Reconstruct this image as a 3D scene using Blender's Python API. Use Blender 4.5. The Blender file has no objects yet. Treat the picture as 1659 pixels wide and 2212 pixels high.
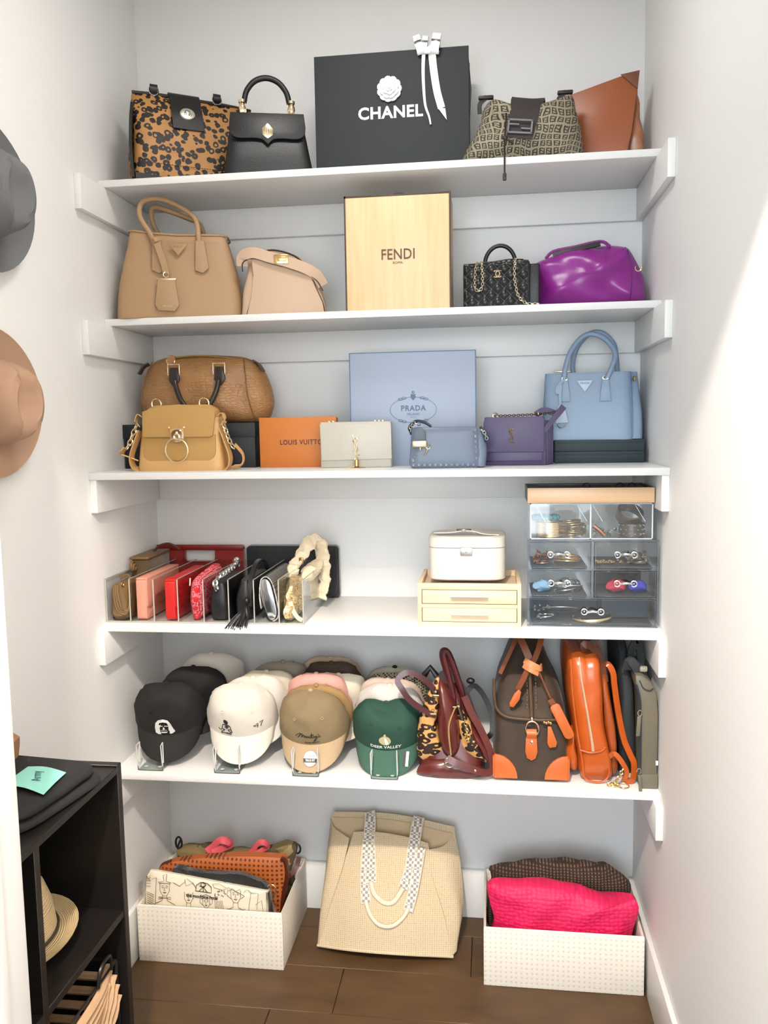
import bpy, bmesh, math, random
from mathutils import Vector, Matrix, noise
random.seed(7)
S = 0.01                      # everything below is written in centimetres
scene = bpy.context.scene
COL = scene.collection

# ---------------------------------------------------------------- camera, world, lights, exposure
cam_d = bpy.data.cameras.new('camera'); cam = bpy.data.objects.new('camera', cam_d); COL.objects.link(cam)
F_PX, C_POS, YAW, PITCH, ROLL = 1794.72, (106.71, -253.64, 156.99), math.radians(-7.468), math.radians(-5.916), math.radians(-0.955)
cam_d.sensor_fit = 'VERTICAL'; cam_d.sensor_height = 24.0; cam_d.lens = F_PX / 2212.0 * 24.0
cam_d.clip_start = 0.05; cam_d.clip_end = 50
fw = Vector((math.sin(YAW)*math.cos(PITCH), math.cos(YAW)*math.cos(PITCH), math.sin(PITCH)))
rt = Vector((math.cos(YAW), -math.sin(YAW), 0)); up = rt.cross(fw)
rt2 = rt*math.cos(ROLL) + up*math.sin(ROLL); up2 = -rt*math.sin(ROLL) + up*math.cos(ROLL)
cam.matrix_world = Matrix((( rt2.x, up2.x, -fw.x, C_POS[0]*S), (rt2.y, up2.y, -fw.y, C_POS[1]*S), (rt2.z, up2.z, -fw.z, C_POS[2]*S), (0, 0, 0, 1)))
scene.camera = cam

world = bpy.data.worlds.new('world'); scene.world = world; world.use_nodes = True
bg = world.node_tree.nodes['Background']; bg.inputs['Color'].default_value = (0.80, 0.90, 1.0, 1); bg.inputs['Strength'].default_value = 0.9

def add_light(name, kind, loc, energy, color, rot=None, **kw):
    d = bpy.data.lights.new(name, kind); d.energy = energy; d.color = color
    for k, v in kw.items(): setattr(d, k, v)
    o = bpy.data.objects.new(name, d); COL.objects.link(o); o.location = Vector(loc)*S
    if rot: o.rotation_euler = rot
    return o
# warm ceiling lamp of the passage outside the closet door; it throws the shelf shadows
add_light('hall_lamp', 'POINT', (82, -240, 285), 280, (1.0, 0.88, 0.76), shadow_soft_size=0.035)
# daylight from the tall window of the room behind the camera
add_light('window_light', 'AREA', (95, -520, 175), 142, (0.84, 0.93, 1.0), (math.radians(90), 0, 0), shape='RECTANGLE', size=2.6, size_y=2.2)
# added fill under the closet ceiling, no known fixture; brightens the upper walls
add_light('closet_fill', 'AREA', (75, -90, 291), 9, (1.0, 0.97, 0.93), (0, 0, 0), shape='DISK', size=0.35)
scene.view_settings.view_transform = 'Standard'; scene.view_settings.look = 'None'
scene.view_settings.gamma = 1.0; scene.view_settings.use_curve_mapping = False
scene.view_settings.exposure = 0.08

scene.cycles.transparent_max_bounces = 32      # stacked clear acrylic sheets

# ---------------------------------------------------------------- materials
def lin(c):
    if isinstance(c, str):
        c = c.lstrip('#'); c = tuple(int(c[i:i+2], 16)/255 for i in (0, 2, 4))
    return tuple((x/12.92 if x <= 0.04045 else ((x+0.055)/1.055)**2.4) for x in c[:3]) + (1.0,)
MATS = {}
class NT:
    """tiny node helper"""
    def __init__(s, name):
        s.m = bpy.data.materials.new(name); s.m.use_nodes = True; s.t = s.m.node_tree
        s.b = s.t.nodes['Principled BSDF']; s.out = s.t.nodes['Material Output']; s.tc = None
    def n(s, kind, **kw):
        nd = s.t.nodes.new(kind)
        for k, v in kw.items():
            if k.startswith('_'): setattr(nd, k[1:], v)
        return nd
    def l(s, a, b): s.t.links.new(a, b)
    def obj(s):
        if not s.tc: s.tc = s.n('ShaderNodeTexCoord')
        return s.tc.outputs['Object']
    def val(s, sock, v):
        if isinstance(v, (int, float)): sock.default_value = v
        else: s.l(v, sock)
    def math(s, op, a, b=0.0, c=None):
        nd = s.n('ShaderNodeMath', _operation=op); s.val(nd.inputs[0], a); s.val(nd.inputs[1], b)
        if c is not None: s.val(nd.inputs[2], c)
        return nd.outputs[0]
    def noise(s, scale, detail=3, rough=0.5, vec=None, dist=0.0):
        nd = s.n('ShaderNodeTexNoise'); nd.inputs['Scale'].default_value = scale; nd.inputs['Detail'].default_value = detail
        nd.inputs['Roughness'].default_value = rough; nd.inputs['Distortion'].default_value = dist
        s.l(vec or s.obj(), nd.inputs['Vector']); return nd
    def voro(s, scale, feature='F1', rand=1.0, vec=None):
        nd = s.n('ShaderNodeTexVoronoi', _feature=feature); nd.inputs['Scale'].default_value = scale
        nd.inputs['Randomness'].default_value = rand; s.l(vec or s.obj(), nd.inputs['Vector']); return nd
    def mix(s, fac, a, b):
        nd = s.n('ShaderNodeMix', _data_type='RGBA'); s.val(nd.inputs[0], fac)
        for sock, v in ((nd.inputs[6], a), (nd.inputs[7], b)):
            if isinstance(v, (tuple, str)): sock.default_value = lin(v)
            else: s.l(v, sock)
        return nd.outputs[2]
    def ramp(s, fac, stops, interp='LINEAR'):
        nd = s.n('ShaderNodeValToRGB'); nd.color_ramp.interpolation = interp; e = nd.color_ramp.elements
        while len(e) < len(stops): e.new(0.5)
        for el, (p, c) in zip(e, stops): el.position = p; el.color = lin(c)
        s.l(fac, nd.inputs[0]); return nd.outputs[0]
    def xyz(s):
        nd = s.n('ShaderNodeSeparateXYZ'); s.l(s.obj(), nd.inputs[0]); return nd.outputs
    def scaled(s, sc):
        nd = s.n('ShaderNodeMapping'); s.l(s.obj(), nd.inputs['Vector']); nd.inputs['Scale'].default_value = sc; return nd.outputs[0]
    def bump(s, h, strength=0.3, dist=0.1):
        nd = s.n('ShaderNodeBump'); nd.inputs['Strength'].default_value = strength; nd.inputs['Distance'].default_value = dist*S
        s.l(h, nd.inputs['Height']); s.l(nd.outputs[0], s.b.inputs['Normal']); return nd
def mat(name, color, rough=0.5, metal=0.0, bump=None, var=None, coat=0.0, sheen=0.0, spec=0.5, kind='noise'):
    """bump=(scale per metre, strength, distance cm); var=(second colour, scale, amount)"""
    if name in MATS: return MATS[name]
    t = NT(name); b = t.b
    b.inputs['Base Color'].default_value = lin(color); b.inputs['Roughness'].default_value = rough; b.inputs['Metallic'].default_value = metal
    b.inputs['Coat Weight'].default_value = coat; b.inputs['Coat Roughness'].default_value = 0.2
    b.inputs['Sheen Weight'].default_value = sheen; b.inputs['Specular IOR Level'].default_value = spec
    if var:
        nz = t.noise(var[1], 4); fac = t.math('MULTIPLY', nz.outputs[0], var[2]); t.l(t.mix(fac, color, var[0]), b.inputs['Base Color'])
    if bump:
        h = t.noise(bump[0], 3).outputs[0] if kind == 'noise' else t.voro(bump[0]).outputs['Distance']
        t.bump(h, bump[1], bump[2])
    MATS[name] = t.m; return t.m
def clear(name, tint=(0.97, 0.98, 0.985), edge=0.0, rough=0.03):
    """thin acrylic sheet: see-through with a fresnel reflection"""
    if name in MATS: return MATS[name]
    t = NT(name); t.t.nodes.remove(t.b)
    tr = t.n('ShaderNodeBsdfTransparent'); tr.inputs[0].default_value = lin(tint)
    gl = t.n('ShaderNodeBsdfGlossy'); gl.inputs['Roughness'].default_value = rough; gl.inputs['Color'].default_value = (1, 1, 1, 1)
    fr = t.n('ShaderNodeLayerWeight'); fr.inputs[0].default_value = 0.5
    f2 = t.math('ADD', t.math('MULTIPLY', t.math('POWER', fr.outputs['Facing'], 4.0), 0.75), 0.03+edge)
    mx = t.n('ShaderNodeMixShader'); t.l(f2, mx.inputs[0]); t.l(tr.outputs[0], mx.inputs[1]); t.l(gl.outputs[0], mx.inputs[2])
    t.l(mx.outputs[0], t.out.inputs[0]); MATS[name] = t.m; return t.m

WHITE = mat('white_satin_paint', '#e2e2e0', 0.38, bump=(60, 0.04, 0.05))
WALL = mat('wall_paint', '#e6e6e5', 0.62, bump=(220, 0.10, 0.05))
GOLD = mat('gold_metal', '#e2bf80', 0.22, 1.0)
PALEGOLD = mat('pale_gold_metal', '#f0dcb6', 0.2, 1.0)
SILVER = mat('silver_metal', '#dcdcda', 0.2, 1.0)
BRASS = mat('brass_metal', '#b0914f', 0.3, 1.0)
BLACKM = mat('black_leather', '#0c0c0d', 0.42, bump=(420, 0.35, 0.06), kind='v')
def leather(name, c, c2=None, rough=0.45, b=(500, 0.25, 0.05), amt=0.6, coat=0.0):
    return mat(name, c, rough, bump=b, var=(c2, 14, amt) if c2 else None, kind='v', coat=coat)

# ---------------------------------------------------------------- mesh helpers (cm)
PI = math.pi
def bm_new(): return bmesh.new()
def tr(loc=(0, 0, 0), rx=0, ry=0, rz=0):
    return Matrix.Translation(Vector(loc)) @ Matrix.Rotation(math.radians(rz), 4, 'Z') @ Matrix.Rotation(math.radians(ry), 4, 'Y') @ Matrix.Rotation(math.radians(rx), 4, 'X')
def xf(verts, M):
    if M is not None:
        for v in verts: v.co = M @ v.co
def bx(bm, c, s, r=0.0, seg=2, M=None):
    """box by centre and size, rounded edges r"""
    k = bmesh.ops.create_cube(bm, size=1.0); vs = k['verts']
    for v in vs: v.co = Vector((v.co.x*s[0]+c[0], v.co.y*s[1]+c[1], v.co.z*s[2]+c[2]))
    if r > 0:
        es = list({e for v in vs for e in v.link_edges})
        out = bmesh.ops.bevel(bm, geom=es, offset=min(r, 0.49*min(s)), segments=seg, profile=0.5, affect='EDGES')
        vs = out['verts'] + [v for v in vs if v.is_valid]; vs = list(set(vs))
        # collect whole island
        seen = set(vs); st = list(vs)
        while st:
            v = st.pop()
            for e in v.link_edges:
                w = e.other_vert(v)
                if w not in seen: seen.add(w); st.append(w)
        vs = list(seen)
    xf(vs, M); return vs
def b2(bm, x0, x1, y0, y1, z0, z1, r=0.0, seg=2, M=None):
    return bx(bm, ((x0+x1)/2, (y0+y1)/2, (z0+z1)/2), (abs(x1-x0), abs(y1-y0), abs(z1-z0)), r, seg, M)
def spl(pts, k=6, closed=False):
    """catmull-rom through points"""
    P = [Vector(p) for p in pts]; n = len(P); out = []
    rng = range(n) if closed else range(n-1)
    for i in rng:
        p0 = P[(i-1) % n] if (closed or i > 0) else P[0]*2-P[1]
        p1 = P[i]; p2 = P[(i+1) % n]
        p3 = P[(i+2) % n] if (closed or i+2 < n) else P[-1]*2-P[-2]
        for j in range(k):
            t = j/k
            out.append(0.5*((2*p1)+(p2-p0)*t+(2*p0-5*p1+4*p2-p3)*t*t+(3*p1-p0-3*p2+p3)*t**3))
    if not closed: out.append(P[-1])
    return out
def sweep(bm, path, prof, up=None, closed=False, scale=None, M=None, twist=None):
    """sweep a closed 2-D profile [(a,b)] along path; a runs along cross(tangent, up), b along up"""
    P = [Vector(p) for p in path]; n = len(P); rings = []; nrm = None
    for i in range(n):
        if closed: t = P[(i+1) % n]-P[i-1]
        else: t = P[min(i+1, n-1)]-P[max(i-1, 0)]
        if t.length < 1e-9: t = Vector((0, 0, 1))
        t.normalize()
        if up is not None:
            u = Vector(up) - t*t.dot(Vector(up))
            if u.length < 1e-3: u = nrm if nrm else t.orthogonal()
            u.normalize()
        else:
            if nrm is None: u = t.orthogonal().normalized()
            else:
                u = nrm - t*t.dot(nrm); u = u.normalized() if u.length > 1e-6 else t.orthogonal().normalized()
        nrm = u; a = t.cross(u)
        if twist: q = math.radians(twist(i/(n-1))); u, a = u*math.cos(q)+a*math.sin(q), a*math.cos(q)-u*math.sin(q)
        sc = scale(i/(n-1)) if scale else 1.0
        rings.append([bm.verts.new(P[i]+a*(x*sc)+u*(y*sc)) for x, y in prof])
    m = len(prof); vs = [v for r in rings for v in r]
    for i in range(n if closed else n-1):
        r0, r1 = rings[i], rings[(i+1) % n]
        for j in range(m): bm.faces.new((r0[j], r0[(j+1) % m], r1[(j+1) % m], r1[j]))
    if not closed:
        bm.faces.new(list(reversed(rings[0]))); bm.faces.new(rings[-1])
    xf(vs, M); return vs
def circ(r, n=8, r2=None): return [(r*math.cos(2*PI*i/n), (r2 or r)*math.sin(2*PI*i/n)) for i in range(n)]
def rect(w, h): return [(-w/2, -h/2), (w/2, -h/2), (w/2, h/2), (-w/2, h/2)]
def tube(bm, path, r, n=8, closed=False, scale=None, M=None, up=None): return sweep(bm, path, circ(r, n), up, closed, scale, M)
def strap(bm, path, w, h, up, closed=False, M=None, scale=None, twist=None):
    """flat band: width w lies across, thickness h lies along up"""
    return sweep(bm, path, rect(w, h), up, closed, scale, M, twist)
def ring(bm, c, R, r, axis='Y', n=20, m=6, R2=None, M=None, a0=0, a1=360):
    full = abs(a1-a0) >= 359.9; pts = []
    k = n if full else n+1
    for i in range(k):
        a = math.radians(a0+(a1-a0)*i/n); p, q = R*math.cos(a), (R2 or R)*math.sin(a)
        d = {'Y': (p, 0, q), 'X': (0, p, q), 'Z': (p, q, 0)}[axis]
        pts.append((c[0]+d[0], c[1]+d[1], c[2]+d[2]))
    return tube(bm, pts, r, m, full, M=M)
def lathe(bm, prof, n=20, c=(0, 0, 0), axis='Z', M=None):
    rings = []; vs = []
    for r, z in prof:
        if r < 1e-6:
            v = bm.verts.new((0, 0, z)); rings.append([v]); vs.append(v)
        else:
            rg = [bm.verts.new((r*math.cos(2*PI*i/n), r*math.sin(2*PI*i/n), z)) for i in range(n)]; rings.append(rg); vs += rg
    for a, b in zip(rings, rings[1:]):
        for i in range(n):
            j = (i+1) % n
            if len(a) == 1 and len(b) > 1: bm.faces.new((a[0], b[j], b[i]))
            elif len(b) == 1 and len(a) > 1: bm.faces.new((a[i], a[j], b[0]))
            elif len(a) > 1: bm.faces.new((a[i], a[j], b[j], b[i]))
    R = {'Z': Matrix.Identity(4), 'Y': Matrix.Rotation(PI/2, 4, 'X'), 'X': Matrix.Rotation(PI/2, 4, 'Y')}[axis]
    xf(vs, Matrix.Translation(Vector(c)) @ R); xf(vs, M); return vs
def ball(bm, c, r, s=(1, 1, 1), n=12, m=8, M=None):
    k = bmesh.ops.create_uvsphere(bm, u_segments=n, v_segments=m, radius=r)
    for v in k['verts']: v.co = Vector((v.co.x*s[0]+c[0], v.co.y*s[1]+c[1], v.co.z*s[2]+c[2]))
    xf(k['verts'], M); return k['verts']
def prism(bm, outline, y0, y1, r=0.0, M=None):
    """polygon in x-z extruded from y0 (front) to y1, rims rounded by r"""
    cx = sum(p[0] for p in outline)/len(outline); cz = sum(p[1] for p in outline)/len(outline)
    def ins(d):
        n = len(outline); out = []
        for i in range(n):
            a = Vector(outline[i-1]); b = Vector(outline[i]); c = Vector(outline[(i+1) % n])
            e1 = (b-a).normalized(); e2 = (c-b).normalized()
            n1 = Vector((-e1.y, e1.x)); n2 = Vector((-e2.y, e2.x)); m = n1+n2
            m = m.normalized() if m.length > 1e-6 else n1
            k = d/max(0.35, m.dot(n1)); out.append((b.x+m.x*k, b.y+m.y*k))
        return out
    area = sum(outline[i-1][0]*outline[i][1]-outline[i][0]*outline[i-1][1] for i in range(len(outline)))
    if area < 0: outline = list(reversed(outline))
    sg = 1 if y1 > y0 else -1
    prof = [(r, y0), (r*0.3, y0+sg*r*0.3), (0, y0+sg*r), (0, y1-sg*r), (r*0.3, y1-sg*r*0.3), (r, y1)] if r > 0 else [(0, y0), (0, y1)]
    rings = [[bm.verts.new((x, y, z)) for x, z in (ins(d) if d else outline)] for d, y in prof]
    for a, b in zip(rings, rings[1:]):
        n = len(a)
        for i in range(n): bm.faces.new((a[i], a[(i+1) % n], b[(i+1) % n], b[i]))
    bm.faces.new(list(reversed(rings[0]))); bm.faces.new(rings[-1])
    vs = [v for q in rings for v in q]; xf(vs, M); return vs
def pillow(bm, outline, yc, front, back, rings=6, p=2.6, edge=0.25, M=None, fn=None):
    """soft two-sided body: outline in x-z, bulging forward by front and backward by back"""
    cx = sum(q[0] for q in outline)/len(outline); cz = sum(q[1] for q in outline)/len(outline); n = len(outline); vs = []
    def side(sgn, bulge):
        rg = []
        for k in range(rings+1):
            s = 1-k/(rings+1)
            if k == 0: s = 1.0
            y = yc + sgn*(edge+(bulge-edge)*(1-s**p)**0.62)
            rg.append([bm.verts.new((cx+(x-cx)*s, y, cz+(z-cz)*s)) for x, z in outline])
        for a, b in zip(rg, rg[1:]):
            for i in range(n):
                j = (i+1) % n
                bm.faces.new((a[i], a[j], b[j], b[i]) if sgn < 0 else (a[j], a[i], b[i], b[j]))
        c = bm.verts.new((cx, yc+sgn*bulge, cz))
        for i in range(n):
            j = (i+1) % n
            bm.faces.new((rg[-1][i], rg[-1][j], c) if sgn < 0 else (rg[-1][j], rg[-1][i], c))
        vs.extend([v for q in rg for v in q]+[c]); return rg[0]
    a = side(-1, front); b = side(1, back)
    for i in range(n):
        j = (i+1) % n; bm.faces.new((a[j], a[i], b[i], b[j]))
    bmesh.ops.recalc_face_normals(bm, faces=list({f for v in vs for f in v.link_faces}))
    if fn:
        for v in vs: v.co = fn(v.co)
    xf(vs, M); return vs
def se(n, hx, hy, e, rot=0):
    out = []
    for i in range(n):
        a = 2*PI*i/n; c, s = math.cos(a), math.sin(a)
        out.append((hx*math.copysign(abs(c)**(2/e), c), hy*math.copysign(abs(s)**(2/e), s)))
    return out
def loft(bm, secs, n=32, cap=True, M=None, fn=None, capb=None):
    """secs: (z, cx, cy, hx, hy, exponent) superellipse slices from bottom to top"""
    rings = []
    for z, cx, cy, hx, hy, e in secs: rings.append([bm.verts.new((cx+x, cy+y, z)) for x, y in se(n, hx, hy, e)])
    for a, b in zip(rings, rings[1:]):
        for i in range(n): j = (i+1) % n; bm.faces.new((a[i], a[j], b[j], b[i]))
    vs = [v for q in rings for v in q]
    if capb is None: capb = cap
    if capb: bm.faces.new(list(reversed(rings[0])))
    if cap: bm.faces.new(rings[-1])
    if fn:
        for v in vs: v.co = fn(v.co)
    xf(vs, M); return vs
def interp(keys, k):
    """resample loft key sections smoothly"""
    out = []
    for i in range(len(keys)-1):
        p0 = keys[max(i-1, 0)]; p1 = keys[i]; p2 = keys[i+1]; p3 = keys[min(i+2, len(keys)-1)]
        for j in range(k):
            t = j/k; out.append(tuple(0.5*((2*b)+(c-a)*t+(2*a-5*b+4*c-d)*t*t+(3*b-a-3*c+d)*t**3) for a, b, c, d in zip(p0, p1, p2, p3)))
    out.append(keys[-1]); return out
def wr(amp, fr, seed=0.0, zmin=-1e9):
    """gentle cloth / leather unevenness"""
    def f(co):
        q = noise.noise_vector(Vector((co.x*fr+seed, co.y*fr, co.z*fr-seed)))
        k = max(0, min(1, (co.z-zmin)/2)) if zmin > -1e8 else 1
        return co + q*amp*k
    return f
def rrect(x0, x1, z0, z1, r, k=4):
    out = []
    rs = r if isinstance(r, (list, tuple)) else (r,)*4         # bl br tr tl
    for (cx, cz, a, q) in ((x0, z0, 180, rs[0]), (x1, z0, 270, rs[1]), (x1, z1, 0, rs[2]), (x0, z1, 90, rs[3])):
        sx = 1 if cx == x0 else -1; sz = 1 if cz == z0 else -1
        if q <= 0: out.append((cx, cz)); continue
        for i in range(k+1):
            t = math.radians(a+90*i/k); out.append((cx+sx*q+q*math.cos(t), cz+sz*q+q*math.sin(t)))
    return out
def smooth2(pts, k=4):
    return [(p.x, p.y) for p in spl([Vector((a, b, 0)) for a, b in pts], k, True)]

SPLIT = {'front_hook', 'side_panel', 'strap_ring', 'edge_trim', 'black_loop', 'trim', 'shoulder_strap', 'coiled_strap', 'grab_handle', 'strap_cluster', 'handle_strap', 'knot_band', 'handle_grip', 'dark_edging', 'chain_leather', 'rolled_strap', 'd_ring', 'clear_cover', 'chain_handle_pair', 'seam', 'ring_jewellery', 'eyelet', 'strap_knot'}
def islands(bm):
    seen = set(); out = []
    for v0 in list(bm.verts):
        if v0 in seen: continue
        seen.add(v0); st = [v0]; isl = [v0]
        while st:
            v = st.pop()
            for e in v.link_edges:
                q = e.other_vert(v)
                if q not in seen: seen.add(q); st.append(q); isl.append(q)
        out.append(isl)
    return out
def obj(name, bm, m, parent=None, smooth=True, angle=38, loc=None, rz=0, ry=0, rx=0):
    """links the bmesh as one object; for names in SPLIT each loose piece becomes an object of its own"""
    if name in SPLIT and parent is not None:
        isl = islands(bm)
        if 1 < len(isl) <= 8:
            first = None
            for g in isl:
                nb = bm_new(); mp = {v: nb.verts.new(v.co) for v in g}
                for f in {f for v in g for f in v.link_faces}: nb.faces.new([mp[v] for v in f.verts])
                o = obj_one(name, nb, m, parent, smooth, angle, loc, rz, ry, rx); first = first or o
            bm.free(); return first
    return obj_one(name, bm, m, parent, smooth, angle, loc, rz, ry, rx)
def obj_one(name, bm, m, parent=None, smooth=True, angle=38, loc=None, rz=0, ry=0, rx=0):
    me = bpy.data.meshes.new(name); bm.to_mesh(me); bm.free()
    me.transform(Matrix.Scale(S, 4))
    if smooth:
        me.shade_smooth(); me.set_sharp_from_angle(angle=math.radians(angle))
    me.materials.append(m)
    o = bpy.data.objects.new(name, me); COL.objects.link(o)
    if parent: o.parent = parent
    if loc is not None: o.location = Vector(loc)*S
    if rz or ry or rx: o.rotation_euler = (math.radians(rx), math.radians(ry), math.radians(rz))
    return o
def tag(o, label=None, cat=None, group=None, kind=None):
    if label: o['label'] = label
    if cat: o['category'] = cat
    if group: o['group'] = group
    if kind: o['kind'] = kind
    return o
def thing(name, label, cat, loc=(0, 0, 0), rz=0, group=None, rx=0, ry=0):
    o = bpy.data.objects.new(name, None); COL.objects.link(o); o.empty_display_size = 0.02
    o.location = Vector(loc)*S; o.rotation_euler = (math.radians(rx), math.radians(ry), math.radians(rz)); return tag(o, label, cat, group)
def lab(o, s): o['label'] = s; return o
def struct(name, bm, m, smooth=False): return tag(obj(name, bm, m, smooth=smooth), kind='structure')
def text(name, s, size, m, parent, loc, rx=90, ry=0, rz=0, ext=0.03, sx=1.0, shear=0.0, space=1.0, bold=0.0):
    cu = bpy.data.curves.new(name, 'FONT'); cu.body = s; cu.size = size*S; cu.align_x = 'CENTER'; cu.align_y = 'CENTER'
    cu.extrude = ext*S; cu.shear = shear; cu.space_character = space; cu.offset = bold*S; cu.resolution_u = 3
    t = bpy.data.objects.new(name, cu); COL.objects.link(t)
    me = bpy.data.meshes.new_from_object(t.evaluated_get(bpy.context.evaluated_depsgraph_get()))
    bpy.data.objects.remove(t); me.materials.clear(); me.materials.append(m); me.name = name
    me.transform(Matrix.Diagonal((sx, 1, 1, 1)))
    o = bpy.data.objects.new(name, me); COL.objects.link(o); o.parent = parent
    o.location = Vector(loc)*S; o.rotation_euler = (math.radians(rx), math.radians(ry), math.radians(rz)); return o
def line_art(bm, strokes, w, M=None, y=0.0, n=4):
    """flat printed line work: strokes are x-z polylines"""
    for s in strokes: tube(bm, [(p[0], y, p[1]) for p in s], w, n, M=M)
def chain(bm, path, L=0.9, R=0.32, r=0.09, M=None, m=5):
    """interlocked oval links along a path"""
    P = [Vector(p) for p in path]; d = [0]
    for a, b in zip(P, P[1:]): d.append(d[-1]+(b-a).length)
    k = max(2, int(d[-1]/(L*0.72))); ups = Vector((0.2, 0.9, 0.35)).normalized()
    def at(s):
        for i in range(len(P)-1):
            if s <= d[i+1]+1e-6: t = (s-d[i])/max(1e-6, d[i+1]-d[i]); return P[i].lerp(P[i+1], t), (P[i+1]-P[i]).normalized()
        return P[-1], (P[-1]-P[-2]).normalized()
    for i in range(k):
        c, t = at(d[-1]*(i+0.5)/k); u = ups - t*t.dot(ups); u.normalize(); v = t.cross(u)
        if i % 2: u = v
        pts = [c + t*(L/2*math.cos(q)) + u*(R*math.sin(q)) for q in [2*PI*j/8 for j in range(8)]]
        tube(bm, pts, r, m, True, M=M)

# ---------------------------------------------------------------- the closet shell
W = 149.69; HC = 292.0; YF = -157.0
def wall_slab(name, x0, x1, y0, y1, z0, z1, m=None): bm = bm_new(); b2(bm, x0, x1, y0, y1, z0, z1); return struct(name, bm, m or WALL)
wall_slab('wall_back', -12, W+12, 0, 10, -2, HC+2)
wall_slab('wall_left', -12, 0, YF-0.5, 0, -2, HC+2)
wall_slab('wall_right', W, W+12, YF-300, 0, -2, HC+2)
# front wall with the doorway the camera looks through
bm = bm_new(); b2(bm, -60, 43.3, YF-13, YF, -2, HC+2); b2(bm, 43.3, W, YF-13, YF, 232.7, HC+2)
struct('wall_front', bm, WALL)
bm = bm_new(); b2(bm, -80, W+12, YF-200, 10, HC, HC+6); struct('ceiling', bm, mat('ceiling_paint', '#ecebe8', 0.7))
# door jamb lining with stop strip
bm = bm_new(); b2(bm, 43.3, 44.8, YF-13.8, YF+0.6, 0, 232.7, 0.2); b2(bm, 44.8, 46.0, YF-9, YF-5.4, 0, 232.7, 0.15); b2(bm, 35, 44.4, YF+0.1, YF+1.6, 0, 232.7, 0.3)
struct('trim_1', bm, WHITE, True)
# baseboards
def baseboard(name, x0, x1, y0, y1):
    bm = bm_new(); b2(bm, x0, x1, y0, y1, 0, 16, 0.25, 2); return struct(name, bm, WHITE, True)
baseboard('baseboard_back', 1.4, W-1.4, -1.4, 0); baseboard('baseboard_left', 0, 1.4, YF, 0); baseboard('baseboard_right', W-1.4, W, YF-100, 0)

# floor: sub-floor slab and wide planks laid across, each with its own edges
t = NT('floor_wood'); v = t.scaled((0.8, 2.4, 1)); oi = t.n('ShaderNodeObjectInfo')
n1 = t.noise(9, 6, 0.6, v, 0.6); n2 = t.noise(3.0, 3); n3 = t.noise(60, 3, 0.6, t.scaled((1, 8, 1)))
c = t.ramp(t.math('ADD', t.math('MULTIPLY', n1.outputs[0], 0.7), t.math('MULTIPLY', n2.outputs[0], 0.3)), [(0.25, '#36240f'), (0.5, '#4b341a'), (0.78, '#5f4426')])
c = t.mix(t.math('MULTIPLY', oi.outputs['Random'], 0.45), c, '#55402a'); c = t.mix(t.math('MULTIPLY', t.math('GREATER_THAN', n3.outputs[0], 0.63), 0.35), c, '#3c2a18')
t.l(c, t.b.inputs['Base Color']); t.b.inputs['Roughness'].default_value = 0.5; t.bump(n3.outputs[0], 0.15, 0.06); WOODF = t.m
bm = bm_new(); b2(bm, -12, W+12, YF-300, 2, -4, -1.2); floor = struct('floor', bm, mat('subfloor', '#2a1d12', 0.9))
rows = 0; y = 7.6; pw = 18.9; SEAM = {1: 100.2, 2: 63.5}
while y > -420:
    x = SEAM[rows] - 240 if rows in SEAM else -60 - random.uniform(0, 90)
    while x < W+5:
        L = 120; x1 = min(x+L, W+11)
        if x1 > -8:
            bm = bm_new(); b2(bm, max(x, -11)+0.08, x1-0.08, y-pw+0.05, min(y-0.05, 0), -1.2, 0, 0.12, 1)
            obj('plank', bm, WOODF, floor)
        x += L
    y -= pw; rows += 1

# ---------------------------------------------------------------- built-in shelves: board on three cleats
Z1, Z2, Z3, Z4, Z5 = 224.97, 187.74, 145.76, 103.92, 61.08
SHELF = [(Z1, 30.3, 'top white shelf, carrying the leopard satchel and the black paper bag'), (Z2, 30.3, 'second white shelf from the top, under the pale wooden box and purple bag'),
         (Z3, 44.3, 'third white shelf from the top, under the blue and orange boxes'), (Z4, 41.6, 'fourth white shelf from the top, under the acrylic organisers and wooden drawers'),
         (Z5, 40.1, 'lowest white shelf, under the caps and standing handbags')]
for z, d, lb in SHELF:
    s = thing('wall_shelf', lb, 'shelf', (0, 0, z))
    bm = bm_new(); b2(bm, 0.02, W-0.02, -d, -0.02, -1.9, 0, 0.18, 2); obj('board', bm, WHITE, s)
    for x0, x1 in ((0.01, 1.9), (W-1.9, W-0.01)):
        bm = bm_new(); b2(bm, x0, x1, -43.95, -0.02, -10.8, -1.9, 0.15, 2); obj('side_cleat', bm, WHITE, s)
    bm = bm_new(); b2(bm, 1.9, W-1.9, -1.9, -0.02, -10.8, -1.9, 0.15, 2); obj('back_cleat', bm, WHITE, s)

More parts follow.
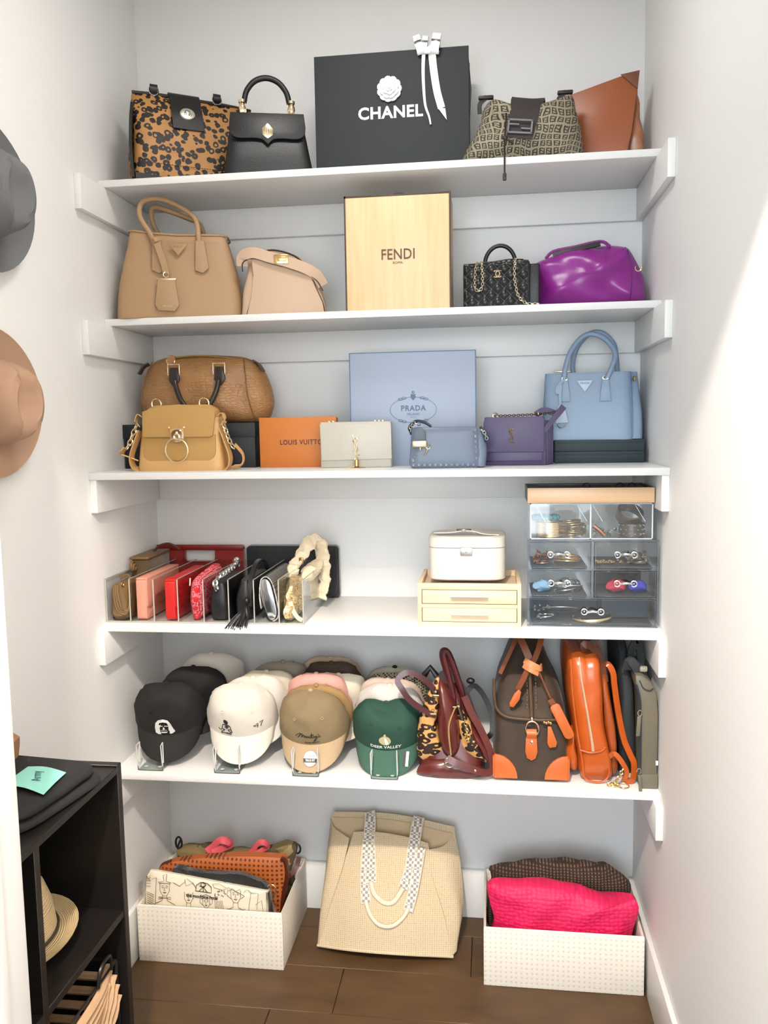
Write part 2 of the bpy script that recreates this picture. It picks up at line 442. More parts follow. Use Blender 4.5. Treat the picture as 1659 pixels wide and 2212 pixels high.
# ---------------------------------------------------------------- special materials
def leopard(name, scale=58, base=('#9a672f', '#bf8d52'), dark='#150c08', stretch=(1, 1, 1)):
    t = NT(name); v = t.scaled(stretch)
    w = t.noise(30, 2, 0.5, v); off = t.n('ShaderNodeVectorMath', _operation='SCALE'); t.l(w.outputs['Color'], off.inputs[0]); off.inputs['Scale'].default_value = 0.013
    add = t.n('ShaderNodeVectorMath'); t.l(v, add.inputs[0]); t.l(off.outputs[0], add.inputs[1])
    a = t.voro(scale, vec=add.outputs[0]); br = t.noise(90, 2, 0.5, v)
    bc = t.mix(t.noise(14, 2, 0.5, v).outputs[0], base[0], base[1])
    d = t.math('ADD', a.outputs['Distance'], t.math('MULTIPLY', t.math('SUBTRACT', br.outputs[0], 0.5), 0.22))
    ringm = t.math('MULTIPLY', t.math('LESS_THAN', d, 0.52), t.math('GREATER_THAN', t.math('ADD', d, t.math('MULTIPLY', a.outputs['Color'], 0.25)), 0.27))
    t.l(t.mix(ringm, bc, dark), t.b.inputs['Base Color']); t.b.inputs['Roughness'].default_value = 0.55
    t.bump(t.noise(900, 2, 0.5, t.scaled((1, 1, 0.3))).outputs[0], 0.3, 0.05); return t.m
LEO = leopard('leopard_hair')

def monogram_mat():
    t = NT('monogram_jacquard'); w = t.noise(11, 2); o = t.n('ShaderNodeVectorMath', _operation='SCALE'); t.l(w.outputs['Color'], o.inputs[0]); o.inputs['Scale'].default_value = 0.05
    ad = t.n('ShaderNodeVectorMath'); t.l(t.obj(), ad.inputs[0]); t.l(o.outputs[0], ad.inputs[1])
    sp = t.n('ShaderNodeSeparateXYZ'); t.l(ad.outputs[0], sp.inputs[0])
    a = t.math('FRACT', t.math('MULTIPLY', sp.outputs[0], 56)); b = t.math('FRACT', t.math('MULTIPLY', sp.outputs[2], 52))
    def band(x, lo, hi): return t.math('MULTIPLY', t.math('GREATER_THAN', x, lo), t.math('LESS_THAN', x, hi))
    def F(x, y):
        st = t.math('MULTIPLY', band(x, .12, .30), band(y, .12, .88)); tp = t.math('MULTIPLY', band(x, .12, .66), band(y, .74, .88)); md = t.math('MULTIPLY', band(x, .12, .50), band(y, .48, .60))
        return t.math('MAXIMUM', st, t.math('MAXIMUM', tp, md))
    m = t.math('MAXIMUM', F(a, b), F(t.math('SUBTRACT', 1.0, a), t.math('SUBTRACT', 1.0, b)))
    t.l(t.mix(m, '#968d78', '#3a3226'), t.b.inputs['Base Color']); t.b.inputs['Roughness'].default_value = 0.8
    t.bump(t.noise(1500, 2).outputs[0], 0.3, 0.04); return t.m
MONO = monogram_mat()

def stitch(bm, path, r=0.07, dash=0.5, gap=0.25, M=None):
    P = [Vector(p) for p in path]
    for a, b in zip(P, P[1:]):
        L = (b-a).length; k = int(L/(dash+gap)); d = (b-a).normalized()
        for i in range(k): q = a+d*(i*(dash+gap)); tube(bm, [q, q+d*dash], r, 4, M=M)
def triplate(name, par, x, y, z, w, h, m, mt, tilt=0):
    bm = bm_new(); prism(bm, [(x-w/2, z), (x, z-h), (x+w/2, z)], y-0.25, y, 0.08); return obj(name, bm, m, par)

# ================================================================ top shelf
z = Z1
# leopard satchel
t = thing('leopard_satchel', 'leopard print satchel with black leather trim and oval clasp, left end of top shelf', 'handbag', (22.4, -14.6, z), 33)
bm = bm_new(); loft(bm, interp([(0.1, 0, 0, 17.6, 6.0, 7), (1.0, 0, 0, 18.0, 6.4, 8), (12, 0, 0, 17.8, 5.8, 8), (20, 0, 0.2, 17.4, 3.8, 7), (24, 0, 0.6, 17.1, 1.8, 5), (25.0, 0, 0.6, 16.8, 1.1, 4)], 4), 48, fn=wr(0.5, 0.11, 2, 0)); obj('body', bm, LEO, t)
for s in (-1,):
    bm = bm_new(); sweep(bm, spl([(s*18.2, -4.6, 0.6), (s*18.6, -4.9, 8), (s*18.2, -4.3, 15), (s*17.5, -3.0, 19.6)], 5), rect(0.7, 5.2), up=(0.25, 1, 0)); obj('side_panel', bm, BLACKM, t)
bm = bm_new(); sweep(bm, spl([(-18, -6.3, 1.0), (-13, -6.8, 0.9), (-8, -6.9, 0.5)], 5), rect(0.5, 1.7), up=(0, 0, 1), scale=lambda q: 1-0.7*q); obj('base_trim', bm, BLACKM, t)
bm = bm_new(); tube(bm, spl([(-17.0, -0.3, 25.0), (-10, -0.6, 25.2), (0, -0.7, 25.1), (10, -0.6, 25.0), (16.8, -0.4, 24.6)], 4), 0.42, 8); obj('frame_edge', bm, mat('dark_brown_leather', '#2b1c14', 0.45), t)
bm = bm_new(); stitch(bm, [(-13.5, -6.55, 4.8), (0, -6.75, 4.7), (16.5, -6.5, 4.9)], 0.09); obj('seam', bm, mat('dark_thread', '#20140e', 0.7), t)
bm = bm_new(); strap(bm, spl([(-2.9, 1.3, 25.4), (-2.9, -0.8, 25.9), (-2.9, -2.6, 23.6), (-2.9, -4.5, 19.8), (-2.9, -5.75, 15.0)], 5), 8.6, 0.45, (0, -1, 0.15)); obj('flap_tab', bm, BLACKM, t)
bm = bm_new(); lathe(bm, [(0, 0.55), (1.35, 0.5), (2.0, 0.32), (2.2, 0)], 24, axis='Y', M=tr((-2.9, -5.0, 19.4), rx=-14) @ Matrix.Diagonal((1, 1, 0.8, 1))); o = obj('clasp_plate', bm, mat('brushed_nickel', '#cfc8b8', 0.35, 0.9), t)
bm = bm_new(); ring(bm, (-2.9, -5.6, 19.4), 0.95, 0.13, 'Y', 18, 6); ball(bm, (-2.9, -5.5, 19.4), 0.75, (1, 0.45, 1)); obj('turn_lock', bm, SILVER, o)
for i, x in enumerate((-11.2, 6.6)):
    bm = bm_new(); ring(bm, (x, -1.2, 25.9), 1.35, 0.17, 'Y', 18, 6); obj('handle_ring', bm, SILVER, t)
    bm = bm_new(); strap(bm, spl([(x, -0.6, 24.6), (x, -1.7, 26.1), (x, -1.2, 27.4), (x, -0.6, 26.2), (x, -0.2, 25)], 4), 2.1, 0.3, (0, -1, 0.2)); obj('handle_loop', bm, BLACKM, t)
# black top-handle bag
t = thing('top_handle_bag', 'small black leather bag with arched handle held by pale gold hands on top shelf', 'handbag', (45.4, -20.2, z), 15)
bm = bm_new(); loft(bm, interp([(0.05, 0, 0, 11.9, 4.6, 6), (0.8, 0, 0, 12.2, 5.0, 7), (7, 0, 0, 11.3, 4.5, 7), (13, 0, 0, 10.2, 3.2, 6), (16.6, 0, 0, 9.8, 2.4, 6)], 4), 40, fn=wr(0.25, 0.16, 5, 0)); obj('body', bm, BLACKM, t)
ol = [(-9.9, 17.0)] + [(p.x, p.z) for p in spl([(-10.3, 0, 13.2), (-9.9, 0, 11), (-8.0, 0, 9.9), (-4, 0, 10.0), (-1.6, 0, 9.7), (-0.2, 0, 8.4), (0, 0, 8.2), (0.2, 0, 8.4), (1.6, 0, 9.7), (4, 0, 10.0), (8.0, 0, 9.9), (9.9, 0, 11), (10.3, 0, 13.2)], 3)] + [(9.9, 17.0)]
bm = bm_new(); prism(bm, ol, -0.35, 0.35, 0.15, M=tr((0, -3.6, 0)) @ tr((0, 0, 17)) @ tr((0, 0, 0), rx=-9) @ tr((0, 0, -17))); b2(bm, -9.9, 9.9, -3.4, 2.2, 16.4, 17.1, 0.3); obj('flap', bm, BLACKM, t)
bm = bm_new(); prism(bm, [(-1.5, 12.6), (-0.6, 13.6), (0, 14.1), (0.6, 13.6), (1.5, 12.6), (1.4, 10.9), (0, 10.0), (-1.4, 10.9)], -5.1, -4.5, 0.18); ball(bm, (0, -5.15, 12), 0.5, (0.7, 0.5, 2.2)); obj('clasp', bm, PALEGOLD, t)
arc = spl([(-6.2, 0, 21.0), (-5.4, 0, 24), (-3.2, 0, 26.6), (0, 0, 27.6), (3.2, 0, 26.6), (5.4, 0, 24), (6.2, 0, 21.0)], 5)
bm = bm_new(); tube(bm, arc, 0.78, 10); obj('handle', bm, BLACKM, t)
for s in (-1, 1):
    bm = bm_new(); lathe(bm, [(0.0, 0), (0.7, 0.1), (0.5, 1.2), (0.75, 2.0), (1.05, 3.0), (0.9, 3.8), (0.75, 4.2), (1.0, 4.5), (1.0, 5.2), (0.0, 5.3)], 12, c=(s*6.7, 0, 16.4), M=Matrix.Identity(4))
    for k in range(4): tube(bm, [(s*6.7+(k-1.5)*0.33, -0.55, 18.9), (s*6.7+(k-1.5)*0.3, -0.75, 17.6), (s*6.7+(k-1.5)*0.24, -0.45, 16.6)], 0.2, 6)
    tube(bm, [(s*6.7-s*0.8, -0.2, 19.6), (s*6.7-s*0.95, -0.5, 18.5), (s*6.7-s*0.5, -0.6, 17.7)], 0.22, 6)
    ball(bm, (s*6.7, -2.2, 17.1), 0.5, (1, 1, 0.5)); obj('hand_fitting', bm, PALEGOLD, t)
# black paper carrier bag with flower, ribbon and lettering
BP = mat('black_paper', '#161d1f', 0.6, bump=(900, 0.12, 0.03)); PWHITE = mat('white_print', '#f1f1ef', 0.5)
t = thing('paper_shopping_bag', 'large black paper shopping bag with white lettering, camellia and ribbon', 'shopping bag', (79.6, -11.5, z))
bm = bm_new()
def pbag(co): 
    k = co.z/33.3; co = co.copy()
    if abs(co.x) > 21: co.x += -math.copysign(0.0, co.x)
    if co.y > 0: co.y = co.y*(1-0.35*k)
    return co
b2(bm, -21.2, 21.2, -6, 6, 0, 0.4); b2(bm, -21.2, 21.2, -6, -5.8, 0, 33.3); b2(bm, -21.2, 21.2, 4.2, 4.4, 0, 33.0)
for s in (-1, 1):
    ys = [(-5.9, 0), (-0.5, s*(-1.2)), (4.4, 0)]
    for (ya, xa), (yb, xb) in zip(ys, ys[1:]):
        f = [bm.verts.new(c) for c in ((s*21.1, ya, 0.2), (s*21.1, yb, 0.2), (s*21.1+xb, yb, 33), (s*21.1+xa, ya, 33))]; bm.faces.new(f)
obj('bag_body', bm, BP, t, smooth=False)
bm = bm_new(); prism(bm, [(21.15, 10), (21.9, 22), (21.15, 31)], -5.4, -5.2, 0); obj('side_fold', bm, BP, t, smooth=False)
text('lettering', 'CHANEL', 4.35, PWHITE, t, (-0.3, -6.05, 17.3), sx=1.02, space=1.06, bold=0.13)
fl = bm_new()
for ri, (R, n, rr, dy) in enumerate(((2.35, 11, 1.15, 0.0), (1.7, 8, 1.05, 0.55), (1.05, 6, 0.85, 1.0), (0.45, 4, 0.6, 1.35))):
    for k in range(n):
        a = 2*PI*k/n+ri*0.35; M = tr((-0.4, -6.3-dy, 23.4)) @ Matrix.Rotation(-a, 4, 'Y') @ tr((R, 0, 0), rz=-22)
        lathe(fl, [(0, 0.22), (rr*0.6, 0.12), (rr*0.95, -0.02), (rr, -0.18), (rr*0.7, -0.2), (0, -0.2)], 10, axis='Y', M=M)
ball(fl, (-0.4, -7.9, 23.4), 0.55, (1, 0.7, 1)); obj('camellia', fl, mat('white_card', '#f2f2f2', 0.55), t)
RIB = mat('white_ribbon', '#f0f0ee', 0.45)
bm = bm_new()
strap(bm, spl([(9.2, -6.6, 33.0), (8.9, -6.4, 28), (9.0, -6.3, 23), (9.4, -6.4, 18.5), (10.4, -6.5, 15.5), (10.8, -6.6, 13.4)], 5), 1.0, 0.05, (0, -1, 0), scale=lambda q: 1-0.6*q)
strap(bm, spl([(11.2, -6.7, 34.0), (11.7, -6.6, 28), (12.6, -6.5, 22), (13.8, -6.5, 17.5)], 5), 2.0, 0.05, (0, -1, 0))
f = [bm.verts.new(c) for c in ((12.8, -6.5, 17.6), (14.8, -6.5, 17.4), (15.2, -6.5, 14.3))]; bm.faces.new(f)
obj('ribbon_tail', bm, RIB, t, smooth=False)
bm = bm_new()
for cx, h, a, w_ in ((8.0, 2.6, -16, 1.9), (9.4, 2.1, 8, 1.5), (12.3, 2.7, 10, 2.3)):
    sweep(bm, [(0, -0.9-1.1*math.cos(q), 0.9+h*math.sin(q)) for q in [2*PI*i/24 for i in range(24)]], rect(w_, 0.06), up=(0, 0.02, 1), closed=True, M=tr((cx, -6.0, 33.2), ry=a))
bx(bm, (10.2, -7.3, 32.3), (2.0, 1.0, 1.9), 0.4); obj('bow', bm, RIB, t)
text('ribbon_print', 'NEL', 1.1, mat('black_print', '#151515', 0.5), t, (7.6, -7.95, 34.3), ry=-75, ext=0.02)
# monogrammed hobo
t = thing('monogram_hobo_bag', 'slouchy grey brown jacquard bag with letter pattern, dark flap and square buckle', 'handbag', (115, -20.6, z))
ol = smooth2([(-16.2, 0.3), (-15.2, 4.4), (-13.4, 7.8), (-11.2, 11.9), (-10.6, 14.9), (-9.3, 17.0), (-7.9, 17.6), (-4.6, 16.2), (-0.1, 15.3), (5.8, 15.8), (9.8, 16.8), (12.9, 17.2), (14.0, 13.0), (15.2, 8.9), (15.9, 4.3), (15.7, 1.2), (13.5, 0.2), (8, 0.0), (0, 0), (-10, 0)], 3)
def slouch(co):
    k = max(0, min(1, co.z/4)); q = noise.noise_vector(Vector((co.x*0.13, co.y*0.13, co.z*0.13+4)))
    f = math.sin(co.x*0.55+co.z*0.35)*0.35 + math.sin(co.x*0.2-co.z*0.7)*0.35
    return Vector((co.x, co.y-(0.9*q.y+f)*k, co.z+0.3*q.z*k))
bm = bm_new(); pillow(bm, ol, 0, 6.5, 3.6, 12, 2.4, 0.3, fn=slouch); obj('body', bm, MONO, t)
BRN = mat('dark_brown_fabric', '#332c2b', 0.75, bump=(1200, 0.3, 0.04))
bm = bm_new(); strap(bm, spl([(1.4, 2.5, 15.8), (1.4, 0.6, 17.1), (1.3, -2.0, 16.6), (0.6, -5.2, 13.5), (-0.3, -6.9, 9), (-1.0, -7.4, 5.2)], 5), 9.6, 0.35, (0, -1, 0.1), scale=lambda q: 1-0.32*q); fl = obj('flap', bm, BRN, t)
bk = mat('dark_nickel', '#8b868c', 0.35, 0.7)
bm = bm_new(); M = tr((-0.9, -7.75, 8.0), ry=6)
for c, s in (((0, 0, 1.55), (6.4, 0.4, 0.55)), ((0, 0, -1.55), (6.4, 0.4, 0.55)), ((-2.95, 0, 0), (0.55, 0.4, 3.4)), ((2.95, 0, 0), (0.55, 0.4, 3.4)), ((-1.5, 0, 0.45), (2.6, 0.4, 0.5)), ((1.5, 0, -0.5), (2.6, 0.4, 0.5))): bx(bm, c, s, 0.12, 1, M=M)
obj('buckle', bm, bk, fl)
for s, px, pz in ((-1, -9.6, 17.6), (1, 11.0, 17.6)):
    bm = bm_new(); bx(bm, (px, -0.5, pz+0.6), (4.0, 1.6, 0.9), 0.3, M=None); strap(bm, spl([(px-s*0+0.2, -0.6, pz+0.8), (px-1.6, -0.2, pz-0.8), (px-1.7, 0, pz-3.2)], 4), 1.2, 0.3, (0, -1, 0)); o = obj('strap_anchor', bm, mat('dark_leather', '#221a1b', 0.45), t)
for x, zz in ((-7.2, 13.2), (7.4, 13.4)):
    bm = bm_new(); ring(bm, (x, -4.3, zz), 0.6, 0.16, 'Y', 14, 5); obj('eyelet', bm, SILVER, t)
bm = bm_new(); tube(bm, spl([(-4.4, -6.0, 12), (-4.6, -7.4, 8), (-4.8, -7.9, 5.4), (-4.9, -9.4, 1.6), (-4.9, -10.4, -0.6), (-4.9, -10.4, -4.4)], 5), 0.24, 6); tube(bm, spl([(-4.8, -7.9, 5.4), (-3.6, -8.2, 4.4), (-2.6, -8.0, 3.6)], 4), 0.3, 6); ball(bm, (-4.7, -8.1, 5.2), 0.6, (1.2, 0.8, 1)); o = obj('drawcord', bm, mat('dark_leather', '#221a1b', 0.45), t)
bm = bm_new(); bx(bm, (-4.9, -10.4, -5.1), (0.95, 0.8, 1.9), 0.25); obj('cord_end', bm, mat('dark_leather', '#221a1b', 0.45), o)
# tan leather tote, folded
TAN = leather('cognac_leather', '#9a5630', '#864423', 0.36, (260, 0.06, 0.04), 0.5)
t = thing('folded_leather_tote', 'tall cognac leather tote folded flat, right end of top shelf', 'handbag', (138.3, -11, z), -8)
bm = bm_new(); prism(bm, [(-11.5, 0.2), (-10.8, 9), (-10.2, 20.0), (3.2, 23.3), (8.0, 23.8), (7.3, 17.5), (6.4, 9), (4.6, 0.2)], -5, -3.6, 0.5); obj('front_panel', bm, TAN, t)
bm = bm_new(); pillow(bm, smooth2([(5.0, 0.1), (10.0, 0.1), (9.4, 5), (8.6, 11), (7.9, 17), (6.8, 20), (5.6, 12)], 3), -1.4, 2.0, 2.5, 6, fn=wr(0.7, 0.3, 3)); prism(bm, [(-9, 0.1), (8.8, 0.1), (8.0, 12), (7.6, 22.6), (-7, 20)], -0.5, 2.5, 0.5); obj('gusset', bm, leather('cognac_sheen', '#a8704f', '#8a5637', 0.25, (200, 0.06, 0.04)), t)
bm = bm_new(); prism(bm, [(3.2, 23.45), (8.05, 23.95), (7.6, 19.3)], -5.5, -5.05, 0.1); obj('corner_tab', bm, leather('dark_tan', '#71402a'), t)
bm = bm_new(); strap(bm, spl([(6.9, -4.2, 19.5), (6.5, -4.4, 12), (5.6, -4.6, 6), (4.0, -4.8, 2.6), (0, -5.0, 1.4), (-6, -5.1, 0.8)], 5), 0.5, 0.25, (0, -1, 0)); obj('piping', bm, mat('dark_edge', '#3a1f14', 0.5), t)

# ================================================================ second shelf
z = Z2
BEI = leather('saffiano_beige', '#a4835f', None, 0.5, (700, 0.12, 0.03))
t = thing('tote_bag', 'large tan beige leather tote with two round handles and hanging tag', 'handbag', (19.2, -20.5, z), 12)
bm = bm_new(); loft(bm, interp([(0.05, 0, 0, 17.0, 7.6, 6), (0.7, 0, 0, 17.4, 8.0, 7), (8, 0, 0, 16.8, 7.6, 7), (16, 0, 0, 15.2, 6.6, 7), (22.6, 0, 0, 13.6, 5.8, 6)], 4), 48, cap=False, capb=True, fn=lambda co: Vector((co.x+(0 if abs(co.y) > 5 else -math.copysign(1.6, co.x)*(1-abs(co.y)/5)*(abs(co.x) > 8)*min(1, co.z/10)), co.y, co.z+(max(0, -co.x-4)*0.16 if co.z > 20 else 0)))); obj('body', bm, BEI, t)
bm = bm_new(); loft(bm, interp([(2, 0, 0, 15.5, 6.5, 6), (22.3, 0, 0, 13.1, 5.3, 6)], 3), 40, cap=False, capb=True); bmesh.ops.reverse_faces(bm, faces=bm.faces); obj('lining', bm, leather('beige_lining', '#8c6c4a'), t)
bm = bm_new(); tube(bm, [(x, y-(0.1), 22.7+max(0, -x-4)*0.16) for x, y in se(48, 13.6, 5.8, 6)], 0.32, 6, True); stitch(bm, [(-12, -6.4, 21.4), (12, -6.4, 20.6)], 0.05, 0.4, 0.3); obj('rim', bm, BEI, t)
for yy, nm, x0, top in ((-6.4, 'front', -6.0, 33.4), (5.4, 'back', -4.2, 31.2)):
    bm = bm_new(); x1 = 6.0 if yy < 0 else 6.4
    tube(bm, spl([(x0+0.6, yy-0.5, 19), (x0-1.2, yy-0.3, 23), (x0-4.0, yy*0.8, 28), (x0-3.6, yy*0.5, 32), (x0+0.4, yy*0.3, top), (x0+5.6, yy*0.4, top-1.8), (x1-1.2, yy*0.7, 27.6), (x1, yy-0.3, 22), (x1, yy-0.5, 18.5)], 6), 0.72, 10); obj('handle', bm, BEI, t)
    if yy < 0:
        for s, x in ((-1, x0+0.7), (1, x1+0.4)):
            bm = bm_new(); prism(bm, [(x-1.1, 20.8), (x+1.1, 20.8), (x+2.2, 13.4), (x+0.5, 12.0), (x-1.6, 12.9)], -7.95, -7.3, 0.15); obj('handle_tab', bm, BEI, t)
triplate('triangle_plaque', t, 0.4, -7.35, 20.0, 5.2, 3.2, leather('plaque_beige', '#a48158'), None)
text('plaque_lettering', 'PRADA', 0.85, leather('plaque_deep', '#84663f'), t, (0.4, -7.62, 19.3), ext=0.02)
bm = bm_new(); strap(bm, spl([(-5.6, -7.6, 20.8), (-4.8, -8.9, 19), (-3.4, -8.9, 14.5), (-2.9, -8.8, 11.8)], 4), 1.7, 0.3, (0, -1, 0)); strap(bm, spl([(-6.7, -7.2, 20.2), (-5.6, -8.7, 20.8), (-4.4, -7.6, 21.4)], 4), 1.2, 0.4, (0, -1, 0)); obj('tag_strap', bm, BEI, t)
bm = bm_new(); ring(bm, (-2.9, -8.9, 11.5), 0.75, 0.14, 'Y', 14, 5); bx(bm, (-2.9, -8.9, 10.3), (5.2, 0.5, 0.5), 0.1); o = obj('tag_ring', bm, PALEGOLD, t)
bm = bm_new(); prism(bm, [(-5.2, 10.2), (-0.6, 10.2), (0.3, 3.2), (-0.9, 1.6), (-5.3, 1.9), (-6.2, 3.5)], -9.15, -8.6, 0.15); tg = obj('luggage_tag', bm, BEI, t)
text('tag_lettering', 'PRADA', 0.8, PALEGOLD, t, (-2.9, -9.2, 3.0), ext=0.02)
for x in (-12.5, 12.5): bm = bm_new(); ball(bm, (x, -6.5, 0.3), 0.42, (1, 1, 0.7)); obj('foot_stud', bm, GOLD, t)

# blush satchel
BLU = leather('blush_leather', '#bfa288', None, 0.5, (650, 0.2, 0.04)); DKE = mat('dark_edge_paint', '#3b2b22', 0.5)
t = thing('blush_satchel', 'small blush pink leather satchel with dark edges and gold lock plate', 'handbag', (49.0, -20, z), 10)
fo = [(-10.3, 0.1), (11.2, 0.1), (10.6, 3.5), (8.6, 8.0), (6.9, 12.4), (-8.6, 15.9), (-8.2, 11), (-9.0, 5)]
bm = bm_new(); prism(bm, fo, -5.2, -4.7, 0.15); obj('front_panel', bm, BLU, t)
for q_ in ([(-8.5, 0, 15.9), (-8.1, 0, 11), (-8.9, 0, 5), (-10.3, 0, 0.3)], [(6.9, 0, 12.4), (8.6, 0, 8.0), (10.6, 0, 3.5), (11.2, 0, 0.3)]): bm = bm_new(); tube(bm, [(p.x, -4.95, p.z) for p in spl(q_, 5)], 0.17, 5); obj('edge_piping', bm, DKE, t)
bm = bm_new(); loft(bm, interp([(0.05, -0.1, 0.2, 11.9, 4.9, 7), (5, -0.3, 0.2, 11.4, 4.9, 7), (11, -0.8, 0.2, 9.6, 4.2, 7), (14.2, -1.0, 0.2, 8.9, 3.4, 6)], 4), 40, fn=wr(0.3, 0.2, 3, 0)); obj('body', bm, BLU, t)
bm = bm_new(); pts = spl([(-11.2, -4.2, 13.6), (-10.9, -4.8, 16.0), (-8.0, -5.6, 16.9), (-3.5, -5.9, 15.6), (1.0, -6.0, 14.4), (6.2, -5.8, 12.6), (9.2, -5.2, 10.8), (10.8, -4.2, 8.2)], 5)
strap(bm, pts, 3.0, 0.4, (0, -1, 0.12)); obj('belt_flap', bm, BLU, t)
bm = bm_new(); tube(bm, [(p.x, p.y-0.05, p.z-1.5) for p in pts], 0.16, 5); obj('flap_edge', bm, DKE, t)
bm = bm_new(); strap(bm, spl([(-9.0, -3, 14.0), (-7.0, -1, 17.0), (-2.5, 0, 18.0), (3.0, 0, 16.4), (6.5, -1, 13)], 5), 3.2, 0.4, (0, -0.6, 1)); obj('handle', bm, leather('suede_taupe', '#b79f86'), t)
bm = bm_new(); strap(bm, spl([(-8.6, -2.6, 15.0), (-6.6, -2.0, 17.5), (-2.5, -1.4, 18.4), (3.0, -1.4, 16.8), (6.7, -2, 13.5)], 5), 0.4, 0.3, (0, -1, 1)); obj('handle_edge', bm, DKE, t)
bm = bm_new(); bx(bm, (-0.4, -6.35, 15.0), (3.9, 0.3, 2.5), 0.15, M=None); bx(bm, (-0.2, -6.7, 15.0), (2.4, 0.5, 1.1), 0.15); obj('lock_plate', bm, GOLD, t)
# tall pale wood presentation box
def woodmat(name, c1, c2, sc=(14, 14, 1.0), rough=0.45):
    t = NT(name); v = t.scaled(sc); n = t.noise(4, 4, 0.55, v, 0.5)
    t.l(t.ramp(n.outputs[0], [(0.3, c1), (0.7, c2)]), t.b.inputs['Base Color']); t.b.inputs['Roughness'].default_value = rough; return t.m
t = thing('wooden_presentation_box', 'tall pale wood box with brown lettering standing on second shelf', 'box', (81.9, -20.2, z))
bm = bm_new(); b2(bm, -13.9, 13.9, -7.3, -6.6, 0, 29.8, 0.15); obj('sliding_panel', bm, woodmat('pale_maple', '#dfc49a', '#d4b384'), t)
DKW = mat('dark_wood_edge', '#4a3423', 0.5)
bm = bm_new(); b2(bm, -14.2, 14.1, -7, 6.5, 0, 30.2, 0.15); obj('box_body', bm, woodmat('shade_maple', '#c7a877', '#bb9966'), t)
bm = bm_new()
for a in ((-14.35, -13.85, -7.1, -6.4, 0.05, 30.4), (13.75, 14.2, -7.5, -6.3, 0.05, 30.4), (-14.35, 14.2, -7.1, -6.2, 29.75, 30.35)): b2(bm, *a, 0.05)
obj('dark_edging', bm, DKW, t)
bm = bm_new(); strap(bm, spl([(-2.8, -3, 30.2), (-1.2, -3, 31.1), (1.5, -3, 31.1), (3, -3, 30.2)], 4), 2.5, 0.2, (0, 0, 1)); obj('pull_strap', bm, mat('dark_leather', '#221a1b', 0.45), t)
BRP = mat('brown_print', '#5b3a22', 0.5)
text('lettering', 'FENDI', 3.9, BRP, t, (0.1, -7.38, 14.6), sx=0.84, ext=0.02, space=1.05, bold=0.04)
text('small_lettering', 'ROMA', 0.95, BRP, t, (0.0, -7.38, 12.5), ext=0.02)
# black quilted mini bag with chain
QM = leather('black_lambskin', '#1b1b1c', None, 0.33, (600, 0.1, 0.03))
t = thing('quilted_mini_bag', 'small black quilted bag with round handle, woven metal chain and interlocked emblem', 'handbag', (108.6, -20.5, z), -3)
bm = bm_new()
def quilt(bm, x0, x1, z0, z1, y, nx, nz, amp, p):
    g = []
    for j in range(nz+1):
        row = []
        for i in range(nx+1):
            x = x0+(x1-x0)*i/nx; zz = z0+(z1-z0)*j/nz
            u = ((x+zz)/p) % 1.0; v = ((x-zz)/p) % 1.0
            h = (math.sin(PI*u)*math.sin(PI*v))**0.6
            e = min(1, min(x-x0, x1-x, zz-z0, z1-zz)/0.6); row.append(bm.verts.new((x, y-amp*h*e-0.05, zz)))
        g.append(row)
    for j in range(nz):
        for i in range(nx): bm.faces.new((g[j][i], g[j][i+1], g[j+1][i+1], g[j+1][i]))
quilt(bm, -9.0, 8.2, 0.2, 11.8, -4.9, 104, 70, 0.75, 3.4); obj('quilted_front', bm, QM, t, angle=80)
bm = bm_new(); b2(bm, -9.2, 8.4, -5.0, 4.6, 0, 12.0, 0.5, 3); obj('body', bm, QM, t)
bm = bm_new(); b2(bm, 8.0, 11.0, -4.0, 4.0, 0.05, 11.4, 0.5, 3); obj('side_gusset', bm, BLACKM, t)
bm = bm_new(); tube(bm, [(4.1*math.cos(a)+0.4, 0, 12.3+4.9*math.sin(a)) for a in [PI*i/18 for i in range(19)]], 0.55, 10); obj('handle', bm, BLACKM, t)
bm = bm_new()
chain(bm, spl([(-4.4, -0.8, 12.5), (-1, -1.4, 12.5), (3, -1.6, 12.9), (6.6, -1, 12.8)], 4), 0.95, 0.34, 0.11)
chain(bm, spl([(-4.2, 0.8, 12.5), (0, 1.0, 12.6), (4, 1.0, 13.2), (8.0, 0.5, 12.8)], 4), 0.95, 0.34, 0.11)
chain(bm, spl([(-4.5, -3.0, 12.6), (-4.2, -5.6, 11.3), (-4.0, -5.9, 8.4), (-4.0, -5.9, 6.0), (-4.7, -6.0, 4.6), (-5.9, -6.0, 5.2), (-6.0, -5.9, 8.0), (-5.7, -5.6, 11.2), (-5.4, -3.2, 12.5)], 4), 0.95, 0.34, 0.11)
chain(bm, spl([(4.6, -2.4, 13.2), (4.5, -5.6, 11.4), (4.4, -6.0, 8.0), (4.9, -6.0, 4.5), (5.8, -6.2, 2.2), (7.8, -6.4, 0.7), (10.8, -6.5, 0.5)], 4), 0.95, 0.34, 0.11)
obj('chain', bm, mat('aged_gold_chain', '#e2d8c2', 0.25, 1.0), t)
bm = bm_new(); tube(bm, spl([(-4.4, -0.9, 12.75), (-1, -1.5, 12.75), (3, -1.7, 13.1), (6.6, -1.1, 13)], 4), 0.22, 6); tube(bm, spl([(-4.2, 0.9, 12.8), (4, 1.0, 13.4), (8.0, 0.5, 13)], 4), 0.22, 6); obj('chain_leather', bm, BLACKM, t)
for x in (-4.0, 4.6): bm = bm_new(); ring(bm, (x, 0, 12.6), 0.55, 0.16, 'X', 12, 5); obj('handle_ring', bm, PALEGOLD, t)
bm = bm_new()
for s in (-1, 1): tube(bm, [(-s*0.42+s*0.95*math.cos(a), -5.75, 8.8+0.82*math.sin(a)) for a in [math.radians(-128+256*i/16) for i in range(17)]], 0.17, 6)
obj('emblem', bm, PALEGOLD, t)
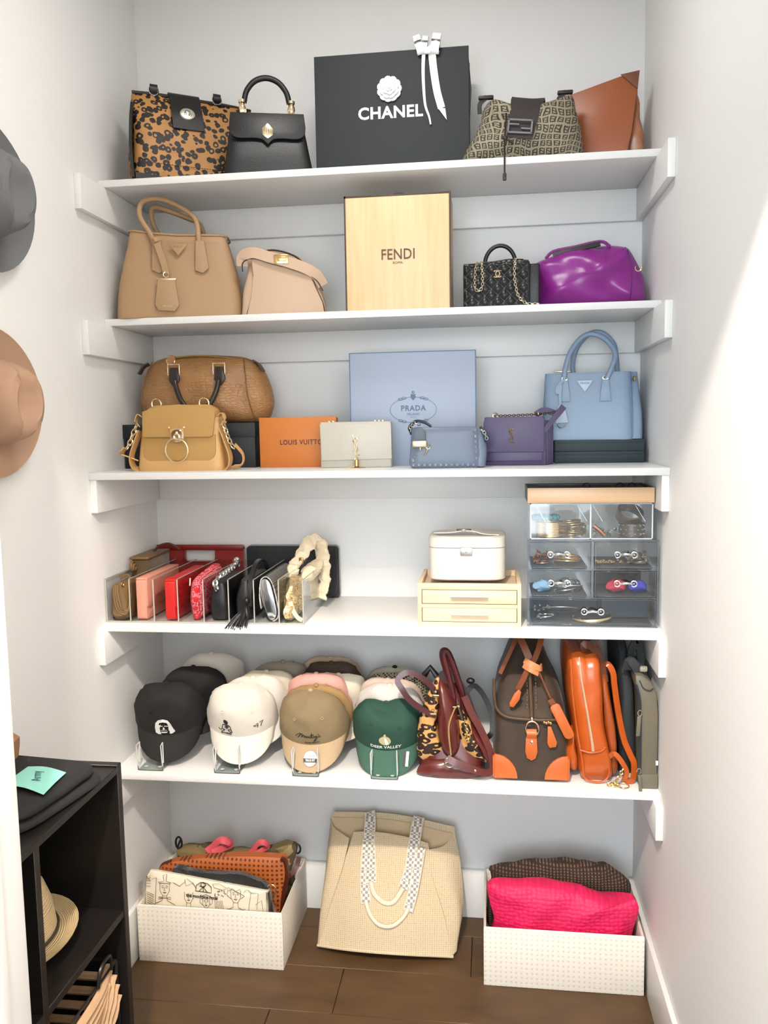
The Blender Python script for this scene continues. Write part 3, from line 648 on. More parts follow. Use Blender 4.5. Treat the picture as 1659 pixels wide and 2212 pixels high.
# purple bag
PUR = leather('magenta_leather', '#7c1f7a', '#8f2b8a', 0.3, (420, 0.12, 0.04), 0.7)
t = thing('magenta_shoulder_bag', 'bulging magenta purple leather bag with gold ring on the side', 'handbag', (132.6, -13.4, z), -5)
ol = smooth2([(-13.6, 0.1), (-14.6, 4), (-14.9, 9.0), (-14.7, 12.1), (-13.2, 13.8), (-9.9, 14.9), (-5.7, 16.2), (4.5, 17.2), (9.8, 16.6), (11.4, 15.6), (13.2, 12.4), (15.0, 8.6), (15.8, 4), (15.4, 0.6), (10, 0.05), (0, 0.05)], 3)
def crumple(co):
    k = max(0, min(1, co.z/3)); f = math.sin(co.x*0.42+co.z*0.5+1)*0.55+math.sin(co.x*0.25-co.z*0.6)*0.6+1.3*noise.noise(Vector((co.x*0.16, co.z*0.2, 3)))
    if co.y < 0: return Vector((co.x, co.y-f*k*min(1, -co.y/4), co.z))
    return co
bm = bm_new(); pillow(bm, ol, 0, 7.6, 6.5, 14, 2.6, 0.6, fn=crumple); obj('body', bm, PUR, t)
bm = bm_new(); tube(bm, spl([(11.2, -6.4, 0.6), (11.6, -7.3, 5), (11.5, -6.9, 10), (10.9, -5.0, 14), (10.2, -1.5, 16.3)], 5), 0.14, 5); stitch(bm, [(4.9, -7.9, 15.2), (4.9, -8.7, 10.6)], 0.08); stitch(bm, [(-4.5, -9.0, 8.2), (7.4, -8.9, 9.4)], 0.08); obj('seam', bm, leather('purple_deep', '#4d1050'), t)
bm = bm_new(); strap(bm, spl([(-11.0, -1.5, 14.5), (-8.8, -2.2, 16.2), (-3, -2.5, 17.0), (3.6, -2.5, 18.0), (6.2, -2.2, 16.6)], 4), 1.2, 0.5, (0, -0.6, 1)); obj('handle', bm, PUR, t)
bm = bm_new(); strap(bm, spl([(-9.0, -2.6, 15.2), (-3, -3.2, 16.2), (3.6, -3.2, 17.3)], 4), 1.3, 0.4, (0, -1, 0.3)); obj('handle_underside', bm, BLACKM, t)
bm = bm_new(); ring(bm, (13.4, -5.4, 10.0), 0.85, 0.17, 'Y', 16, 6, a0=150, a1=390); obj('side_ring', bm, PALEGOLD, t)

# ================================================================ third shelf
z = Z3
BLKBOX = mat('black_textured_card', '#16181b', 0.55, bump=(1300, 0.4, 0.03))
t = thing('black_lidded_box', 'wide black card box with lid under the tan duffle bag', 'box', (20.2, -15.2, z), 0)
bm = bm_new(); b2(bm, -19.8, 19.4, -7.2, 8, 0, 9.2, 0.1); obj('box_base', bm, BLKBOX, t)
bm = bm_new(); b2(bm, -20.0, 19.6, -7.45, 8.2, 8.8, 12.8, 0.1); obj('lid', bm, BLKBOX, t)
# tan duffle
DUF = NT('python_tan'); v = DUF.voro(75, 'DISTANCE_TO_EDGE', 0.6, DUF.scaled((0.75, 1, 1.7))); n = DUF.noise(10, 3)
DUF.l(DUF.mix(n.outputs[0], '#93693e', '#a87d50'), DUF.b.inputs['Base Color']); DUF.b.inputs['Roughness'].default_value = 0.42
ms = DUF.math('MULTIPLY', DUF.math('MINIMUM', v.outputs['Distance'], 0.18), DUF.math('GREATER_THAN', n.outputs[0], 0.40)); DUF.bump(ms, 0.9, 0.5)
t = thing('leather_duffle_bag', 'tan snake embossed barrel bag with dark drooping handles lying on black box', 'handbag', (22.8, -16.5, z+12.8))
ol = smooth2([(18.0, 0.1), (20.6, 3.4), (21.0, 7.3), (19.6, 12.5), (17.2, 16.6), (13.5, 18.6), (8.6, 19.3), (0, 19.8), (-6.5, 19.7), (-12.0, 19.0), (-15.9, 17.0), (-17.7, 12.1), (-18.8, 6.8), (-17.5, 2.0), (-14, 0.1), (0, 0.0), (10, 0.0)], 3)
bm = bm_new(); pillow(bm, ol, 0, 7.2, 7, 12, 2.7, 0.8, fn=lambda co: co+Vector((0, (0.5*math.sin(co.x*0.5+co.z*0.2)*0.8+1.0*noise.noise(Vector((co.x*0.14, co.z*0.14, 1))))*(1 if co.y < 0 else 0)*min(1, co.z/3), 0))); obj('body', bm, DUF.m, t)
HD = leather('dark_brown_handle', '#261913', None, 0.3)
bm = bm_new(); tube(bm, spl([(-5.2, -8.5, 12.0), (-4.8, -9.0, 10.5), (-3.2, -9.6, 6.5), (-0.5, -9.9, 3.6), (2.5, -10, 3.2), (5.2, -9.8, 5.4), (7.0, -9.2, 9), (7.6, -8.6, 12)], 6), 0.75, 10); obj('handle', bm, HD, t)
for x in (-5.5, 7.8):
    bm = bm_new(); prism(bm, [(x-1.2, 15.8), (x+1.2, 15.8), (x+1.5, 13.6), (x+1.7, 12.3), (x+0.5, 10.6), (x-0.5, 10.6), (x-1.6, 12.3), (x-1.4, 13.6)], -8.7, -7.8, 0.3); hb = obj('handle_tab', bm, HD, t)
    bm = bm_new()
    for a in ((x-1.7, 15.2, 0.25, 3.2), (x+1.7, 15.2, 0.25, 3.2)): bx(bm, (a[0], -8.5, a[1]), (a[2], 0.3, a[3]), 0.08)
    bx(bm, (x, -8.6, 16.7), (3.6, 0.3, 0.25), 0.08); o = obj('buckle', bm, PALEGOLD, hb)
bm = bm_new(); tube(bm, spl([(-6.8, -3.4, 18.9), (-3, -3.6, 19.3), (4, -3.5, 19.1), (12, -3.0, 18.0), (14.4, -2.4, 17.2)], 4), 0.28, 6); obj('zip', bm, BRASS, t)
bm = bm_new(); lathe(bm, [(0, 0.2), (1.3, 0.2), (1.4, 0), (1.3, -0.2), (0, -0.2)], 16, axis='Y', c=(-7.6, -4.6, 18.3)); zp = obj('zip_pull', bm, DUF.m, t)
bm = bm_new(); ring(bm, (-7.7, -4.85, 18.2), 1.25, 0.13, 'Y', 16, 5, a0=170, a1=350); obj('pull_rim', bm, PALEGOLD, zp)
for s, x in ((-1, -17.6), (1, 18.4)):
    bm = bm_new(); strap(bm, spl([(x-s*2.2, -2, 17.6), (x-s*0.6, -2.4, 16.6), (x+s*0.7, -2.5, 14.6)], 4), 2.2, 0.4, (s, 0, 0.8)); obj('end_tab', bm, leather('suede_dark', '#4b3a2c'), t)
for s in (-1, 1):
    bm = bm_new(); x = s*14.6; tube(bm, spl([(x*0.93, -3.6, 18.0), (x*1.02, -6.8, 13.5), (x*1.07, -8.0, 8), (x*1.14, -6.0, 2.0), (x*1.16, -4.0, 0.4)], 5), 0.18, 5); obj('piping', bm, leather('piping_tan', '#7a5530'), t)

# caramel flap bag with big ring
CAM = leather('caramel_leather', '#c79b62', '#d2a972', 0.42, (420, 0.06, 0.03), 0.5); CAM2 = leather('caramel_suede', '#b08a4e', None, 0.7, (1500, 0.3, 0.02))
t = thing('ring_flap_bag', 'small caramel bag with a big gold ring on its flap, front left of third shelf', 'handbag', (22.6, -32.6, z))
bm = bm_new(); loft(bm, interp([(0.05, 0, 0, 11.8, 4.4, 6), (0.6, 0, 0, 12.2, 4.8, 7), (8, 0, 0, 11.5, 4.2, 7), (14.8, 0, 0, 10.7, 2.6, 6)], 4), 40); obj('body', bm, CAM, t)
bm = bm_new(); prism(bm, [(x, zz) for x, zz in rrect(-10.3, 10.3, 2.6, 9.8, [2.6, 2.6, 0.2, 0.2], 5)], -0.3, 0.3, 0.2, M=tr((0, -4.55, 0), rx=-3)); obj('front_pocket', bm, CAM2, t)
fo = [(-10.0, 9.5), (-9.4, 9.15), (9.0, 9.0), (9.8, 9.4), (10.4, 16.2)] + [(10.2-20.4*i/10, 16.3+1.7*math.sin(PI*i/10)) for i in range(1, 10)] + [(-10.2, 16.2)]
bm = bm_new(); prism(bm, fo, -0.35, 0.35, 0.25, M=tr((0, -4.9, 9), rx=-9) @ tr((0, 0, -9))); loft(bm, interp([(14.5, 0, -0.6, 10.4, 2.9, 5), (16.5, 0, -0.6, 10.0, 2.6, 4), (17.8, 0, -0.8, 8.0, 2.0, 3)], 3), 32); obj('flap', bm, CAM2, t)
bm = bm_new(); prism(bm, [(-1.9, 11.4), (1.9, 11.4), (1.9, 8.6), (0.8, 7.9), (-0.8, 7.9), (-1.9, 8.6)], -5.6, -5.1, 0.1); obj('clasp_tab', bm, CAM, t)
bm = bm_new(); lathe(bm, [(0, 0.35), (1.6, 0.3), (1.8, 0.1), (1.8, 0)], 22, axis='Y', c=(0.1, -5.65, 9.6)); obj('clasp_disc', bm, mat('polished_disc', '#f5efe2', 0.12, 1.0), t)
bm = bm_new(); ring(bm, (0.1, -6.15, 9.2), 0.75, 0.2, 'Y', 16, 6); ring(bm, (0.1, -6.3, 5.7), 3.1, 0.24, 'Y', 36, 8); ball(bm, (0.1, -6.1, 10.2), 0.4, (0.8, 0.8, 1.2)); obj('ring', bm, PALEGOLD, t)
for x in (-2.3, 1.9):
    bm = bm_new(); ball(bm, (x, -5.15, 11.7), 0.3, (1, 0.6, 1)); obj('rivet', bm, mat('polished_disc', '#f5efe2', 0.12, 1.0), t)
for x in (-7.0, 6.5):
    bm = bm_new(); ring(bm, (x, -1.5, 18.2), 1.35, 0.2, 'Y', 18, 6); obj('top_ring', bm, PALEGOLD, t)
for s in (-1, 1):
    bm = bm_new(); strap(bm, spl([(s*10.8, -2.4, 14.6), (s*12.0, -2.6, 15.4), (s*12.6, -2.7, 13.6), (s*11.6, -2.5, 12.0)], 4), 1.6, 0.25, (s*0.3, 0, 1)); obj('side_loop', bm, CAM, t)
    bm = bm_new(); strap(bm, spl([(s*11.4, -2.8, 11.0), (s*12.6, -3.2, 8.0), (s*14.0, -3.4, 4.0), (s*13.6, -3.2, 1.2), (s*11.8, -3.0, 0.3)], 4), 3.0, 0.28, (s, 0, 0.1)); obj('gusset_edge', bm, CAM, t)
    bm = bm_new(); chain(bm, spl([(s*12.2, -3.0, 12.6), (s*13.2, -3.6, 10.2), (s*14.0, -3.8, 8.0), (s*15.2, -4.0, 6.0)], 4), 2.0, 0.6, 0.2, m=6); obj('chain', bm, PALEGOLD, t)
bm = bm_new(); strap(bm, spl([(15.2, -3.0, 7.0), (17.0, -1.8, 4.2), (16.6, -1.4, 1.6), (13.8, -1.6, 0.5)], 5), 1.4, 0.3, (1, 0, 0.2)); strap(bm, spl([(-15.4, -4.0, 6.4), (-16.6, -4.2, 4.8), (-15.0, -3.8, 4.0), (-12.6, -2.6, 2.8)], 5), 1.9, 0.3, (0.2, 0.2, 1)); obj('shoulder_strap', bm, CAM, t)
# orange box
t = thing('orange_gift_box', 'flat orange box standing upright with dark lettering', 'box', (53.5, -20.9, z), 2)
bm = bm_new(); b2(bm, -12.2, 9.8, -2.6, -1.9, 0.0, 14.1, 0.12); b2(bm, -11.9, 9.5, -2.2, 3.0, 0, 13.8, 0.1); obj('box_body', bm, mat('orange_card', '#c4732f', 0.55, bump=(900, 0.1, 0.02)), t)
text('lettering', 'LOUIS VUITTON', 1.95, mat('aubergine_print', '#43211c', 0.5), t, (0.4, -2.68, 7.0), ext=0.02, sx=0.86, space=1.12, bold=0.03)
# pale grey clutch
def ysl_logo(bm, cx, cz, y, k=1.0):
    tube(bm, [(cx-0.75*k, y, cz+3.35*k), (cx-0.1*k, y, cz+1.5*k), (cx-0.25*k, y, cz-0.3*k)], 0.13*k, 6)
    tube(bm, [(cx+0.95*k, y, cz+3.4*k), (cx-0.05*k, y, cz+1.6*k)], 0.1*k, 6)
    tube(bm, spl([(cx+0.75*k, y-0.1, cz+2.2*k), (cx+0.2*k, y-0.1, cz+2.5*k), (cx-0.6*k, y-0.1, cz+1.8*k), (cx-0.4*k, y-0.1, cz+1.0*k), (cx+0.4*k, y-0.1, cz+0.1*k), (cx+0.55*k, y-0.1, cz-0.8*k), (cx-0.05*k, y-0.1, cz-1.4*k), (cx-0.9*k, y-0.1, cz-1.0*k)], 4), 0.12*k, 6)
    tube(bm, [(cx+0.35*k, y+0.05, cz+1.3*k), (cx-0.1*k, y+0.05, cz-2.2*k), (cx+1.1*k, y+0.05, cz-2.1*k)], 0.12*k, 6)
PGL = leather('dove_grey_leather', '#bab4a7', None, 0.42, (700, 0.12, 0.03))
t = thing('pale_grey_clutch', 'pale grey flap clutch with gold letter emblem and gold tassel', 'clutch', (69.9, -27.4, z), 1)
bm = bm_new(); b2(bm, -9.9, 9.6, -1.7, 2.2, 0.0, 12.0, 0.35, 3); obj('body', bm, PGL, t)
bm = bm_new(); prism(bm, [(-9.6, 2.0), (9.8, 2.3), (9.7, 12.0), (-9.9, 12.0)], -2.3, -1.6, 0.22); b2(bm, -9.8, 9.6, -2.2, 2.0, 11.6, 12.5, 0.4, 3); obj('flap', bm, PGL, t)
bm = bm_new(); ysl_logo(bm, -0.1, 5.6, -2.5); obj('letter_emblem', bm, PALEGOLD, t)
bm = bm_new(); lathe(bm, [(0, 2.2), (0.5, 2.2), (0.6, 1.6), (0.62, 0.6), (0.7, 0.4), (0, 0.3)], 12, c=(0.2, -3.1, 0)); ring(bm, (0.2, -3.0, 2.4), 0.45, 0.1, 'Y', 12, 5); ts = obj('tassel_cap', bm, GOLD, t)
bm = bm_new()
for k in range(18):
    a = PI*(0.05+0.9*k/17); tube(bm, [(0.2, -3.1, 0.5), (0.2-1.3*math.cos(a), -3.1-0.8*math.sin(a), 0.12), (0.2-2.6*math.cos(a), -3.2-1.5*math.sin(a)*1.0, 0.06)], 0.06, 4)
o = obj('tassel', bm, GOLD, t); o['kind'] = 'stuff'
bm = bm_new(); chain(bm, [(-7.9, 0, 12.6), (-6.2, 0, 12.7)], 0.7, 0.3, 0.09); chain(bm, [(4.8, 0, 12.7), (7.4, 0, 12.7)], 0.7, 0.3, 0.09); o = obj('chain_strap', bm, PALEGOLD, t)
# pale blue box
PB = mat('powder_blue_card', '#a0acbe', 0.55, bump=(1100, 0.08, 0.02)); PBE = mat('steel_blue_print', '#4d6785', 0.5)
t = thing('powder_blue_box', 'large flat powder blue box with printed oval crest, standing against the wall', 'box', (85, -14.2, z))
bm = bm_new(); b2(bm, -18.0, 17.2, -5.4, -3.4, 0.0, 31.6, 0.15); obj('lid', bm, PB, t)
bm = bm_new(); b2(bm, -17.8, 17.0, -3.3, 3, 0, 31.4, 0.1); obj('box_base', bm, mat('powder_blue_side', '#6f8fb5', 0.55), t)
bm = bm_new()
for a in ((-18.1, 17.3, 31.55, 31.75), (-18.15, -17.95, 0.1, 31.7), (17.15, 17.35, 0.1, 31.7)): b2(bm, a[0], a[1], -5.5, -3.3, a[2], a[3])
o = obj('edge_trim', bm, PBE, t)
bm = bm_new(); ring(bm, (-0.2, -5.42, 15.6), 6.55, 0.075, 'Y', 60, 4, R2=3.55)
for a in (62, 118, 242, 298):
    q = math.radians(a); cx, cz = -0.2+6.55*math.cos(q), 15.6+3.55*math.sin(q); tg = math.atan2(3.55*math.cos(q), -6.55*math.sin(q)); d = (math.cos(tg), math.sin(tg))
    for k in (-0.55, 0.55): ring(bm, (cx+d[0]*k, -5.45, cz+d[1]*k), 0.6, 0.07, 'Y', 14, 4, R2=0.33, M=None)
obj('oval_print', bm, PBE, t)
bm = bm_new(); prism(bm, [(-0.85, 20.0), (-0.2, 19.9), (0.45, 20.0), (0.5, 19.0), (-0.2, 18.2), (-0.9, 19.0)], -5.5, -5.4, 0); ring(bm, (-0.2, -5.48, 20.5), 0.3, 0.1, 'Y', 12, 4); o = obj('crest', bm, PBE, t, smooth=False)
text('lettering', 'PRADA', 2.1, PBE, t, (-0.2, -5.46, 16.0), ext=0.02, sx=0.95, space=1.15, bold=0.05); text('small_lettering', 'MILANO', 0.95, PBE, t, (-0.2, -5.46, 14.35), ext=0.02); text('tiny_lettering', 'DAL 1913', 0.42, PBE, t, (-0.2, -5.46, 13.55), ext=0.02)
# studded blue bag
SB = leather('dusty_blue_leather', '#637083', None, 0.38, (520, 0.12, 0.03))
t = thing('studded_blue_bag', 'small dusty blue shoulder bag edged with silver pyramid studs', 'handbag', (94.4, -33.2, z), 3)
ol = rrect(-9.2, 8.9, 0.05, 10.6, [1.6, 1.4, 0.8, 0.8], 5); ol = [(x*(1 if zz < 4 else 1-0.012*(zz-4)), zz) for x, zz in ol]
bm = bm_new(); pillow(bm, ol, -0.2, 4.2, 3.8, 7, 5, 3.4); obj('body', bm, SB, t)
bm = bm_new(); loft(bm, interp([(0.3, 9.0, 0, 1.6, 3.8, 4), (5, 9.1, 0, 1.8, 3.6, 4), (9.6, 8.6, 0, 1.2, 2.6, 4)], 3), 20, fn=wr(0.3, 0.4)); obj('side_gusset', bm, SB, t)
bm = bm_new(); tube(bm, [(x, -3.5, zz) for x, zz in ol], 0.14, 5, True); obj('piping', bm, leather('piping_blue', '#4a5a72'), t)
SM = mat('silver_stud', '#d8dadb', 0.25, 0.9); me = None
pts = [(-8.2+i*1.41, 0.95) for i in range(12)] + [(8.0, 2.6), (7.9, 4.0), (7.85, 5.4), (7.8, 6.8), (7.75, 8.2), (7.7, 9.6)] + [(-8.3, 2.2), (-7.8, 3.3), (-7.3, 4.5)]
for x, zz in pts:
    if me is None:
        bm = bm_new(); a = [bm.verts.new((s*0.33, 0.12, q*0.33)) for s, q in ((-1, -1), (1, -1), (1, 1), (-1, 1))]; c = bm.verts.new((0, -0.32, 0))
        for i in range(4): bm.faces.new((a[i], a[(i+1) % 4], c))
        o = obj('stud', bm, SM, t, smooth=False); me = o.data
    else:
        o = bpy.data.objects.new('stud', me); COL.objects.link(o); o.parent = t
    o.location = Vector((x, -4.42 if 1.5 < zz < 9 else -4.32, zz))*S
bm = bm_new(); prism(bm, [(-8.3, 6.6), (-5.0, 6.6), (-5.0, 9.6), (-6.2, 10.8), (-7.2, 10.8), (-8.3, 9.6)], -5.3, -4.6, 0.15); kt = obj('key_clochette', bm, leather('clochette_grey', '#4e5a66'), t)
bm = bm_new(); bx(bm, (-6.6, -5.4, 6.4), (3.6, 0.8, 1.7), 0.12); bx(bm, (-6.4, -5.3, 5.2), (0.35, 0.4, 1.0), 0.1); tube(bm, spl([(-5.0, -5.4, 5.8), (-4.6, -5.5, 5.0), (-5.0, -5.5, 4.0), (-5.6, -5.4, 3.4)], 4), 0.17, 6); ring(bm, (-4.4, -5.3, 5.7), 0.6, 0.1, 'Y', 14, 5); obj('lock_charm', bm, mat('champagne_metal', '#b9a888', 0.3, 0.9), t)
bm = bm_new(); strap(bm, spl([(-8.6, -2.5, 9.0), (-9.0, -3.0, 10.8), (-7.6, -3.2, 12.2), (-5.4, -2.8, 12.0), (-3.6, -2.0, 10.9)], 5), 1.3, 0.35, (0, -0.5, 1)); tube(bm, spl([(9.2, -2.2, 10.6), (10.4, -2.6, 9.2), (11.0, -2.6, 7.6), (10.2, -2.4, 6.6)], 4), 0.4, 6); obj('chain_handle', bm, leather('dark_blue_strap', '#2a3542', None, 0.25), t)
bm = bm_new(); chain(bm, spl([(-8.8, -3.6, 9.6), (-8.8, -3.8, 11.2), (-7.8, -4.0, 11.9), (-6.4, -3.8, 11.4)], 4), 0.9, 0.4, 0.13); obj('chain', bm, SILVER, t); bm = bm_new(); chain(bm, spl([(9.4, -3.0, 10.0), (10.4, -3.2, 8.6), (10.8, -3.2, 7.2)], 4), 0.9, 0.4, 0.13); obj('chain', bm, SILVER, t)
# violet bag
VIO = leather('violet_leather', '#453b5c', '#51466b', 0.42, (1000, 0.3, 0.03), 0.6)
t = thing('violet_flap_bag', 'structured violet bag with accordion sides, letter emblem and chain strap', 'handbag', (113.9, -21.8, z), -3)
for k, (y0, y1, x1) in enumerate(((-4.6, -3.3, 7.4), (-2.9, -1.4, 8.2), (-1.0, 0.8, 8.8), (1.2, 3.0, 9.4))):
    bm = bm_new(); b2(bm, -8.9, x1, y0, y1, 0, 12.0, 0.3, 2); obj('accordion_panel', bm, VIO, t)
bm = bm_new(); prism(bm, rrect(-8.6, 6.4, 1.2, 4.6, [0.2, 0.4, 0, 0], 3), -5.2, -4.5, 0.15); obj('lower_flap', bm, VIO, t)
bm = bm_new(); prism(bm, rrect(-9.2, 6.9, 3.6, 13.1, [0.3, 0.3, 0.9, 1.8], 4), -5.7, -5.0, 0.2); b2(bm, -9.0, 6.9, -5.5, 2.6, 11.8, 13.1, 0.5, 3); obj('flap', bm, VIO, t)
bm = bm_new(); ysl_logo(bm, -1.8, 7.9, -5.9, 0.82); obj('letter_emblem', bm, mat('antique_gold', '#8f7a4c', 0.3, 0.9), t)
bm = bm_new(); ring(bm, (-6.2, -2.0, 13.5), 0.7, 0.18, 'Y', 14, 5); ring(bm, (5.3, -2.0, 13.7), 0.65, 0.18, 'X', 14, 5); obj('strap_ring', bm, PALEGOLD, t)
bm = bm_new(); chain(bm, spl([(-6.8, -1.6, 13.4), (0, -1.8, 13.5), (6, -1.8, 13.7), (9.6, -2.6, 14.2), (11.6, -3.5, 15.0)], 4), 0.8, 0.3, 0.1); obj('chain', bm, mat('dark_chain', '#54453a', 0.35, 0.8), t)
bm = bm_new(); strap(bm, spl([(12.0, -4.2, 15.6), (10.4, -4.8, 13.6), (8.6, -5.2, 11.4), (6.8, -5.4, 9.0)], 5), 1.7, 0.4, (0.4, -1, 0.2), scale=lambda q: 1-0.25*q); obj('shoulder_strap', bm, VIO, t)
bm = bm_new(); strap(bm, spl([(4.6, -0.4, 13.6), (7.0, 0, 14.8), (10.4, -0.6, 13.6)], 4), 1.6, 0.3, (0, -1, 0.3)); obj('strap_end', bm, VIO, t)
# two slim dark boxes and sky blue tote
DG = mat('dark_slate_card', '#26343a', 0.6, bump=(1200, 0.3, 0.03))
for i, (z0, lb) in enumerate(((0, 'slim dark slate box, lower of the two under the blue tote'), (3.25, 'slim dark slate box, upper of the two under the blue tote'))):
    t = thing('slim_dark_box', lb, 'box', (136.3, -9.9, z+z0), 0, 'slim dark boxes under the blue tote')
    bm = bm_new(); b2(bm, -12.2, 12.0, -7, 8.4, 0, 3.1, 0.12); obj('box_body', bm, DG, t)
    bm = bm_new(); b2(bm, -12.25, 12.05, -7.05, 8.45, 2.2, 3.2, 0.1); obj('lid', bm, DG, t)
SKY = leather('sky_blue_saffiano', '#8499b0', None, 0.42, (900, 0.15, 0.02))
t = thing('sky_blue_tote', 'pale sky blue leather tote with tall round handles and triangle plaque', 'handbag', (133.6, -9.6, z+6.5), -6)
bm = bm_new(); loft(bm, interp([(0.05, 0, 0, 12.0, 6.0, 8), (0.6, 0, 0, 12.6, 6.5, 9), (9, 0, 0, 12.2, 6.0, 9), (18.6, 0, 0, 11.7, 4.9, 9)], 4), 44); obj('body', bm, SKY, t)
for x0 in (12.2,):
    bm = bm_new(); loft(bm, interp([(0.1, x0+0.6, -0.5, 2.2, 5.0, 4), (7, x0+0.7, 0, 2.0, 4.6, 4), (14, x0+0.4, 0.4, 1.4, 3.6, 4), (18.6, x0+0.2, 1.0, 1.1, 2.6, 4)], 3), 20); obj('side_wing', bm, SKY, t)
bm = bm_new(); stitch(bm, [(-11.4, -5.2, 18.2), (11.0, -5.2, 18.4)], 0.05, 0.4, 0.25); tube(bm, spl([(11.2, -5.1, 18.6), (11.9, -5.9, 9), (12.3, -6.4, 0.6)], 4), 0.14, 5); obj('edge_seam', bm, leather('seam_blue', '#6f89a8'), t)
bm = bm_new(); b2(bm, -9.2, -4.6, -1.2, -0.6, 19.0, 19.4, 0.15); obj('zip', bm, PALEGOLD, t)
for k, (yy, pts) in enumerate(((-5.6, [(-6.1, 15.5), (-6.2, 19), (-4.6, 24.5), (-1.6, 28.4), (1.6, 29.2), (5.2, 27.2), (7.4, 23.4), (6.4, 19.6), (4.8, 15.8)]), (4.0, [(-3.4, 17), (-4.2, 21), (-3.0, 26), (0.2, 29.6), (3.8, 29.9), (7.0, 27.0), (7.9, 23.5), (8.3, 19.5), (8.6, 17)]))):
    bm = bm_new(); tube(bm, spl([(x, yy*(1 if zz < 20 else 1-0.06*(zz-20)), zz) for x, zz in pts], 6), 0.72, 10); obj('handle', bm, SKY, t)
for x in (-6.2, 4.8):
    bm = bm_new(); prism(bm, [(x-0.9, 16.6), (x+0.9, 16.6), (x+1.7, 10.6), (x-1.5, 10.5)], -6.35, -5.6, 0.15); hb = obj('handle_tab', bm, SKY, t)
    bm = bm_new(); ring(bm, (x, -6.2, 17.0), 0.75, 0.14, 'Y', 14, 5, R2=0.55); obj('handle_ring', bm, PALEGOLD, hb)
triplate('triangle_plaque', t, -0.7, -5.65, 16.4, 4.6, 3.4, leather('plaque_blue', '#aab9c8', None, 0.3), None)
text('plaque_lettering', 'PRADA', 0.8, PBE, t, (-0.7, -5.95, 15.6), ext=0.02)
bm = bm_new(); strap(bm, spl([(-6.6, -6.8, 16.6), (-8.2, -7.2, 14.4), (-8.0, -7.2, 13.0), (-7.2, -7.2, 15.0), (-7.4, -7.1, 12.0), (-7.2, -7.0, 9.0)], 5), 0.7, 0.2, (0, -1, 0)); ct = obj('clochette_cord', bm, SKY, t)
bm = bm_new(); prism(bm, [(-8.0, 9.4), (-6.2, 9.4), (-5.0, 4.8), (-8.6, 4.6)], -7.2, -6.7, 0.15); cl = obj('clochette', bm, leather('pale_blue', '#a9bacd'), t)
bm = bm_new(); ring(bm, (-6.9, -7.0, 4.5), 1.2, 0.14, 'Y', 16, 5, a0=190, a1=350); obj('key_ring', bm, SILVER, cl)
bm = bm_new(); ball(bm, (12.6, -3.6, 16.6), 0.75, (0.7, 1, 1)); obj('side_snap', bm, GOLD, t)

# ================================================================ fourth shelf
z = Z4
ACR = clear('clear_acrylic', (0.985, 0.99, 0.992), 0.01); ACE = mat('acrylic_edge', '#a9a79f', 0.15, spec=0.8)
ACE2 = mat('acrylic_edge_cool', '#c3cbd2', 0.12, spec=0.8)
def sheet(name, parent, x0, x1, y0, y1, z0, z1, edge=None):
    bm = bm_new(); b2(bm, x0, x1, y0, y1, z0, z1); return obj(name, bm, ACR, parent, smooth=False)
t = thing('acrylic_clutch_organizer', 'long clear acrylic divider rack filled with small bags', 'organizer', (0.3, -38.8, z))
sheet('base_sheet', t, 0, 56, 0, 34.6, 0.02, 0.45)
dx = [0.15, 7.0, 13.9, 20.8, 28.1, 35.2, 42.3, 49.2, 55.85]
for x in dx:
    o = sheet('divider', t, x-0.13, x+0.13, 0.1, 34.4, 0.45, 12.2)
    bm = bm_new(); b2(bm, x-0.15, x+0.15, 0, 0.14, 0.45, 12.3); b2(bm, x-0.15, x+0.15, 0.0, 34.5, 12.2, 12.34); obj('polished_edge', bm, ACE, o, smooth=False)
bm = bm_new(); b2(bm, 0, 56, 0, 0.12, 0.02, 0.5); obj('front_edge', bm, ACE, t, smooth=False)
sheet('back_sheet', t, 0, 56, 34.3, 34.6, 0.45, 12.2)
# clutches against the wall
t = thing('red_velvet_clutch', 'wide red velvet clutch with cut-out grip leaning at the back', 'clutch', (15, -2.0, z))
ol = [(-14.2, 0), (14, 0), (14, 16.6), (-14.2, 16.6)]
bm = bm_new(); b2(bm, -14.2, -5.2, -1.0, 1.2, 0, 16, 0.4); b2(bm, 4.6, 14, -1.0, 1.2, 0, 16, 0.4); b2(bm, -5.4, 4.8, -1.0, 1.2, 0, 11.4, 0.3); b2(bm, -14.2, 14, -1.0, 1.2, 14.9, 16.4, 0.4); obj('body', bm, mat('red_velvet', '#9c2018', 0.85, sheen=0.6, bump=(160, 0.4, 0.15), var=('#6b120c', 60, 0.8)), t)
bm = bm_new(); b2(bm, -14.3, 14.1, -1.35, -0.9, 14.9, 16.7, 0.25); obj('grip_bar', bm, leather('deep_red_leather', '#7d1813', None, 0.3), t)
bm = bm_new(); prism(bm, [(-5.2, 15), (-5.2, 12.6), (-4.2, 11.3), (4.6, 11.3), (4.8, 12.4), (4.8, 11.0), (-5.6, 11.0), (-5.6, 15)], -1.3, -0.9, 0); obj('cutout_edge', bm, leather('deep_red_leather', '#7d1813', None, 0.3), t)
t = thing('black_velvet_clutch', 'large plain black velvet clutch at the back beside the red one', 'clutch', (44.6, -2.0, z))
bm = bm_new(); pillow(bm, rrect(-14.4, 14.9, 0, 16.4, 1.2, 4), 0, 1.5, 1.3, 5, 5, 0.9, fn=wr(0.25, 0.3, 3, 0)); obj('body', bm, mat('black_velvet', '#17191b', 0.7, sheen=0.5, bump=(300, 0.3, 0.08)), t)
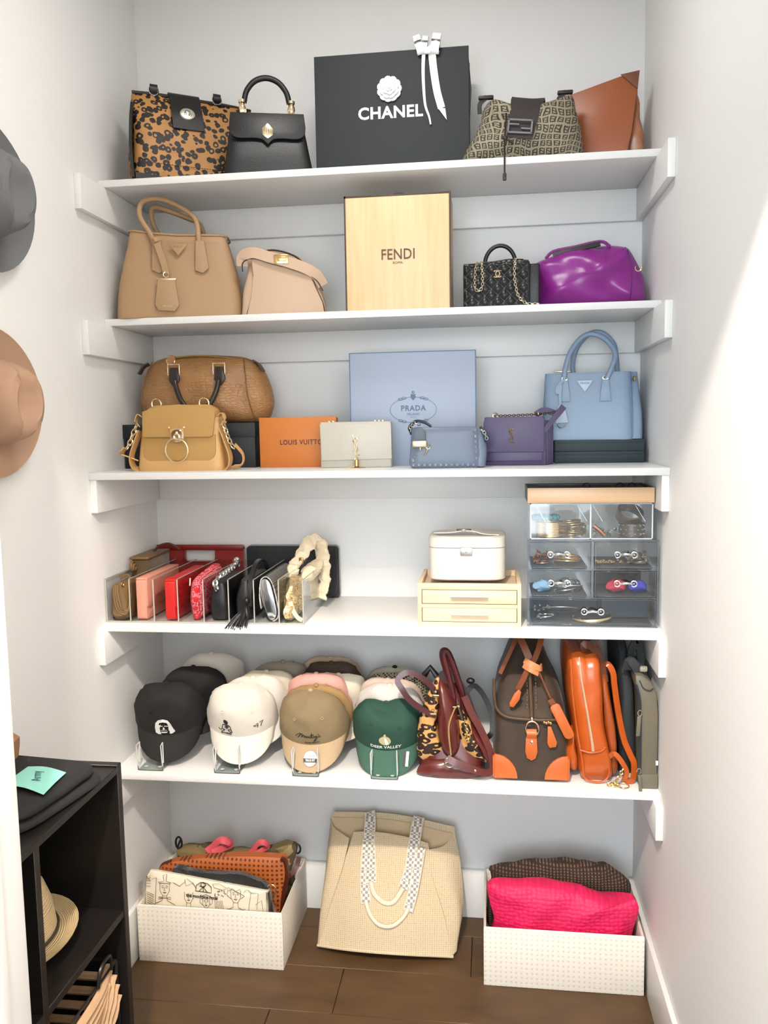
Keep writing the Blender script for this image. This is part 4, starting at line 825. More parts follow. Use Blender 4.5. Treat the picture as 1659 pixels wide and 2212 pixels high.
bm = bm_new(); strap(bm, spl([(14.0, -1.6, 15.5), (14.4, -1.9, 9), (14.2, -1.9, 3.0), (12.5, -1.8, 0.9), (9, -1.7, 0.5)], 4), 0.5, 0.35, (0, -1, 0)); strap(bm, spl([(13.0, -1.8, 14.5), (13.2, -2.0, 8), (12.6, -2.0, 5.0), (10.5, -1.9, 4.2)], 4), 0.25, 0.3, (0, -1, 0)); obj('trim', bm, leather('black_trim', '#1f1f20', None, 0.35), t)
# contents, standing edge-on between the dividers
OLV = leather('olive_brown_leather', '#6f5530', '#5c4526', 0.5, (420, 0.2, 0.04), 0.6)
t = thing('slouchy_olive_pouch', 'soft olive brown pouch with coiled straps in leftmost compartment', 'pouch', (3.8, -32, z+0.5))
bm = bm_new(); pillow(bm, smooth2([(-6, 0.1), (6, 0.1), (6.4, 5), (5.5, 10.2), (-5.5, 10.4), (-6.4, 5)], 3), 0, 3.0, 3.0, 7, 3, 0.8, fn=wr(0.6, 0.25, 2, 0), M=tr((0, 0, 0), rz=90)); obj('body', bm, OLV, t)
bm = bm_new()
for k in range(3): tube(bm, spl([(-0.9+0.5*k, -6.6, 10.0), (-0.9+0.6*k, -7.0, 7), (-0.2+0.7*k, -7.2, 3.5), (1.6, -6.8, 1.9+0.6*k), (2.8, -6.2, 3.2), (2.6, -4, 8), (1.8, -3, 12.0), (0.2, -5.0, 12.4-0.4*k)], 5), 0.38, 8)
obj('coiled_strap', bm, OLV, t)
bm = bm_new(); ring(bm, (1.6, -6.6, 10.2), 0.6, 0.14, 'X', 12, 5); obj('strap_ring', bm, GOLD, t)
t = thing('olive_box_bag', 'taller dark olive suede bag with brown loop behind the slouchy pouch', 'handbag', (3.9, -16.2, z+0.5))
bm = bm_new(); prism(bm, [(-8.6, 0.1), (8.6, 0.1), (8.8, 15.2), (-7.6, 14.8), (-8.0, 12)], -2.6, 2.6, 0.5, M=tr((0.2, 0, 0), rz=90)); obj('body', bm, mat('olive_suede', '#4d3b20', 0.85, sheen=0.3, bump=(900, 0.4, 0.04)), t)
bm = bm_new(); b2(bm, -2.8, 3.1, -8.3, 8.6, 14.8, 15.6, 0.3, 2); obj('frame', bm, OLV, t)
bm = bm_new(); ring(bm, (-1.2, -9.6, 13.0), 1.3, 0.5, 'X', 14, 8); ring(bm, (-0.6, -9.8, 12.8), 0.8, 0.4, 'X', 12, 8); obj('rolled_strap', bm, OLV, t)
bm = bm_new(); tube(bm, spl([(0, 3.0, 15.4), (1.8, 3.2, 17.2), (4.8, 3.6, 17.8), (7.8, 4.4, 16.0)], 5), 0.4, 8); obj('loop_handle', bm, leather('dark_red_brown', '#4b2017'), t)
def slab_clutch(name, label, x, w, L, h, m, m2, lean=0, yc=-25):
    t = thing(name, label, 'clutch', (x, yc, z+0.5), 0, None, 0, lean)
    bm = bm_new(); prism(bm, rrect(-L/2, L/2, 0.05, h, [0.8, 0.8, 1.6, 0.6], 4), -w/2+0.4, w/2, 0.2, M=tr((0, 0, 0), rz=90)); obj('body', bm, m, t)
    bm = bm_new(); prism(bm, rrect(-L/2+0.05, L/2-0.05, h*0.30, h+0.55, [1.2, 1.2, 1.8, 0.4], 4), -w/2+0.05, -w/2+0.45, 0.12, M=tr((0, 0, 0), rz=90)); b2(bm, -w/2, w/2, -L/2+0.1, L/2-0.1, h-0.1, h+0.5, 0.22, 2); obj('flap', bm, m2, t)
    return t
PK = leather('blush_pink_leather', '#cf8f79', '#c4816c', 0.45, (120, 0.25, 0.06), 0.5)
tp = slab_clutch('pink_clutch', 'soft pink embossed leather clutch standing on edge in the rack', 10.1, 3.3, 24, 11.2, PK, PK)
RD = leather('scarlet_leather', '#b81a16', None, 0.42, (900, 0.15, 0.02))
slab_clutch('red_clutch', 'slim bright red leather clutch standing on edge in the rack', 18.4, 3.2, 24, 10.9, RD, RD)
# crochet pouch
t = thing('crochet_pouch', 'pink crochet pouch with red dots leaning in the fourth compartment', 'pouch', (24.9, -27, z+0.5), 0, None, 0, 4)
CR = NT('pink_crochet'); vv = CR.scaled((1, 1, 1.6)); v1 = CR.voro(150, 'F1', 0.35, vv); v2 = CR.voro(38, 'F1', 0.3)
base = CR.mix(CR.math('GREATER_THAN', v1.outputs['Distance'], 0.50), '#e3737a', '#8c2430'); CR.l(CR.mix(CR.math('LESS_THAN', v2.outputs['Distance'], 0.30), base, '#c01820'), CR.b.inputs['Base Color']); CR.b.inputs['Roughness'].default_value = 0.85; CR.bump(CR.math('SUBTRACT', 1.0, v1.outputs['Distance']), 0.8, 0.25)
bm = bm_new(); pillow(bm, smooth2([(-8, 0.3), (-9.6, 3), (-10.6, 6), (-10.2, 9), (-8.6, 11.4), (0, 12.6), (9, 12.8), (10.6, 9), (10, 3), (4, 0.1), (-4, 0.0)], 3), 0, 2.9, 2.6, 7, 2.2, 0.5, M=tr((0, 0, 0), rz=90)); obj('body', bm, CR.m, t)
bm = bm_new(); ball(bm, (0.2, -8.4, 0.9), 1.0, (1, 1, 0.9)); obj('corner_knot', bm, leather('knot_red', '#b02023'), t)
bm = bm_new(); tube(bm, [(-1.9, -8.8, 11.5), (-1.9, -8.9, 9.4)], 0.28, 6); obj('zip_pull', bm, PALEGOLD, t)
# black mini bag with silver chain
t = thing('black_bag_with_chain_handle', 'black leather bag with chunky silver chain handle in the fifth compartment', 'handbag', (31.6, -26, z+0.5))
bm = bm_new(); loft(bm, interp([(0.05, 0, 0, 2.6, 9.6, 5), (5, 0, 0, 2.9, 10.2, 5), (10.2, 0, 0, 1.9, 9.6, 5)], 4), 32, fn=wr(0.35, 0.3, 6, 0)); obj('body', bm, BLACKM, t)
bm = bm_new(); chain(bm, spl([(0, -10.6, 8.6), (-0.3, -10.8, 10.8), (0.2, -8, 11.8), (0.2, -2, 12.1), (0.2, 4, 12.6), (0.2, 7.5, 14.0), (0.3, 8.6, 12.0)], 4), 1.7, 0.65, 0.34, m=6); obj('chain_handle', bm, SILVER, t)
# black tassel bag
t = thing('black_tassel_bag', 'black leather bag with long leather tassel hanging over the shelf edge', 'handbag', (38.8, -25, z+0.5))
bm = bm_new(); loft(bm, interp([(0.05, -0.6, 0, 2.3, 9.8, 5), (5, -0.5, 0, 2.5, 10.2, 5), (10.8, 0, 0, 1.6, 9.6, 4)], 4), 32, fn=wr(0.4, 0.3, 9, 0)); obj('body', bm, BLACKM, t)
bm = bm_new(); strap(bm, spl([(1.8, -11.2, 4), (1.9, -10.6, 10), (1.9, -5, 14.5), (1.9, 2, 14.8), (1.9, 8, 11), (1.9, 9.6, 4)], 6), 1.2, 0.3, (0, -1, 1)); strap(bm, spl([(2.3, -11.6, 4), (2.4, -11.0, 9), (2.4, -6, 13.4), (2.4, 2, 14.0), (2.4, 8, 10)], 6), 0.5, 0.3, (0, -1, 1)); obj('handle', bm, leather('glossy_black', '#202022', None, 0.28), t)
bm = bm_new()
for k in range(26):
    a = k/25; x1 = -3.2+5.6*a+random.uniform(-0.4, 0.4); tube(bm, spl([(1.2, -11.8, 5.2), (0.9+0.4*a, -12.9-0.3*math.sin(k), 4.2-0.8*abs(a-0.5)), (x1*0.6+0.6, -14.2, 1.8), (x1, -16.9-random.uniform(0, .25), -0.4+random.uniform(-1.0, 0.6))], 4), 0.13, 4)
ball(bm, (1.2, -11.9, 5.6), 0.8, (1, 1, 1.1)); obj('tassel', bm, BLACKM, t)['kind'] = 'stuff'
# silver clutch
GL = NT('silver_rhinestone'); v1 = GL.voro(420, 'F1', 0.2); sp = GL.voro(300, 'F1', 1.0)
GL.l(GL.mix(GL.math('GREATER_THAN', v1.outputs['Distance'], 0.55), '#b7b3ae', '#4c4a48'), GL.b.inputs['Base Color']); GL.b.inputs['Metallic'].default_value = 0.8; GL.b.inputs['Roughness'].default_value = 0.25; GL.bump(v1.outputs['Distance'], 1.0, 0.12)
t = thing('silver_sparkle_clutch', 'curved silver clutch with sparkling rhinestone flap in the seventh compartment', 'clutch', (45.8, -25, z+0.5), 0, None, 0, -4)
prf = [(-1.2, 10.6), (-0.6, 11.5), (0.5, 11.6), (1.5, 10.4), (2.0, 8), (2.4, 5), (2.6, 2.2), (2.0, 0.6), (1.0, 0.1), (0.1, 0.8), (-0.6, 3), (-1.4, 7)]
bm = bm_new(); prism(bm, smooth2(prf, 3), -11.5, 11.5, 0.3); o = obj('body', bm, mat('mirror_silver', '#ccd0d3', 0.12, 0.95), t)
bm = bm_new(); pts = spl([(-1.9, 3.4, 0), (-2.0, 7, 0), (-1.3, 11.0, 0), (-0.3, 12.2, 0), (1.0, 12.1, 0), (2.1, 10.6, 0), (2.7, 8, 0), (3.1, 5, 0), (3.3, 2.2, 0), (2.6, 0.3, 0), (1.2, -0.3, 0)], 3)
q0 = [(p.x, p.y) for p in pts]; q1 = [(p.x*0.86+0.06, p.y*0.955+0.25) for p in pts]
prism(bm, q0+q1[::-1], -11.2, 11.2, 0.0); obj('rhinestone_flap', bm, GL.m, t)
# gold sequin pouch and cream scarf
GS = NT('gold_sequin'); v1 = GS.voro(260, 'F1', 0.9); GS.l(GS.mix(v1.outputs['Distance'], '#f1deb0', '#8d6c3d'), GS.b.inputs['Base Color']); GS.b.inputs['Metallic'].default_value = 0.55; GS.b.inputs['Roughness'].default_value = 0.25; GS.bump(v1.outputs['Color'], 1.0, 0.35)
t = thing('gold_sequin_pouch', 'glittering gold sequin pouch crumpled in the rightmost compartment', 'pouch', (51.9, -29, z+0.5))
bm = bm_new(); pillow(bm, smooth2([(-7.5, 0.3), (7, 0.3), (7.6, 5), (6.5, 10.6), (-3.5, 10.2), (-7, 5.6), (-9, 3.0)], 3), 0, 2.3, 2.3, 8, 2.4, 0.5, fn=wr(1.0, 0.5, 5, 0), M=tr((-0.2, 0, 0), rz=90)); obj('body', bm, GS.m, t)
bm = bm_new(); strap(bm, spl([(0.2, -7.5, 5.4), (1.2, -8.2, 3.0), (2.4, -8.4, 1.3), (3.6, -8.2, 0.5)], 5), 1.1, 0.4, (0, -1, 0.2)); obj('strap', bm, leather('cream_strap', '#dccba6'), t)
CS = mat('cream_cotton', '#cbbda4', 0.85, bump=(500, 0.3, 0.05))
t = thing('cream_ruched_bag', 'ruched cream fabric bag drooping over the right end of the rack', 'handbag', (54.6, -20, z))
def crinkle(co): return co + 0.5*noise.noise_vector(co*0.35) + 0.4*noise.noise_vector(co*1.6)
bm = bm_new(); tube(bm, spl([(-3.4, -8, 11.6), (-4.0, -6, 13.6), (-3.0, -3, 15.4), (-0.8, 0, 19.2), (1.4, 1.6, 19.8), (2.6, 2.6, 16.5), (2.9, 3.0, 12), (2.8, 2.6, 7), (2.2, 1.5, 3)], 12), 1.35, 14) if False else sweep(bm, spl([(-3.4, -8, 11.6), (-4.0, -6, 13.6), (-3.0, -3, 15.4), (-0.8, 0, 19.2), (1.4, 1.6, 20.0), (2.8, 2.6, 16.5), (3.1, 3.0, 12), (3.0, 2.6, 7), (2.2, 1.5, 3)], 12), circ(1.6, 16, 0.7), up=(0.3, 1, 0), scale=lambda q: 1.0+0.3*math.sin(q*PI)+0.12*math.sin(q*70)); 
for v in bm.verts: v.co = crinkle(v.co)
obj('ruched_strap', bm, CS, t)
bm = bm_new(); pillow(bm, smooth2([(-4.5, 11), (-3.2, 14.2), (0, 14.6), (4.6, 16.0), (5.4, 14), (2.4, 12.5), (-2, 10)], 3), -3, 2.4, 2.4, 6, 2.2, 0.4, fn=crinkle, M=tr((-2.6, 0, -1.2), rz=70)); obj('body', bm, CS, t)
bm = bm_new(); bx(bm, (-2.0, -4.4, 15.2), (1.3, 0.5, 1.9), 0.15, M=tr(ry=0)); obj('buckle', bm, mat('bronze', '#8a7340', 0.3, 0.9), t)
# wooden drawer chest
PINE = woodmat('light_pine', '#dcc6a8', '#d3b896', (1.2, 14, 14)); PINEV = woodmat('light_pine_vertical', '#dac4a5', '#d0b592', (14, 14, 1.2))
t = thing('pine_drawer_chest', 'small light pine chest with two drawers and open tray top', 'drawer chest', (100.6, -37.9, z))
bm = bm_new(); b2(bm, -13.6, -12.5, 0, 22, 0, 11.6, 0.08); b2(bm, 12.5, 13.5, 0, 22, 0, 11.6, 0.08); obj('side_panel', bm, PINEV, t)
bm = bm_new(); b2(bm, -12.5, 12.5, 0.03, 1.2, 0, 1.2, 0.06); b2(bm, -12.5, 12.5, 0.05, 1.2, 5.0, 6.0, 0.06); b2(bm, -12.5, 12.5, 0.03, 1.2, 9.9, 11.5, 0.06); b2(bm, -12.5, 12.5, 20.9, 22, 0, 11.5, 0.06); b2(bm, -12.5, 12.5, 1, 21, 0.1, 0.6); b2(bm, -12.5, 12.5, 1, 21, 9.4, 10.0); obj('frame', bm, PINE, t)
HN = mat('brushed_handle', '#e9e1d2', 0.35, 0.6)
for z0 in (1.35, 6.15):
    bm = bm_new(); b2(bm, -12.35, 12.35, 0.15, 1.1, z0, z0+3.6, 0.08); dr = obj('drawer', bm, PINE, t)
    bm = bm_new(); b2(bm, -4.9, 4.9, -1.5, -1.2, z0+2.0, z0+2.4, 0.06); b2(bm, -4.9, 4.9, -1.5, 0.1, z0+2.3, z0+2.45, 0.03); o = obj('handle', bm, HN, dr)
t = thing('white_vanity_case', 'small white leather vanity case standing on the pine chest', 'case', (99.9, -26.2, z+11.52))
WL = leather('ivory_leather', '#ccc7bf', None, 0.42, (900, 0.1, 0.02))
bm = bm_new(); loft(bm, [(0.05, 0, 0, 9.8, 7.4, 5), (0.4, 0, 0, 10.3, 7.8, 5), (8.8, 0, 0, 10.4, 7.9, 5)], 48); obj('case_body', bm, WL, t)
bm = bm_new(); loft(bm, [(8.95, 0, 0, 10.45, 7.95, 5), (11.4, 0, 0, 10.4, 7.9, 5), (11.85, 0, 0, 9.9, 7.4, 5), (11.9, 0, 0, 8.4, 6.2, 4), (11.7, 0, 0, 8.0, 6.0, 4)], 48); obj('lid', bm, WL, t)
bm = bm_new(); strap(bm, spl([(-9.0, -2, 12.3), (-4, -2.3, 12.5), (-1, -2.6, 13.0), (2, -2.6, 12.8), (5, -3.0, 12.1), (8.6, -3.2, 12.0)], 5), 2.2, 0.25, (0, 0, 1)); obj('handle_strap', bm, WL, t)
bm = bm_new(); lathe(bm, [(0, 0.4), (1.9, 0.35), (2.1, 0.1), (2.0, 0)], 20, c=(-0.9, -2.6, 13.0), M=None); o = obj('medallion', bm, mat('grey_metal', '#8f8c88', 0.25, 0.9), t); o.scale = (1, 0.6, 1); o.location.y = -0.010
bm = bm_new(); b2(bm, -1.7, 1.5, -8.5, -7.8, 7.0, 9.3, 0.12); ball(bm, (-0.1, -8.6, 8.0), 0.28); b2(bm, -1.6, 1.4, -8.55, -8.0, 9.0, 9.5, 0.1); obj('latch', bm, mat('satin_steel', '#c9c9c4', 0.3, 0.85), t)

# acrylic drawer unit with jewellery
t = thing('acrylic_drawer_unit', 'clear acrylic jewellery unit of five drawers', 'drawer unit', (115.7, -36.4, z))
LIN = mat('charcoal_lining', '#42474d', 0.8); RIMM = clear('acrylic_rim', (0.86, 0.88, 0.91), 0.10); TK = 0.32
for a in ((0, 33.2, 0, 19, 0.02, 0.34), (0, 33.2, 0, 19, 22.6, 22.95), (0, 0.32, 0, 19, 0.34, 22.6), (32.9, 33.2, 0, 19, 0.34, 22.6), (0.3, 32.9, 0, 19, 7.55, 7.85), (0.3, 32.9, 0, 19, 15.0, 15.3), (16.3, 17.0, 0, 19, 7.85, 22.6), (0.3, 32.9, 18.7, 19, 0.3, 22.6)): sheet('shell_sheet', t, *a)
bm = bm_new()
for a in ((0, 33.2, 0, 0.4), (0, 33.2, 22.55, 23.0), (0.3, 32.9, 7.5, 7.9), (0.3, 32.9, 14.95, 15.35)): b2(bm, a[0], a[1], -0.06, 0.25, a[2], a[3], 0.06, 1)
for x0, x1, z0, z1 in ((0, 0.5, 0, 23), (32.75, 33.2, 0, 23), (16.3, 17.0, 7.6, 22.8)): b2(bm, x0, x1, -0.06, 0.25, z0, z1, 0.06, 1)
obj('front_rim', bm, RIMM, t)
HCL = mat('chrome_edge', '#d9dde0', 0.1, 0.9)
for i, (x0, x1, z0, z1, hx) in enumerate(((0.6, 16.1, 15.5, 22.3, 8.0), (17.2, 32.6, 15.5, 22.3, 24.9), (0.6, 16.1, 8.0, 14.8, 8.2), (17.2, 32.6, 8.0, 14.8, 24.9), (0.6, 32.6, 0.5, 7.4, 16.7))):
    o = sheet('drawer', t, x0, x1, 0.1, 0.35, z0, z1)
    bm = bm_new(); b2(bm, x0+0.7, x1-0.7, 0.5, 18, z0+0.1, z0+0.3); [b2(bm, x0+0.8, x1-0.8, 17.2, 17.5, z0+0.3, z0+4.0) for _ in range(i > 2)]; obj('drawer_lining', bm, LIN, o, smooth=False)
    bm = bm_new()
    for a in ((x0, x1, z0, z0+0.22), (x0, x1, z1-0.22, z1), (x0, x0+0.22, z0, z1), (x1-0.22, x1, z0, z1)): b2(bm, a[0], a[1], -0.1, 0.1, a[2], a[3], 0.05, 1)
    obj('drawer_rim', bm, RIMM, o)
    bm = bm_new(); zc = (z0+z1)/2+0.3
    for s in (-1, 1): ring(bm, (hx+s*2.1, -0.7, zc), 0.75, 0.17, 'Y', 16, 6)
    tube(bm, spl([(hx-1.5, -0.9, zc-0.1), (hx-0.5, -1.6, zc+0.3), (hx+0.5, -1.6, zc+0.3), (hx+1.5, -0.9, zc-0.1)], 4), 0.3, 6); tube(bm, [(hx-2.1, -0.6, zc), (hx-2.1, 0.1, zc)], 0.2, 6); tube(bm, [(hx+2.1, -0.6, zc), (hx+2.1, 0.1, zc)], 0.2, 6); obj('drawer_handle', bm, HCL, o)
t = thing('acrylic_top_tray', 'clear acrylic sloped-front jewellery bin under the rose gold tray', 'organizer', (116.4, -36.0, z+23.05))
for a in ((0, 31.0, 0, 15, 0, 0.3), (0, 0.3, 0, 15, 0.3, 9.1), (30.7, 31.0, 0, 15, 0.3, 9.1), (0.3, 30.7, 14.7, 15, 0.3, 9.1), (0.3, 30.7, 0, 0.3, 0.3, 9.1), (15.3, 15.7, 0.3, 14.7, 0.3, 9.1), (0, 31.0, 0, 15, 9.1, 9.4)): sheet('acrylic_sheet', t, *a)
bm = bm_new()
for a in ((0, 31, -0.05, 0.2, 0, 0.3), (0, 31, -0.05, 0.2, 9.1, 9.4), (0, 0.35, -0.05, 0.2, 0, 9.4), (30.65, 31, -0.05, 0.2, 0, 9.4), (15.2, 15.6, -0.05, 0.2, 0, 9.2)): b2(bm, *a, 0.04, 1)
for s in (1.4, 15.9): 
    for x in (s, s+13.2): tube(bm, [(x, 0.4, 9.0 if x == s else 4.6), (x+(2.6 if x == s else -2.6), 0.5, 4.6 if x == s else 9.0)], 0.1, 4)
obj('polished_edge', bm, ACE2, t)
t = thing('rose_gold_jewellery_tray', 'rose gold leatherette jewellery tray on top of the acrylic unit', 'tray', (131.6, -37.2, z+32.6))
bm = bm_new(); RG = leather('rose_gold_leather', '#d9b48e', None, 0.3, (900, 0.08, 0.02)); b2(bm, -15.9, 15.9, 0, 0.7, 0, 3.9, 0.2, 2); obj('front_wall', bm, RG, t)
bm = bm_new(); b2(bm, -15.9, -15.3, 0.5, 17, 0, 3.9, 0.1); b2(bm, 15.3, 15.9, 0.5, 17, 0, 3.9, 0.1); b2(bm, -15.9, 15.9, 16.4, 17, 0, 3.9, 0.1); b2(bm, -15.5, 15.5, 0.5, 16.6, 0.0, 0.5); b2(bm, -15.3, 15.3, 0.7, 16.5, 3.2, 3.35); obj('tray_box', bm, mat('smoked_grey', '#4a453f', 0.4), t)
bm = bm_new(); stitch(bm, [(-15.4, -0.02, 3.5), (15.4, -0.02, 3.5)], 0.06, 0.35, 0.2); stitch(bm, [(-15.4, -0.02, 0.4), (15.4, -0.02, 0.4)], 0.06, 0.35, 0.2); obj('stitching', bm, mat('rose_thread', '#a98258', 0.6), t)['kind'] = 'stuff'
bm = bm_new(); [ring(bm, (x, 5, 3.8), 0.9, 0.14, 'Y', 14, 5) for x in (-0.5, 8.0, 11.0)]; obj('ring_jewellery', bm, mat('dark_steel', '#2a2a2c', 0.3, 0.8), t)
# jewellery inside: bangles, cuffs, beads
def bangle(label, x, y, zz, R, m, r=0.22, rx=0, ry=0, grp='bangles in the acrylic top bin', n=1, squash=1.0, nm='bangle', cat='bangle'):
    t = thing(nm, label, cat, (x, y, zz), 0, grp, rx, ry)
    bm = bm_new()
    for k in range(n): ring(bm, (0.1*(k % 2), 0.05*k, k*r*1.7), R, r, 'Z', 28, 6)
    obj('band', bm, m, t); return t
zb = z+23.4
bangle('stack of thin gold bangles on the left of the top bin', 121.8, -31.5, zb+0.25, 3.7, PALEGOLD, 0.25, n=9)
TQ = mat('turquoise_bead', '#0f6f78', 0.35)
t = thing('turquoise_bracelet', 'turquoise bead bracelet lying on the gold bangles', 'bracelet', (120.6, -31.2, zb+4.9))
bm = bm_new(); [ball(bm, (3.2*math.cos(2*PI*k/16), 3.2*math.sin(2*PI*k/16), 0), 0.72, n=8, m=6) for k in range(16)]; obj('beads', bm, TQ, t)['kind'] = 'stuff'
t = thing('bronze_cuff_pile', 'tangle of bronze and crystal bracelets in the middle of the top bin', 'bracelets', (127.6, -31.5, zb), 0)
BZ = mat('bronze_metal', '#8d7754', 0.3, 0.9); bm = bm_new()
for k in range(9): ring(bm, (random.uniform(-.6, .6), random.uniform(-1.4, .6), 0.6+0.42*k), 3.2-0.05*k, 0.26, 'Z', 22, 6, M=tr((0, 0, 0), rx=random.uniform(-6, 6), ry=random.uniform(-7, 7)))
for k in range(60): ball(bm, (random.uniform(-2.6, 3.2), -3.2+random.uniform(-0.6, .4), random.uniform(0.6, 3.6)), 0.32, n=6, m=4)
obj('bracelets', bm, BZ, t)['kind'] = 'stuff'
t = thing('crystal_pieces', 'loose crystal and rose gold pieces right of the bin divider', 'jewellery', (135.6, -33, zb)); bm = bm_new()
for k in range(26): ball(bm, (random.uniform(-2.6, 3), random.uniform(-1.5, 1.5), 0.5+random.uniform(0, 1.4)), 0.5, n=6, m=4)
obj('stones', bm, SILVER, t)['kind'] = 'stuff'; bm = bm_new(); tube(bm, [(-2.9, -2, 3.0), (-1.6, -2.2, 2.0), (-0.2, -2.2, 0.6)], 0.6, 8); obj('bar_link', bm, mat('rose_gold', '#c08c6c', 0.25, 1.0), t)
t = thing('silver_bangle_pile', 'heap of tilted silver bangles on the right of the top bin', 'bangles', (142.0, -31, zb+4.6)); bm = bm_new()
for k in range(8): ring(bm, (0, 0, 0.35*k), 3.2, 0.22, 'Z', 24, 6, M=tr((0, 0, 0), rx=32, ry=12))
obj('bangles', bm, mat('taupe_silver', '#9a9186', 0.28, 0.9), t)['kind'] = 'stuff'
t = thing('crystal_dotted_cuff', 'grey cuff dotted with crystals under the silver bangles', 'bracelet', (142.6, -32.6, zb+0.1)); bm = bm_new(); lathe(bm, [(2.9, 0), (3.3, 0.1), (3.3, 3.4), (2.9, 3.5)], 26); obj('cuff', bm, mat('grey_cuff', '#5f5c58', 0.4, 0.6), t)
bm = bm_new(); [ball(bm, (3.35*math.cos(a), 3.35*math.sin(a), h), 0.26, n=6, m=4) for h in (0.8, 1.9, 3.0) for a in [2*PI*k/14+h for k in range(14)]]; obj('crystal', bm, SILVER, t)['kind'] = 'stuff'
def pile(name, label, cat, x, y, z0, m, n=30, sx=3, sy=2, sz=1.6, r=0.4, rings=3, R=2.2, rm=None):
    t = thing(name, label, cat, (x, y, z0)); bm = bm_new()
    for k in range(rings): ring(bm, (random.uniform(-sx, sx)*0.35, random.uniform(-sy, sy)*0.4, 0.3+0.4*k), R*random.uniform(.85, 1.1), 0.2, 'Z', 20, 6, M=tr(rx=random.uniform(-14, 14), ry=random.uniform(-10, 10)))
    for k in range(n): ball(bm, (random.uniform(-sx, sx), random.uniform(-sy, sy), r+random.uniform(0, sz)), r*random.uniform(.7, 1.1), n=6, m=4)
    obj('pieces', bm, m, t)['kind'] = 'stuff'; return t
yb = -31.5
pile('rose_gold_flower_cluster', 'rose gold flower cluster in the upper left drawer', 'jewellery', 119.5, yb, z+16.0, mat('rose_gold', '#c08c6c', 0.25, 1.0), 30, 1.8, 1.6, 2.6, 0.5, 1)
pile('gold_bracelet_heap', 'heap of gold bracelets in the upper left drawer', 'jewellery', 126.8, yb, z+16.0, GOLD, 10, 3, 2, 1.2, 0.35, 6, 2.9)
pile('pearl_strand', 'gold and pearl strand in the upper right drawer', 'necklace', 137.0, -33, z+16.0, GOLD, 26, 3.6, 0.7, 0.6, 0.42, 0)
pile('silver_chain_heap', 'heap of silver chains in the upper right drawer', 'jewellery', 144.2, yb, z+16.0, mat('taupe_silver', '#9a9186', 0.28, 0.9), 60, 2.6, 2.0, 2.6, 0.42, 3, 2.4)
pile('silver_necklace_heap', 'tangled silver necklaces in the lower left drawer', 'jewellery', 126.6, yb, z+8.6, SILVER, 26, 3, 2, 2.6, 0.35, 7, 2.8)
for nm, lb, x, z0, c, sx in (('light_blue_pouch', 'crumpled light blue cloth in the lower left drawer', 119.8, 8.5, '#7fa6c4', 2.2), ('crimson_pompom', 'crimson fluffy tassel in the lower right drawer', 139.0, 8.5, '#b3203a', 2.4), ('navy_pompom', 'royal blue fluffy tassel in the lower right drawer', 144.6, 8.5, '#26309c', 2.2), ('black_flower_piece', 'black flower piece behind the coloured tassels', 142.6, 11.6, '#1a1a1c', 2.4)):
    t = thing(nm, lb, 'jewellery', (x, -31.5 if 'black' not in nm else -28.5, z+z0))
    bm = bm_new(); ball(bm, (0, 0, sx*0.7), sx, (1.05, 0.9, 0.72), 20, 14)
    for v in bm.verts: v.co += noise.noise_vector(v.co*0.9)*0.7
    for v in bm.verts: v.co.z = max(v.co.z, 0.05)
    obj('tuft', bm, mat(nm+'_fibre', c, 0.8, bump=(500, 0.5, 0.1)), t)
bangle('thin silver hoop necklace in the bottom drawer', 124.8, -30, z+3.2, 5.2, SILVER, 0.14, rx=-20, grp=None, nm='hoop_necklace', cat='necklace')
t = thing('gold_collar', 'polished gold collar lying behind the bottom drawer handle', 'necklace', (132.8, -32, z+1.0), 0, None, 8, 0); bm = bm_new(); tube(bm, [(4.9*math.cos(a), 3.3*math.sin(a), 0.9+0.35*math.cos(a)) for a in [math.radians(150+250*k/24) for k in range(25)]], 0.6, 8, scale=lambda q: 0.35+0.9*math.sin(PI*q)); obj('collar_band', bm, PALEGOLD, t)
t = thing('dark_blue_pouch_box', 'dark blue flat case in the right half of the bottom drawer', 'case', (141.8, -26, z+0.9)); bm = bm_new(); b2(bm, -6.2, 5.8, -3, 6, 0, 5.4, 0.4, 2); obj('case_body', bm, mat('slate_blue_suede', '#3c4c58', 0.8), t)
pile('silver_trinkets', 'silver trinkets at the left of the bottom drawer', 'jewellery', 120.6, -31, z+0.95, SILVER, 24, 2.6, 1.8, 3.2, 0.42, 2, 2.0)

